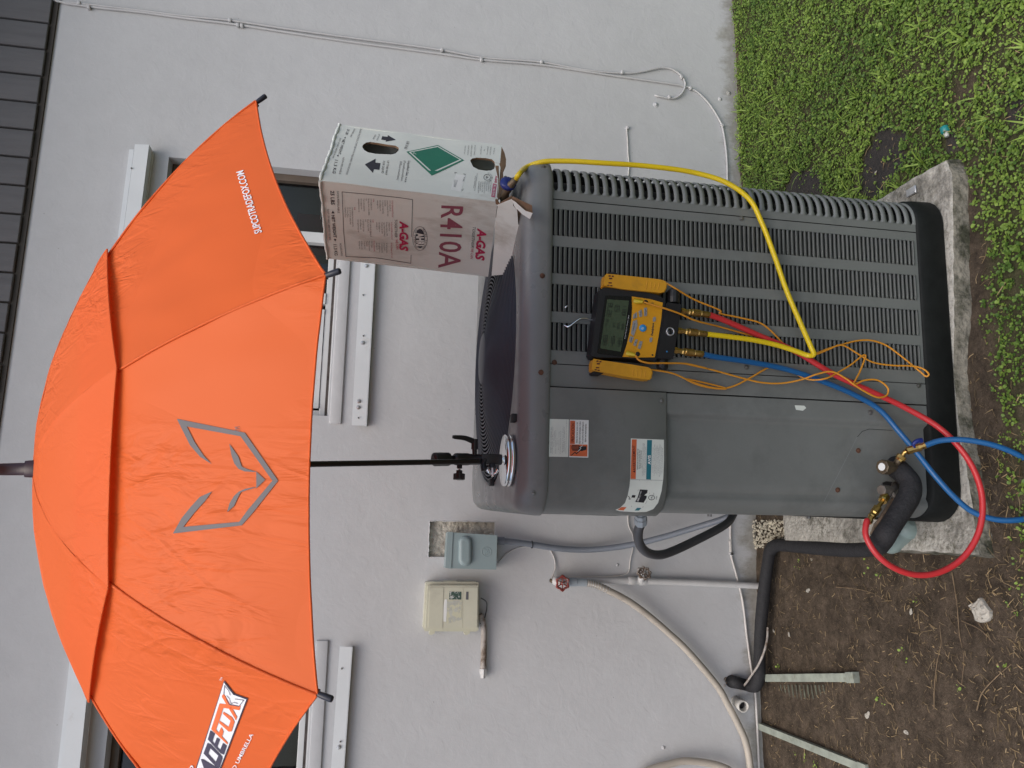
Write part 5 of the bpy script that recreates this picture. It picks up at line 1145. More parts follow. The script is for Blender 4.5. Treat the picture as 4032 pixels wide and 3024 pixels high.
cL = clamp([(182, 1300), (197, 1252), (300, 1272), (700, 1328), (940, 1368), (985, 1395), (992, 1440), (975, 1510), (945, 1537), (890, 1533), (600, 1490), (380, 1448), (200, 1415), (178, 1395)], [sq(238, 1275, 28, 22), sq(278, 1282, 28, 22), sq(242, 1310, 44, 22), sq(230, 1365, 46, 18), sq(214, 1395, 30, 16), sq(252, 1402, 30, 16)],
           [(200, 1415), (330, 1440), (322, 1460), (230, 1455), (198, 1440)], 'yellow clamp probe parked beside the smooth post, under the gauge knob', [((745, 1378), (732, 1485)), ((800, 1388), (785, 1495)), ((855, 1398), (840, 1500)), ((908, 1408), (892, 1508))])
cR['label'] = 'yellow clamp probe over the louvers, on the screen and knob side nearer the carton'
cL['label'] = 'yellow clamp probe over the plain grey post, beside the blue hose end of the gauge'
mat('cable_orange', (0.62, 0.26, 0.02), rough=.45, var=.06); mat('hose_yellow', (0.68, 0.50, 0.012), rough=.34, var=.05); mat('hose_red', (0.50, 0.030, 0.035), rough=.34, var=.06); mat('hose_blue', (0.010, 0.095, 0.26), rough=.32, var=.06)
A = lambda p, o: onA(p, o)
R1 = [A(c1(1180, 220), .04), A(c1(1300, 290), .045), A(z1(1900, 1250), .03), A(z1(2100, 1340), .022), A(z7(0, 1165), .020), A(z7(150, 1200), .018), A(z7(300, 1240), .016), A(z7(380, 1300), .012), A(z7(460, 1382), .010), A(z3(790, 155), .012)]
bundle = [A(z3(880, 182), .020), A(z3(950, 166), .022), A(z3(1040, 132), .022), A(z3(1130, 106), .022), A(z3(1250, 76), .020), A(z3(1350, 75), .020), A(z3(1450, 108), .020), A(z3(1540, 170), .022), A(z3(1640, 250), .026), A(z3(1700, 300), .030), A(z3(1748, 336), .036), A(z3(1764, 322), .040), A(z3(1740, 292), .040), A(z3(1700, 272), .036), A(z3(1640, 260), .032), A(z3(1500, 256), .028), A(z3(1350, 230), .026), A(z3(1250, 172), .026), A(z3(1130, 108), .028), A(z3(1040, 138), .028), A(z3(950, 174), .026), A(z3(870, 186), .022), A(z3(780, 150), .012)]
R2 = [A(z7(330, 1350), .010), A(z7(200, 1320), .010), A(z7(0, 1265), .014), A(z1(1900, 1400), .05), A(z1(1800, 1355), .060), A(z1(1700, 1320), .066), A(c1(880, 482), .062)]
MB().tube(R1+bundle+R2, .0023, 'cable_orange', seg=8, sub=8).build('cable', cR)
Lp1 = [A(c1(985, 1400), .04), A(z2(1750, 130), .035), A(z2(1900, 195), .025), A(z2(2050, 235), .018), A(z2(2140, 240), .014), A(z3(0, 355), .012), A(z3(100, 400), .012), A(z3(250, 425), .012), A(z3(350, 405), .012), A(z3(470, 345), .012), A(z3(620, 266), .010), A(z3(700, 275), .006), A(z3(790, 308), .010), A(z3(850, 345), .014), A(z3(930, 361), .030), A(z3(1020, 350), .042), A(z3(1100, 310), .036), A(z3(1200, 250), .030), A(z3(1295, 180), .026), A(z3(1306, 184), .026), A(z3(1298, 215), .028), A(z3(1260, 310), .034), A(z3(1222, 395), .046), A(z3(1290, 366), .046), A(z3(1380, 360), .046), A(z3(1440, 390), .046), A(z3(1470, 430), .046), A(z3(1460, 470), .046), A(z3(1400, 489), .050), A(z3(1330, 462), .052), A(z3(1225, 398), .054), A(z3(1160, 350), .050), A(z3(1060, 302), .046), A(z3(950, 320), .040), A(z3(850, 356), .028), A(z3(700, 385), .016), A(z3(550, 380), .014), A(z3(400, 345), .014), A(z3(200, 290), .018), A(z3(0, 245), .022), A(z2(2000, 95), .03), A(z2(1850, 60), .045), A(z2(1700, 55), .058), A(z2(1560, 52), .066), A(z2(1500, 30), .066), A(c1(770, 1210), .062)]
MB().tube(Lp1, .0023, 'cable_orange', seg=8, sub=8).build('cable', cL)

# ================================================================== charging hoses
D_ = lambda x, y: dd(x, y)
yh = tag(MB().tube([YH0, atD(D_(1120, 378), 1.88), A(D_(1140, 360), -.03), A(D_(1170, 350), -.02), A(D_(1220, 348), -.01), A(D_(1300, 352), 0), A(D_(1400, 359), .0), A(D_(1500, 373), .005), A(D_(1570, 395), .015), A(D_(1620, 432), .02), A(D_(1645, 480), .022), A(D_(1672, 550), .022), A(D_(1700, 630), .028), A(D_(1730, 700), .045), A(D_(1752, 750), .060), A(D_(1758, 765), .056), A(D_(1748, 768), .042), A(D_(1715, 757), .034), A(D_(1680, 746), .030), A(D_(1630, 735), .030), A(D_(1580, 728), .032), PORT['yellow']], .0066, 'hose_yellow', seg=14, sub=8).build('yellow_hose'), 'yellow charging hose running from the carton down to the gauge', 'hose')
MB().lathe(YH0, YH0-atD(D_(1120, 378), 1.88), [(-.004, .0085), (.004, .0105), (.022, .0105), (.024, .008)], 'old_brass', seg=8, smooth=False)
G = lambda p, z: onZ(p, z)
rend = onA(c2(440, 1010), .055)
rh_ = thing('red_hose', 'red charging hose looping from the gauge to the lower left valve', 'hose', onA(D_(1800, 810), .03))
MB().tube([PORT['red'], A(D_(1560, 690), .026), A(D_(1640, 725), .020), A(D_(1720, 760), .022), A(D_(1800, 808), .026), A(D_(1880, 845), .030), A(D_(1960, 883), .040), A(D_(2030, 925), .065), A(D_(2075, 970), .09), A(D_(2106, 1020), .11), A(D_(2122, 1080), .12), A(D_(2114, 1150), .12), A(D_(2080, 1205), .11), A(D_(2030, 1236), .10), A(D_(1980, 1242), .09), A(D_(1930, 1226), .085), A(D_(1892, 1195), .08), A(D_(1870, 1155), .07), A(D_(1873, 1125), .062), onA(c2(425, 1040), .056)], .0074, 'hose_red', seg=14, sub=8).build('hose_tube', rh_)
bh = thing('blue_hose', 'blue charging hose looping from the gauge to the lower service valve', 'hose', onA(D_(1800, 835), .03))
MB().tube([PORT['blue'], A(D_(1540, 770), .030), A(D_(1620, 782), .022), A(D_(1700, 798), .018), A(D_(1780, 825), .018), A(D_(1850, 855), .020), A(D_(1900, 885), .024), A(D_(1940, 930), .035), A(D_(1980, 978), .06), A(D_(2020, 1028), .085), A(D_(2060, 1072), .10), A(D_(2100, 1105), .11), A(D_(2150, 1122), .13), A(D_(2200, 1123), .15), A(D_(2250, 1110), .16), A(D_(2280, 1080), .17), A(D_(2275, 1040), .17), A(D_(2235, 1005), .165), A(D_(2190, 978), .155), A(D_(2140, 960), .14), A(D_(2080, 950), .115), A(D_(2030, 952), .09), onA(c2(1000, 268), .075)], .0070, 'hose_blue', seg=14, sub=8).build('hose_tube', bh)
def fitting(pts_r, parent, name='brass_fitting', m='brass', seg_=8):
    """chain of short turned brass pieces: list of (point a, point b, profile)"""
    for a, b_, prof in pts_r:
        L_ = np.linalg.norm(b_-a); MB().lathe(a, b_-a, [(t*L_, r) for t, r in prof], m, seg=seg_, smooth=False).build(name, parent)
b0 = onA(c2(1005, 265), .075); b1_ = onA(c2(930, 290), .066); b2 = onA(c2(815, 322), .055); b3 = onA(c2(775, 368), .048); b4 = onA(c2(735, 415), .042)
fitting([(b0, b1_, [(0, .0085), (.3, .0085), (.32, .0070), (.6, .0070), (.62, .0095), (1, .0095)]), (b1_, b2, [(0, .0085), (.05, .0100), (.95, .0100), (1, .0075)]), (b3, b4, [(0, .0105), (.05, .0120), (.6, .0125), (.65, .0105), (1, .0095)])], bh)
MB().tube([b2, onA(c2(795, 335), .051), b3], .0058, 'brass', seg=10).build('brass_elbow', bh)
MB().tube([onA(c2(900, 290), .068), onA(c2(885, 250), .074), onA(c2(920, 222), .078), onA(c2(965, 215), .078)], .0035, 'valve_blue', seg=8, rfun=lambda t: .003+.004*t).build('blue_lever', bh, label='blue shut-off lever')
r0 = onA(c2(430, 1040), .057); r1 = onA(c2(460, 985), .056); r2_ = onA(c2(530, 885), .052); r3 = onA(c2(580, 815), .046); r4 = onA(c2(610, 765), .040)
fitting([(r0, r1, [(0, .0090), (.6, .0090), (.62, .0070), (1, .0070)]), (r1, r2_, [(0, .0085), (.1, .0095), (.3, .0080), (.4, .0105), (.95, .0105), (1, .007)]), (r2_, r3, [(0, .0055), (1, .0055)]), (r3, r4, [(-.2, .0105), (.05, .0118), (.75, .0118), (.8, .010), (1, .0085)])], rh_)
# ================================================================== things on the wall
mat('box_bluegrey', (0.255, 0.325, 0.335), rough=.38, var=.05, vscale=12); mat('cream_plastic', (0.52, 0.515, 0.41), rough=.5, var=.06, vscale=8, col2=(.42, .41, .33), c2scale=10, c2lo=.55, c2hi=.75)
mat('conduit_grey', (0.17, 0.19, 0.22), rough=.42, var=.06); mat('conduit_dark', (0.065, 0.068, 0.075), rough=.45, var=.1); mat('conduit_fit', (0.30, 0.34, 0.37), rough=.4)
mat('rusty_pipe', (0.36, 0.33, 0.30), rough=.8, var=.2, vscale=14, col2=(.13, .09, .06), c2scale=16, c2lo=.48, c2hi=.62, bump=.0006, bscale=120); mat('painted_pipe', (0.55, 0.55, 0.54), rough=.5, var=.06, vscale=20, bump=.0006, bscale=60)
mat('wheel_red', (0.26, 0.045, 0.035), rough=.6, var=.3, vscale=60, col2=(.42, .40, .37), c2scale=60, c2lo=.52, c2hi=.66); mat('wheel_brown', (0.12, 0.085, 0.06), rough=.75, var=.3, vscale=60, col2=(.42, .40, .38), c2scale=55, c2lo=.50, c2hi=.62)
mat('garden_hose', (0.42, 0.38, 0.32), rough=.55, var=.08, vscale=10, bump=.0005, bscale=150, col2=(.28, .25, .21), c2scale=9, c2lo=.55, c2hi=.8); mat('cable_paint', (0.50, 0.50, 0.50), rough=.55, var=.06, vscale=20); mat('cable_white', (0.58, 0.56, 0.53), rough=.5, var=.08, vscale=20, col2=(.30, .26, .22), c2scale=25, c2lo=.6, c2hi=.75)
mat('old_sticker', (0.035, 0.07, 0.055), rough=.5, var=.3, vscale=90, col2=(.45, .47, .45), c2scale=70, c2lo=.5, c2hi=.56); mat('faded_sticker', (.44, .45, .40), rough=.7, var=.15, vscale=50, col2=(.53, .52, .38), c2scale=40, c2lo=.5, c2hi=.55)
def wprism(pts, o0, o1, m, name, parent=None, bevel=0.0, bseg=2, **kw):
    f = [onW(p, o1) for p in pts]; b_ = [p+np.array([0, o1-o0, 0]) for p in f]
    return MB().prism(f, b_, m).build(name, parent, bevel=bevel, bseg=bseg, **kw)
def wtube(pts, r, m, name, parent=None, seg=10, sub=6, **kw): return MB().tube(pts, r, m, seg=seg, sub=sub, **kw).build(name, parent)
C3 = lambda *a: [c3(*p) for p in a]
# ---- disconnect box
W = lambda p, o=0.0: onW(p, o)
db = thing('disconnect_box', 'blue grey electrical disconnect box mounted below the bare block cut-out', 'electrical box', W(c3(1800, 400), .0))
wprism(C3((1555, 205), (2092, 236), (2080, 602), (1530, 588)), .0, .072, 'box_bluegrey', 'back_box', db, bevel=.002)
wprism(C3((1612, 200), (2096, 232), (2084, 606), (1592, 592)), .060, .086, 'box_bluegrey', 'cover', db, bevel=.003)
wprism(C3((1556, 192), (1614, 196), (1594, 596), (1530, 587)), .058, .089, 'box_bluegrey', 'rain_hood', db, bevel=.003)
V = []; cx, cy, rx, ry = 1748, 402, 76, 166
def caps(k_, o):
    out_ = []
    for t in np.linspace(0, 2*math.pi, 40, endpoint=False):
        x = rx*k_*math.cos(t); y = rx*k_*math.sin(t)+(ry-rx)*(1 if math.sin(t) > 0 else -1); out_.append(W(c3(cx+x, cy+y), o))
    return out_
MB().rings([caps(1, .0855), caps(.97, .089), caps(.86, .0955), caps(.70, .0990), caps(.45, .0998)], 'box_bluegrey', cap1=True).build('raised_grip', db)
g0 = W(c3(1980, 413), .0862); mb = MB(); 
mb.tube([W((c3(1980, 413)[0]+18.5*math.cos(t), c3(1980, 413)[1]+18.5*math.sin(t)), .0862) for t in np.linspace(0, 2*math.pi, 25)], .0011, 'box_bluegrey', seg=6, sub=1)
sc = 18.5/52
for pts in (((1955, 440), (1968, 450), (1982, 436), (1970, 425), (1958, 432), (1962, 446), (1985, 440), (1990, 420)), ((1985, 412), (2000, 398), (1992, 385), (1978, 392), (1985, 408), (2004, 402)), ((1960, 400), (1972, 388), (1962, 380), (1950, 392)), ((2000, 432), (2012, 420), (2006, 412))):
    mb.tube([W(c3(*p), .0862) for p in pts], .0010, 'box_bluegrey', seg=5, sub=4)
mb.build('embossed_monogram', db, label='embossed round monogram')
cp = W(z2(470, 1345), .045); MB().cyl(cp+np.array([0, 0, .014]), cp+np.array([0, 0, -.030]), .0155, 'conduit_grey').build('conduit_hub', db)
# ---- conduits
Yp = lambda p, Y: onY(p, Y)
cd = thing('grey_conduit', 'grey flexible conduit dropping from the disconnect box behind the unit', 'conduit', W(z2(900, 1395), .03))
wtube([W(z2(480, 1345), .045), W(z2(560, 1350), .04), W(z2(720, 1370), .03), W(z2(900, 1398), .026), W(z2(1100, 1410), .03), W(z2(1300, 1396), .05), W(z2(1500, 1362), .09), W(z2(1700, 1312), .14), W(z2(1900, 1252), .20), W(z2(2100, 1190), .27), W(z2(2200, 1150), .30)], .0118, 'conduit_grey', 'conduit_tube', cd, seg=14)
zt = W(z2(727, 1372), .03); MB().tube([zt+.0135*np.array([math.cos(t), math.sin(t), 0]) for t in np.linspace(0, 2*math.pi, 16)], .0018, 'rubber_black', seg=6, sub=1).build('cable_tie', cd)
wh = thing('dark_conduit', 'dark flexible conduit looping from the side of the unit', 'conduit', Yp(z2(1560, 1440), 2.1))
MB().lathe(Yp(z2(1518, 1120), 2.02), Yp(z2(1516, 1235), 2.06)-Yp(z2(1518, 1120), 2.02), [(0, .011), (.016, .011), (.017, .0165), (.030, .0165), (.031, .0185), (.050, .0185), (.054, .0155)], 'conduit_fit', seg=8, smooth=False).build('conduit_fitting', wh)
wtube([Yp(z2(1515, 1225), 2.055), Yp(z2(1500, 1270), 2.07), Yp(z2(1500, 1340), 2.10), Yp(z2(1530, 1402), 2.13), Yp(z2(1590, 1440), 2.17), Yp(z2(1670, 1445), 2.21), Yp(z2(1760, 1415), 2.25), Yp(z2(1900, 1350), 2.30), Yp(z2(2020, 1290), 2.35), Yp(z2(2110, 1240), 2.40), Yp(z2(2160, 1200), 2.45), Yp(z2(2190, 1150), 2.48)], .0135, 'conduit_dark', 'conduit_tube', wh, seg=14)
# ---- telephone interface box
tb = thing('telephone_box', 'cream plastic telephone interface box with a worn sticker on the wall', 'utility box', W(c3(1600, 1000)))
wprism(C3((1318, 748), (1345, 738), (1870, 738), (1893, 748), (1898, 800), (1892, 1262), (1865, 1280), (1305, 1276), (1288, 1245)), .0, .050, 'cream_plastic', 'back_shell', tb, bevel=.006, bseg=3)
wprism(C3((1340, 778), (1890, 778), (1888, 1254), (1318, 1258), (1312, 1240)), .048, .068, 'cream_plastic', 'lid', tb, bevel=.005, bseg=3)
wprism(C3((1362, 798), (1512, 798), (1500, 1242), (1345, 1243)), .066, .0710, 'cream_plastic', 'lid_panel', tb, bevel=.0015); wprism(C3((1516, 798), (1722, 798), (1718, 1241), (1504, 1242)), .066, .0700, 'cream_plastic', 'lid_panel', tb, bevel=.0015); wprism(C3((1727, 798), (1882, 798), (1876, 1240), (1722, 1241)), .066, .0710, 'cream_plastic', 'lid_panel', tb, bevel=.0015)
wprism(C3((1575, 843), (1705, 846), (1703, 932), (1572, 930)), .0698, .0708, 'old_sticker', 'sticker', tb); wprism(C3((1757, 846), (1783, 846), (1781, 933), (1754, 932)), .0708, .0716, 'print_ink2', 'name_plate', tb)
wprism(C3((1545, 945), (1710, 940), (1706, 1150), (1560, 1195), (1535, 1180)), .0698, .0706, 'faded_sticker', 'faded_sticker', tb); wprism(C3((1522, 932), (1548, 928), (1546, 1060), (1538, 1172), (1510, 1170), (1512, 1010)), .0698, .0708, 'print_white', 'torn_sticker', tb)
for x in (1360, 1742): wprism(C3((x, 1262), (x+58, 1262), (x+56, 1300), (x+20, 1318), (x-4, 1315)), .012, .044, 'cream_plastic', 'hinge_tab', tb, bevel=.002)
wprism(C3((1520, 728), (1655, 728), (1655, 745), (1520, 745)), .015, .045, 'cream_plastic', 'latch', tb, bevel=.001)
wr = tag(wtube([W(z5(725, 425), .03), W(z5(762, 450), .025), W(z5(768, 500), .012), W(z5(755, 560), .012), W(z5(745, 600), .02), W(z5(720, 610), .03)], .0019, 'conduit_dark', 'thin_wire'), 'thin dark wire curling below the cream telephone box', 'wire')
pc = thing('rusty_conduit', 'short rusty conduit stub running sideways below the cream box', 'conduit', W(z5(742, 780)))
wtube([W(z5(715, 545), .03), W(z5(735, 585), .026), W(z5(745, 640), .020), W(z5(746, 800), .016), W(z5(742, 945), .016)], .0112, 'rusty_pipe', 'pipe', pc, seg=12)
a, b_ = W(z5(742, 938), .017), W(z5(741, 992), .017); MB().lathe(a, b_-a, [(0, .0145), (.020, .0145), (.021, .0105), (.033, .0100), (.034, .006)], 'painted_pipe', seg=6, smooth=False).build('end_coupling', pc)
# ---- water pipe, hose bib, second valve, garden hose
wp = thing('water_pipe', 'white painted water pipe rising up the wall behind the hose bib', 'pipe', W(z4(270, 335)))
wtube([W(z5(1250, 300), .022), W(z5(1600, 301), .022), W(z5(1850, 302), .022), W(z5(2212, 312), .022), W(z4(150, 330), .024), W(z4(290, 338), .03)], .0128, 'painted_pipe', 'pipe', wp, seg=12)
for x, yy in ((1300, 300), (1820, 300), (1900, 303)): c = W(z5(x, yy), .022); MB().lathe(c+np.array([0, 0, .016]), (0, 0, -1), [(0, .0145), (.004, .0165), (.026, .0165), (.030, .0145)], 'painted_pipe', seg=14).build('pipe_joint', wp)
def wheel(c, ax, r, m, name, parent, lobes=7):
    ax = np.array(ax, float); ax /= np.linalg.norm(ax); e1, e2 = frame(ax); mb = MB()
    mb.tube([c+(r*(.90+.10*math.cos(lobes*t)))*(e1*math.cos(t)+e2*math.sin(t)) for t in np.linspace(0, 2*math.pi, lobes*8+1)], r*.17, m, seg=8, sub=1)
    for i in range(lobes):
        t = 2*math.pi*i/lobes; mb.tube([c, c+r*.9*(e1*math.cos(t)+e2*math.sin(t))], r*.10, m, spline=False, seg=6)
        p_ = c+r*.99*(e1*math.cos(t)+e2*math.sin(t)); mb.lathe(p_-ax*r*.12, ax, [(0, r*.15), (r*.05, r*.21), (r*.2, r*.21), (r*.25, r*.14)], m, seg=8)
    mb.lathe(c-ax*r*.2, ax, [(0, r*.22), (r*.3, r*.26), (r*.42, r*.2)], m, seg=10); mb.lathe(c+ax*r*.2, ax, [(0, r*.12), (r*.12, r*.11)], 'bolt', seg=6); return mb.build(name, parent)
v2c = W(z5(1910, 243), .075); w2 = W(z5(1885, 298), .022)
MB().lathe(w2, v2c-w2, [(0, .015), (.012, .0155), (.02, .011), (np.linalg.norm(v2c-w2)-.004, .008)], 'painted_pipe', seg=12).build('valve_bonnet', wp); wheel(v2c, v2c-w2, .0255, 'wheel_brown', 'stop_handwheel', wp, 8)
hb = thing('hose_bib', 'old hose bib with a chipped red handwheel', 'faucet', W(z5(1270, 310)))
c0_ = W(z5(1265, 300), .022); hc = W(z5(1318, 318), .085)
MB().lathe(c0_, hc-c0_, [(0, .016), (.018, .017), (.024, .013), (np.linalg.norm(hc-c0_)-.006, .009)], 'painted_pipe', seg=12).build('body', hb); MB().tube([c0_, W(z5(1300, 315), .05), W(z5(1370, 308), .055)], .0125, 'painted_pipe', seg=10).build('spout', hb)
MB().lathe(W(z5(1225, 298), .022), c0_-W(z5(1225, 298), .022), [(0, .006), (.01, .011), (.02, .013)], 'old_brass', seg=8, smooth=False).build('plug', hb); wheel(hc, hc-c0_, .0265, 'wheel_red', 'handwheel', hb, 6)
gh = thing('garden_hose', 'faded beige garden hose hanging from the hose bib to the ground', 'hose', W(z5(1800, 450), .05))
HP = [W(z5(1380, 308), .055), W(z5(1480, 312), .055), W(z5(1560, 330), .055), W(z5(1660, 375), .052), W(z5(1800, 450), .048), W(z5(1950, 560), .042), W(z5(2100, 690), .038), W(z5(2212, 795), .036), W(z4(0, 1085), .036), W(z4(60, 1195), .036), W(z4(130, 1328), .038), W(z4(185, 1450), .042), W(z4(212, 1560), .046), W(z4(225, 1680), .05), W((2950, 3100), .05), W((2925, 3130), .05), W((2905, 3090), .05), W((2880, 3040), .045), W(z4(0, 1642), .04), W(z5(2212, 1608), .036), W(z5(2100, 1628), .034), W(z5(1980, 1662), .034), W(z5(1900, 1700), .034), W((2500, 3110), .036), W((2560, 3200), .045), W((2700, 3270), .06), W((2850, 3330), .08), np.array([-1.25, WALL_Y-.12, .014]), np.array([-1.6, WALL_Y-.2, .014])]
HP = [np.array([p[0], p[1], max(p[2], .0135)]) for p in HP]
wtube(HP, .0132, 'garden_hose', 'hose_tube', gh, seg=14, sub=8)
a, b_ = W(z5(1362, 308), .055), W(z5(1490, 313), .055); MB().lathe(a, b_-a, [(0, .0165), (.030, .0165), (.031, .0145), (.07, .0150), (.072, .0135)], 'conduit_fit', seg=18, smooth=False).build('coupling', gh)
mb = MB(); P = cat(HP[1:4], 30); P = P[:len(P)]
e_ = []
for i, p in enumerate(P[6:58]):
    t = i*1.05; d = P[min(len(P)-1, 7+i)]-p; d /= max(1e-9, np.linalg.norm(d)); e1, e2 = frame(d); e_.append(p+.0142*(e1*math.cos(t)+e2*math.sin(t)))
mb.tube(e_, .0011, 'bolt', seg=5, sub=4); mb.build('kink_spring', gh)
# ---- cables on the wall
def clip(p, out_, parent, ang=0.0, s=1.0):
    c = W(p, out_); MB().bbox((-.0075*s, -.006, -.006), (.0075*s, .008, .006), 'cable_paint', .002, T=lambda x, y, z: (c[0]+x*math.cos(ang)-z*math.sin(ang), c[1]+y, c[2]+x*math.sin(ang)+z*math.cos(ang))).build('cable_clip', parent)
ca = thing('wall_cable', 'painted cable stapled down the right of the wall to the foot', 'cable', W(c7(700, 460)))
wtube([W(p, .007) for p in (u1(320, -60), u1(370, 2), u1(575, 42), u1(900, 78), u1(1200, 118), u1(1540, 160), u1(1800, 200), u1(2212, 262), dd(950, 116), dd(1040, 129), dd(1170, 140), c7(0, 360), c7(300, 406), c7(700, 462), c7(1080, 522), c7(1165, 546), c7(1250, 600), c7(1350, 702), c7(1450, 850), c7(1500, 955), c7(1530, 1100), c7(1553, 1300), c7(1560, 1520), c7(1565, 1650), c7(1572, 1800))]+[np.array([x, WALL_Y-.008, .075+.012*math.sin(x*5)]) for x in (1.0, .75, .5, .3)]+[W(z2(2172, 1060), .007)], .0046, 'cable_paint', 'cable_run', ca, seg=8, sub=5)
for p, a in ((u1(575, 48), .1), (u1(1541, 163), .1), (u1(1567, 166), .1), (c7(1160, 545), .4), (c7(1503, 950), 1.1), (dd(1040, 129), .1)): clip(p, .010, ca, a)
cb = thing('looped_cable', 'painted cable beside it ending in a loop into the wall', 'cable', W(c7(850, 330)))
wtube([W(p, .008) for p in (u1(300, -60), u1(350, 0), u1(520, 22), u1(900, 66), u1(1200, 104), u1(1490, 132), u1(1800, 178), u1(2212, 236), dd(955, 108), dd(1040, 124), dd(1170, 134), c7(0, 345), c7(300, 376), c7(420, 380), c7(550, 378), c7(680, 356), c7(850, 322), c7(960, 340), c7(1060, 410), c7(1100, 490))]+[W(c7(1082, 572), .012), W(c7(1020, 640), .010), W(c7(950, 656), .008), W(c7(870, 645), .007), W(c7(785, 626), .004), W(c7(770, 622), -.01)], .0046, 'cable_paint', 'cable_run', cb, seg=8, sub=5)
for p, a in ((u1(512, 20), .1), (u1(1490, 131), .1), (c7(415, 372), 0), (c7(1062, 424), .8), (c7(930, 642), .2), (dd(955, 108), .1), (dd(1170, 134), .1)): clip(p, .011, cb, a)
cc_ = thing('thin_cable', 'thin white cable dropping behind the right corner of the unit', 'cable', W(c7(470, 1080)))
wtube([W(p, .005) for p in (c7(470, 960), c7(466, 1000), c7(472, 1100), c7(480, 1280), c7(490, 1380), c7(480, 1500), c7(478, 1700))]+[np.array([x, WALL_Y-.006, .33+.01*math.sin(x*6)]) for x in (1.0, .7, .4)]+[W(z2(1424, 1120), .006)], .0030, 'cable_white', 'cable_run', cc_, seg=8); clip(c7(473, 978), .006, cc_, 0, .8)
ce = thing('foot_cable', 'white cable running along the foot of the wall past the line set', 'cable', W(z4(130, 280)))
wtube([W(z2(2168, 1100), .006), W(z2(2168, 1300), .006), W(z2(2172, 1440), .006), W(z4(78, 0), .006), W(z4(85, 105), .006), W(z4(130, 280), .010), W(z4(170, 450), .008), W(z4(200, 700), .008), W(z4(232, 935), .01), W(z4(262, 1120), .02), W(z4(270, 1250), .02), W(z4(280, 1450), .02), W(z4(290, 1659), .02), W(z4(298, 1900), .02)], .0046, 'cable_white', 'cable_run', ce, seg=8)
for p in (z2(2175, 1440), z4(88, 105)): clip(p, .008, ce, 1.4)
cf = thing('ground_wire', 'thin cable curving from the disconnect box to the hose bib', 'wire', W(z2(880, 1450)))
wtube([W(z2(478, 1505), .02), W(z2(540, 1440), .006), W(z2(620, 1398), .005), W(z2(700, 1385), .005), W(z2(780, 1385), .005), W(z2(845, 1400), .005), W(z2(885, 1460), .005), W(z2(897, 1530), .006), W(z2(885, 1580), .012), W(z2(870, 1620), .025)], .0024, 'cable_white', 'wire_run', cf, seg=7)
cg = tag(wtube([W(z2(1425, 1150), .005), W(z2(1428, 1230), .005), W(z2(1462, 1310), .005), W(z2(1462, 1380), .005), W(z2(1440, 1490), .005), W(z2(1425, 1575), .006), W(z2(1340, 1600), .012), W(z2(1200, 1604), .016), W(z2(1000, 1606), .018)], .0026, 'cable_white', 'loose_wire', seg=7), 'thin white wire from behind the unit looping to the water pipe', 'wire')
# blobs of paint and old anchors on the wall
for p, r in ((c7(780, 725), .012), (c7(1480, 665), .009), (c7(1575, 600), .010), (z5(1715, 185), .006), (z5(2050, 1510), .007)):
    c = W(p); tag(MB().lathe(c+np.array([0, .002, 0]), (0, -1, 0), [(0, r*1.25), (.002, r*1.2), (.004, r*.8), (.0045, r*.45), (.007, r*.4), (.008, r*.15)], 'stucco', seg=9).build('wall_anchor'), {0: 'painted-over anchor plug below the cable loop'}.get(0), 'anchor', 'painted-over anchors on the wall')
_an = [o for o in COL.objects if o.name.startswith('wall_anchor')]
for o, l in zip(_an, ('painted-over round anchor just under the end of the looped cable', 'small painted anchor low on the wall near the grass', 'lumpy paint blob on the wall close to the grass', 'little painted stud between the water pipe and the dark conduit', 'small stud low on the wall near the garden hose loop')): o['label'] = l
# ---- storm shutter tracks
def track(ptsf, o0, o1, name, lbl, bolts, flange, m='white_aluminium'):
    t = thing(name, lbl, 'shutter track', W(ptsf[0]), 'storm shutter tracks on the wall')
    wprism(ptsf, o0, o1, m, 'face_plate', t, bevel=.0008)
    for fl_p, a, b_ in flange: wprism(fl_p, a, b_, m, 'flange', t, bevel=.0006)
    for p, kind in bolts:
        c = W(p, o1)
        if kind: MB().lathe(c, (0, -1, 0), [(0, .0085), (.0012, .0085), (.0014, .0055), (.006, .0052), (.0065, .003)], 'bolt', seg=8, smooth=False).build('bolt', t)
        else: MB().lathe(c, (0, -1, 0), [(0, .003), (.005, .003), (.0055, .001)], 'screw_zinc', seg=6).build('stud', t)
    return t
r1t, r1b = c5(995, 90), c5(1124, 104); e1t, e1b = c5(912, 1598), c5(1045, 1602)
ext = lambda a, b_, k_: (a[0]+(a[0]-b_[0])*k_, a[1]+(a[1]-b_[1])*k_)
track([ext(r1t, e1t, .78), ext(r1b, e1b, .78), e1b, e1t], .024, .028, 'shutter_track', 'white aluminium track below the window behind the carton', [(c5(1050, 112), 1), (c5(1018, 385), 0), (c5(1019, 765), 0), (c5(1015, 830), 1), (c5(978, 1375), 1), (c5(974, 1432), 1), (c5(973, 1530), 0)],
      [([ext(r1b, e1b, .78), (ext(r1b, e1b, .78)[0]+3, ext(r1b, e1b, .78)[1]), (e1b[0]+3, e1b[1]), e1b], .0, .0275)])
l_t, l_b, l_t2, l_b2 = dd(734, 1396), dd(760, 1398), dd(678, 2180), dd(706, 2180)
track([l_t, l_b, l_b2, l_t2], .024, .028, 'shutter_track', 'white aluminium track under the umbrella at the garden hose end', [(dd(738, 1444), 0), (dd(735, 1602), 0), (dd(732, 1614), 1)], [([l_b, (l_b[0]+3, l_b[1]), (l_b2[0]+3, l_b2[1]), l_b2], .0, .0275)])
h_t, h_b = u1(874, 934), u1(966, 937); h_t2, h_b2 = u1(800, 1500), u1(895, 1500)
k_ = 1.85
far = lambda a, b_: (a[0]+(b_[0]-a[0])*k_, a[1]+(b_[1]-a[1])*k_)
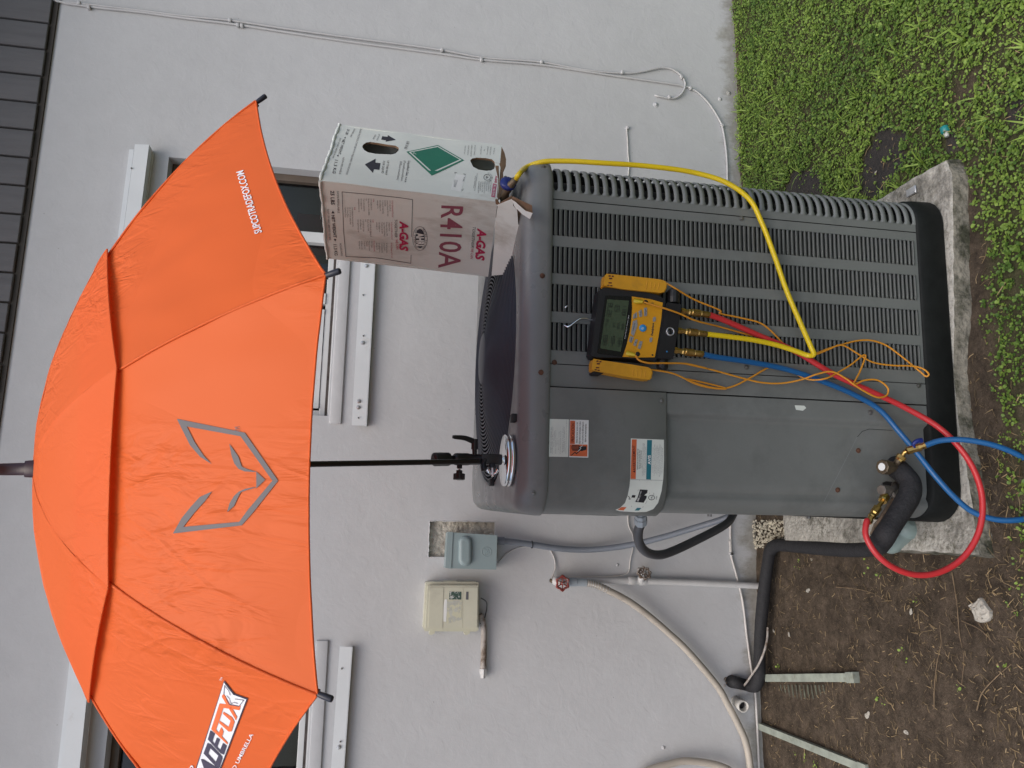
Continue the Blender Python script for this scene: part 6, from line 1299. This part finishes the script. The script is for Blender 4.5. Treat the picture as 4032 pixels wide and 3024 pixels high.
track([h_t, h_b, far(h_b, h_b2), far(h_t, h_t2)], .052, .056, 'shutter_track', 'white header track over the window beside the umbrella tip', [(u1(853, 1092), 0)], [([u1(838, 968), u1(868, 968), far(u1(868, 968), u1(800, 1490)), far(u1(838, 968), u1(770, 1490))], .0, .012), ([u1(962, 982), u1(995, 982), far(u1(995, 982), u1(925, 1490)), far(u1(962, 982), u1(892, 1490))], .0, .010), ([h_b, (h_b[0]-3, h_b[1]), far((h_b[0]-3, h_b[1]), (h_b2[0]-3, h_b2[1])), far(h_b, h_b2)], .002, .0525)])
q1, q2 = u3(480, 930), u3(590, 930); _e = lambda a, b_, k_=2.1: (a[0]+(b_[0]-a[0])*k_, a[1]+(b_[1]-a[1])*k_); q3, q4 = _e(q2, u3(505, 1760)), _e(q1, u3(385, 1760))
track([q1, q2, q3, q4], .052, .056, 'shutter_track', 'white header track at the upper edge of the umbrella', [], [([u3(455, 935), u3(482, 935), _e(u3(482, 935), u3(392, 1760)), _e(u3(455, 935), u3(362, 1760))], .0, .012), ([q2, (q2[0]-4, q2[1]), (q3[0]-4, q3[1]), q3], .002, .0525)])

# ================================================================== refrigerant lines at the foot of the unit
mat('foam', (0.020, 0.020, 0.022), rough=.75, var=.25, vscale=60, bump=.0022, bscale=170, spec=.4); mat('drier_green', (0.24, 0.31, 0.29), rough=.42, var=.08, vscale=20); mat('dirty_copper', (0.22, 0.16, 0.11), rough=.55, metal=.4, var=.3, vscale=40); mat('valve_grey', (.16, .14, .12), rough=.55, metal=.4, var=.25, vscale=40)
ls = thing('insulated_line', 'thick black foam insulated refrigerant line from the unit to the wall', 'insulated pipe', onZ(z4(700, 60), .03))
fp = [onA(c2(700, 470), -.02), onA(c2(735, 510), .012), onA(c2(790, 560), .034), onA(c2(852, 640), .050), onA(c2(845, 760), .058), onA(c2(770, 900), .062), onA(c2(680, 1040), .064), onA(c2(590, 1180), .062), onZ(c2(500, 1285), .034), onZ(z4(1120, 62), .03), onZ(z4(960, 70), .028), onZ(z4(800, 62), .028), onZ(z4(620, 50), .028), onZ(z4(480, 42), .03), onZ(z4(410, 45), .034), onZ(z4(372, 80), .040), onZ(z4(355, 160), .046), onZ(z4(335, 300), .050), onZ(z4(318, 450), .052), onZ(z4(300, 650), .054), onZ(z4(292, 850), .056), onZ(z4(288, 980), .058), onZ(z4(262, 1062), .060), onZ(z4(190, 1055), .066), W(z4(120, 1038), .03), W(z4(70, 1026), -.02)]
MB().tube(fp, .0265, 'foam', seg=18, sub=8, rfun=lambda t: .0262-.003*smooth(.45, .6, t)+.0008*math.sin(t*46)).build('foam_sleeve', ls)
lc_ = thing('control_wire', 'thin brown grey control wire lying along the foam line', 'wire', onZ(z4(300, 880), .08))
MB().tube([onZ(z4(352, 640), .062), onZ(z4(348, 720), .068), onZ(z4(330, 800), .078), onZ(z4(290, 900), .088), onZ(z4(235, 985), .092), onZ(z4(180, 1060), .092), onZ(z4(120, 1105), .085), onZ(z4(70, 1090), .08), W(z4(40, 1060), .006)], .0042, 'rusty_pipe', seg=8).build('wire_sheath', lc_)
for d in (0, 14, -12): MB().tube([onZ(z4(120+d, 1102), .088), onZ(z4(75, 1085+d), .086), W(z4(42+d*.6, 1030+d), .004), W(z4(52+d*.5, 1000), .003)], .0013, 'dirty_copper', seg=6).build('copper_strand', lc_)
sv = thing('suction_valve', 'brass suction service valve with white-dotted cap at the unit foot', 'valve', onA(c2(620, 480), .02))
a, b_ = onA(c2(700, 490), .026), onA(c2(566, 480), .040); L_ = np.linalg.norm(b_-a)
MB().lathe(a, b_-a, [(0, .012), (L_*.45, .0125), (L_*.5, .0185), (L_*.96, .0190), (L_, .0165)], 'old_brass', seg=8, smooth=False).build('valve_cap', sv); MB().lathe(b_, b_-a, [(-.0002, .0100), (.0006, .0098)], 'print_white', seg=20).build('white_dot', sv)
MB().tube([onA(c2(700, 470), -.01), onA(c2(705, 460), .02), onA(c2(725, 430), .038), onA(c2(748, 400), .044)], .0085, 'old_brass', seg=10).build('valve_stem', sv)
lv = thing('liquid_valve', 'small tarnished liquid service valve between the foam line and the unit', 'valve', onA(c2(620, 710), .02))
a, b_ = onA(c2(650, 712), .030), onA(c2(558, 712), .042); L_ = np.linalg.norm(b_-a); MB().lathe(a, b_-a, [(0, .011), (L_*.5, .0125), (L_*.95, .0130), (L_, .011)], 'valve_grey', seg=8, smooth=False).build('valve_cap', lv)
MB().tube([onA(c2(700, 660), -.01), onA(c2(690, 700), .02), onA(c2(650, 720), .034), onA(c2(632, 752), .038), onA(c2(612, 775), .040)], .009, 'valve_grey', seg=10).build('valve_body', lv); MB().tube([onA(c2(645, 725), .034), onA(c2(690, 768), .038), onA(c2(720, 800), .03)], .007, 'valve_grey', seg=8).build('valve_branch', lv)
MB().tube([onA(c2(690, 790), .02), onA(c2(640, 870), .022), onA(c2(590, 950), .024), onA(c2(545, 1020), .022), onZ(c2(480, 1120), .05), onZ(z4(1050, 120), .02)], .0055, 'dirty_copper', seg=8).build('liquid_line', lv)
# flat black patches painting the shadowed opening behind the valves
pr = Print(SURF_AC, .0003); pr.poly([c2(570, 640), c2(610, 625), c2(720, 640), c2(745, 700), c2(740, 800), c2(690, 790), c2(640, 700), c2(580, 672)], 'seam'); pr.poly([c2(690, 440), c2(760, 400), c2(820, 480), c2(800, 640), c2(700, 560)], 'seam'); pr.build('valve_opening_shade', ac)
fd = thing('filter_drier', 'pale green filter drier can lying under the foam line', 'filter drier', onZ(c2(720, 1180), .045))
a, b_ = onZ(c2(870, 1040), .055), onZ(c2(610, 1290), .050); L_ = np.linalg.norm(b_-a)
MB().lathe(a, b_-a, [(0, .010), (.006, .024), (.018, .033), (.024, .0335), (.026, .0350), (.034, .0350), (.036, .0335), (L_-.03, .0335), (L_-.012, .028), (L_, .010)], 'drier_green', seg=24).build('can', fd)
MB().lathe(b_, b_-a, [(-.005, .011), (.012, .010), (.016, .007), (.05, .007)], 'dirty_copper', seg=10).build('flare_nut', fd)

# ================================================================== loose things on the ground
mat('stake_green', (0.27, 0.30, 0.255), rough=.65, var=.25, vscale=25, col2=(.16, .16, .11), c2scale=18, c2lo=.55, c2hi=.75); mat('pvc', (0.52, 0.51, 0.47), rough=.5, var=.12, vscale=25, col2=(.25, .22, .17), c2scale=25, c2lo=.55, c2hi=.7)
mat('paper', (0.40, 0.38, 0.33), rough=.85, var=.15, vscale=25, bump=.0015, bscale=90); mat('teal_plastic', (0.012, 0.20, 0.20), rough=.4); mat('pale_stone', (0.38, 0.36, 0.31), rough=.9, var=.2, vscale=60); mat('twig', (0.17, 0.12, 0.07), rough=.9, var=.3, vscale=40); mat('straw', (0.36, 0.27, 0.13), rough=.85, var=.3, vscale=60)
mat('scrap_green', (0.095, 0.10, 0.07), rough=.8, var=.3, vscale=40, col2=(.06, .05, .035), c2scale=30, c2lo=.45, c2hi=.6)
def stake(p0, p1, z0, z1_, w, lbl):
    a, b_ = onZ(p0, z0), onZ(p1, z1_); d = (b_-a)/np.linalg.norm(b_-a); s_ = np.cross(d, [0, 0, 1.0]); s_ /= np.linalg.norm(s_); n = np.cross(s_, d)
    t = thing('metal_stake', lbl, 'stake', a, 'green metal stakes on the soil')
    prof = [(-w, -.018), (-w, 0), (w, 0), (w, -.018), (w-.004, -.018), (w-.004, -.004), (-w+.004, -.004), (-w+.004, -.018)]
    MB().prism([a+s_*x+n*y for x, y in prof], [b_+s_*x+n*y for x, y in prof], 'stake_green').build('channel', t, bevel=.0012)
    MB().prism([b_-d*.035+s_*x+n*y for x, y in ((-w-.003, .002), (w+.003, .002), (w+.003, -.022), (-w-.003, -.022))], [b_+d*.004+s_*x+n*y for x, y in ((-w-.003, .002), (w+.003, .002), (w+.003, -.022), (-w-.003, -.022))], 'stake_green').build('end_cap', t, bevel=.001)
stake(z4(330, 1006), z4(970, 1002), .040, .020, .0135, 'pale green metal channel lying straight out from the wall corner of the foam line'); stake(z4(285, 1358), z4(1060, 1672), .030, .018, .0125, 'pale green metal channel slanting across the soil at the picture edge')
cs_ = thing('corrugated_scrap', 'ribbed green sheet scrap half buried beside the metal channel', 'scrap sheet', onZ(z4(600, 1140), 0))
for i in range(12):
    x = 440+i*28; a, b_ = onZ(z4(x+6, 1055), .002), onZ(z4(x+30, 1130+75*math.sin(i*.28)), -.004); MB().tube([a, a*.5+b_*.5+np.array([0, 0, .002]), b_], .004, 'scrap_green', seg=6, sub=3, rfun=lambda t: .0042-.001*t).build('rib', cs_)
pv = thing('pipe_stub', 'short open white pipe stub poking out of the wall foot', 'pipe', onZ(z4(150, 1200), .05))
a, b_ = W(z4(110, 1165), -.01), W(z4(178, 1214), .075); d = b_-a; L_ = np.linalg.norm(d)
MB().lathe(a, d, [(0, .0195), (L_-.028, .0195), (L_-.026, .0225), (L_, .0225), (L_, .0175), (L_-.03, .0170)], 'pvc', seg=20, cap1=False).build('pipe_wall', pv); MB().lathe(a, d, [(L_-.03, .018), (L_-.029, .001)], 'coil_dark', seg=16).build('pipe_bore', pv)
pts = [z4(1815, 480), z4(1870, 450), z4(1905, 420), z4(1930, 460), z4(1978, 540), z4(1955, 590), z4(1905, 605), z4(1870, 585), z4(1850, 520)]; A_ = np.array([onZ(p, .008) for p in pts]); cn = A_.mean(0); rgp = []
for k_ in (1.0, .93, .8, .64, .46, .28, .1):
    P = cat(list(A_)+[A_[0]], 4)[:-1]; rgp.append([cn+(p-cn)*(k_+.05*nz(p[0], p[1], 60, k_*5))+np.array([0, 0, .004+.010*(1-k_)**.5+.007*nz(p[0]*k_*2, p[1]*k_*2+k_, 35, 3)+.004*nz(p[0]*k_, p[1]*k_, 90, 8)]) for p in P])
mb = MB(); mb.rings([[p-np.array([0, 0, .010]) for p in rgp[0]]]+rgp, 'paper', smooth=False, cap1=True); tag(mb.build('paper_scrap'), 'crumpled whitish paper scrap lying on the soil near the weeds', 'litter')
a = onZ(z6(1640, 960), .018); tc = thing('plastic_cap', 'small teal plastic cap lying in the weeds by the pad corner', 'litter', a); dv = onZ(z6(1655, 990), .012)-onZ(z6(1635, 925), .016)
MB().lathe(onZ(z6(1632, 920), .016), dv, [(0, .010), (.002, .0125), (.018, .0125), (.020, .009)], 'teal_plastic', seg=14).build('cap', tc); MB().lathe(onZ(z6(1632, 920), .016)+dv/np.linalg.norm(dv)*.02, dv, [(0, .008), (.012, .006)], 'tank', seg=10).build('nozzle', tc)
tabp = onZ(z6(1415, 1440), PAD_Z+.004)+np.array([.026, 0, 0]); tag(MB().bbox(tabp+np.array([-.012, -.010, -.004]), tabp+np.array([.012, .03, .002]), 'bolt', .002).build('anchor_strap'), 'small metal hold-down strap at the base corner on the pad', 'strap')
stones = [(z4(645, 370), .015, 'flat pale stone in the soil below the foam line elbow'), (z4(675, 145), .012, 'pale chip touching the foam line where it lies on soil'), (z4(395, 665), .009, 'grey pebble beside the foam line along the wall'), (z4(505, 690), .010, 'pale angular chip out in the soil below the wall cable'), (z4(1390, 525), .010, 'white oblong chip in the open soil'), (z4(1075, 1275), .016, 'grey brown stone near the end of the metal channel'), (z4(1355, 1400), .012, 'tan stone far out in the soil'), (z6(1135, 1250), .007, 'white pebble on the dark bare patch by the unit corner'), (z6(1970, 660), .008, 'white pebble in the weeds at the picture edge')]
for i, (p, r, l) in enumerate(stones):
    r *= .75
    c = onZ(p, .003); rg = np.random.default_rng(i); bm = bmesh.new(); bmesh.ops.create_icosphere(bm, subdivisions=2, radius=1)
    for v in bm.verts: v.co = Vector((v.co.x*r*1.15, v.co.y*r*.6, v.co.z*r*.32))*(1+.75*nz(v.co.x*1.6+i*3, v.co.y*1.6, 1.1, v.co.z*1.6))
    an = rg.random()*3; T = lambda x, y, z: (c[0]+x*math.cos(an)-y*math.sin(an), c[1]+x*math.sin(an)+y*math.cos(an), c[2]+z)
    tag(MB().bm(bm, 'pale_stone', T).build('stone'), l, 'stone', 'loose stones')
twigs = [([z4(850, 345), z4(1000, 360), z4(1100, 385), z4(1210, 440)], .0032, 'curved brown twig lying in the middle of the soil'), ([z4(1560, 1230), z4(1560, 1100), z4(1580, 900), z4(1610, 750), z4(1600, 620)], .0026, 'long straight twig across the outer soil'), ([z4(1690, 240), z4(1725, 470), z4(1745, 700), z4(1775, 850), z4(1760, 1050)], .0026, 'long pale runner stem across the soil by the paper scrap'), ([z4(1870, 1240), z4(1905, 1120), z4(2010, 1000), z4(2120, 905)], .0032, 'forked bare stem at the lower picture edge'), ([z4(1760, 590), z4(1900, 660), z4(2000, 760)], .0026, 'short dark root below the paper scrap')]
for pts, r, l in twigs: tag(MB().tube([onZ(p, .007+.005*math.sin(i*1.7)) for i, p in enumerate(pts)], r, 'twig', seg=6, rfun=lambda t: r*.62*(1-.5*t)*(1+.25*math.sin(t*40))).build('twig'), l, 'twig', 'twigs on the soil')
# ================================================================== ground cover and litter of the ground (nobody could count these)
def leaf_mat(name, c0, c1_, tr=.35):
    m = bpy.data.materials.new(name); m.use_nodes = True; nt = m.node_tree; Lk = nt.links; b = nt.nodes['Principled BSDF']
    at = node(nt, 'ShaderNodeAttribute', attribute_name='tint')
    mx = node(nt, 'ShaderNodeMix', data_type='RGBA'); mx.inputs[6].default_value = (*c0, 1); mx.inputs[7].default_value = (*c1_, 1); Lk.new(at.outputs['Fac'], mx.inputs[0])
    Lk.new(mx.outputs[2], b.inputs['Base Color']); b.inputs['Roughness'].default_value = .5; b.inputs['Specular IOR Level'].default_value = .4
    t = node(nt, 'ShaderNodeBsdfTranslucent'); Lk.new(mx.outputs[2], t.inputs['Color']); ms = node(nt, 'ShaderNodeMixShader'); ms.inputs[0].default_value = tr
    Lk.new(b.outputs[0], ms.inputs[1]); Lk.new(t.outputs[0], ms.inputs[2]); Lk.new(ms.outputs[0], nt.nodes['Material Output'].inputs[0]); MATS[name] = m
    return m
leaf_mat('leaf', (0.078, 0.158, 0.028), (0.345, 0.490, 0.090)); leaf_mat('dry', (0.10, 0.07, 0.035), (0.38, 0.28, 0.15), .15)
class Soup:
    def __init__(s): s.V = []; s.F = []; s.T = []; s.n = 0
    def add(s, V, F, t):
        s.V.append(np.asarray(V)); s.F += [tuple(i+s.n for i in f) for f in F]; s.T += [t]*len(F); s.n += len(V)
    def build(s, name, m):
        me = bpy.data.meshes.new(name); me.from_pydata(np.concatenate(s.V).tolist(), [], s.F); a = me.attributes.new('tint', 'FLOAT', 'FACE'); a.data.foreach_set('value', s.T); me.materials.append(MATS[m]); me.polygons.foreach_set('use_smooth', [True]*len(s.F))
        o = bpy.data.objects.new(name, me); COL.objects.link(o); o['kind'] = 'stuff'; return o
LF = np.array([[0, 0, 0], [-.42, .45, .10], [-.30, .8, .10], [0, 1, -.04], [.30, .8, .10], [.42, .45, .10], [0, .5, 0]]); LFf = [(0, 6, 1), (1, 6, 2), (2, 6, 3), (3, 6, 4), (4, 6, 5), (5, 6, 0)]
rs = np.random.RandomState(3)
def orient(P, yaw, pitch, roll, s):
    cr, sr = math.cos(roll), math.sin(roll); cp, sp = math.cos(pitch), math.sin(pitch); cy, sy = math.cos(yaw), math.sin(yaw)
    x, y, z = P[:, 0]*s, P[:, 1]*s, P[:, 2]*s
    x, z = x*cr+z*sr, -x*sr+z*cr; y, z = y*cp-z*sp, y*sp+z*cp
    return np.stack([x*cy-y*sy, x*sy+y*cy, z], 1)
gs = Soup(); wd = Soup(); cnt = 0; tries = 0
padp = [tuple(p) for p in ring]
def in_pad(x, y):
    if not (-.1 < x < 1.1 and 1.6 < y < 2.75): return False
    c = False; j = len(padp)-1
    for i in range(len(padp)):
        xi, yi = padp[i]; xj, yj = padp[j]
        if (yi > y) != (yj > y) and x < (xj-xi)*(y-yi)/(yj-yi)+xi: c = not c
        j = i
    return c
while cnt < 38000 and tries < 140000:
    tries += 1
    x = rs.uniform(-.35, 3.1) if rs.rand() < .85 else rs.uniform(.9, 2.4); y = rs.uniform(1.15, 2.97)
    g = green(x, y)
    if rs.rand() > g*1.05 or in_pad(x, y): continue
    near = smooth(.5, 2.2, x)
    k_ = rs.randint(2, 5); h = (.006+.022*rs.rand()**1.5)*(.6+.7*near)*(.5+.5*g); z = ground_h(x, y); base_t = .35+.35*nz(x, y, 3.5, 12)+.25*smooth(1.2, 2.4, x)*smooth(2.6, 1.6, y)  # tint paler to the right and front: stronger light and dryness put into it
    yaw0 = rs.rand()*6.28; s0 = (.0058+.0066*rs.rand()**1.7)*(1.0+.25*nz(x, y, 6, 3))
    for q in range(k_):
        yaw = yaw0+q*6.28/k_+rs.randn()*.35; L = orient(LF, yaw, rs.uniform(-.15, .75), rs.randn()*.25, s0*rs.uniform(.75, 1.2))
        gs.add(L+np.array([x+rs.randn()*.004, y+rs.randn()*.004, z+h*(.6+.5*rs.rand())]), LFf, min(1, max(0, base_t+rs.randn()*.2)))
    cnt += 1
# blades: small tufts of coarse grass
for _ in range(520):
    x, y = rs.uniform(.75, 3.0), rs.uniform(1.2, 2.95)
    if rs.rand() > green(x, y) or in_pad(x, y) or nz(x, y, 4, 30) < -.05: continue
    z = ground_h(x, y); t0 = rs.rand()
    for b_ in range(rs.randint(4, 10)):
        yaw = rs.rand()*6.28; ln = rs.uniform(.03, .085); w = rs.uniform(.0018, .0042); P = []
        for k_ in range(5):
            u_ = k_/4; ww = w*(1-u_)**.6; P += [[-ww, ln*u_*(.55+.35*u_), ln*(.75*u_-.45*u_*u_)], [ww, ln*u_*(.55+.35*u_), ln*(.75*u_-.45*u_*u_)]]
        L = orient(np.array(P), yaw, rs.uniform(-.1, .5), 0, 1); gs.add(L+np.array([x, y, z+.002]), [(i*2, i*2+1, i*2+3, i*2+2) for i in range(4)], min(1, max(0, .45+.4*t0+rs.randn()*.1)))
# scattered sprigs on the bare soil
for p in (z4(1165, 250), z4(590, 1550), z4(720, 1620), z4(650, 1600), z4(1370, 820), z4(1090, 200), z4(440, 910), z4(1195, 1180), z4(1450, 440), z4(590, 180), z4(1780, 1090), z4(2110, 900)):
    c = onZ(p, 0)
    for q in range(5):
        L = orient(LF, rs.rand()*6.28, rs.uniform(0, .9), rs.randn()*.3, rs.uniform(.005, .011)); gs.add(L+np.array([c[0]+rs.randn()*.010, c[1]+rs.randn()*.010, ground_h(c[0], c[1])+rs.uniform(.003, .02)]), LFf, rs.uniform(.4, 1))
o = gs.build('ground_cover', 'leaf'); o['label'] = 'low green weeds and grass covering the ground right of the pad'; o['category'] = 'weeds'
# straw, chips and crumbs
dr = Soup()
for i in range(15000):
    if i < 10500: x, y = rs.uniform(-1.2, .25), rs.uniform(1.35, 2.95)
    else: x, y = rs.uniform(.2, 2.8), rs.uniform(1.25, 2.95)
    if in_pad(x, y): continue
    deep = x > .25 and green(x, y) > .6
    if deep and rs.rand() < .6: continue
    d_ = (.30+.70*smooth(2.7, 1.7, y))*(.35+.65*smooth(-.25, .2, nz(x, y, 5, 41)))
    if rs.rand() > d_: continue
    ln = rs.uniform(.005, .026)*(1 if rs.rand() < .9 else 2); w = rs.uniform(.0005, .0014); b = rs.randn()*.25
    P = np.array([[-w, 0, 0], [w, 0, 0], [b*ln*.3-w, ln*.5, .002], [b*ln*.3+w, ln*.5, .002], [b*ln-w*.5, ln, 0], [b*ln+w*.5, ln, 0]])
    L = orient(P, rs.rand()*6.28, rs.randn()*.15, rs.randn()*.3, 1); dr.add(L+np.array([x, y, ground_h(x, y)+rs.uniform(.001, .006)+(rs.uniform(.004, .022) if deep else 0)]), [(0, 1, 3, 2), (2, 3, 5, 4)], rs.rand()**1.4)
TETR = np.array([[1, 0, -.3], [-.5, .86, -.3], [-.5, -.86, -.3], [.1, 0, .6], [.6, .7, .1]])
for i in range(620):
    x, y = (rs.uniform(-1.1, .3), rs.uniform(1.4, 2.95)) if i < 420 else (rs.uniform(.9, 2.6), rs.uniform(1.4, 2.95))
    if in_pad(x, y): continue
    s = .0012+.0035*rs.rand()**3; L = orient(TETR, rs.rand()*6.28, rs.randn()*.4, rs.randn()*.4, s); dr.add(L+np.array([x, y, ground_h(x, y)+s*.5+.001]), [(0, 1, 3), (1, 2, 3), (2, 0, 3), (0, 1, 4), (0, 4, 3)], .75+.25*rs.rand())
o = dr.build('debris', 'dry'); o['label'] = 'dry straw bits and pale crumbs scattered on the soil'; o['category'] = 'debris'
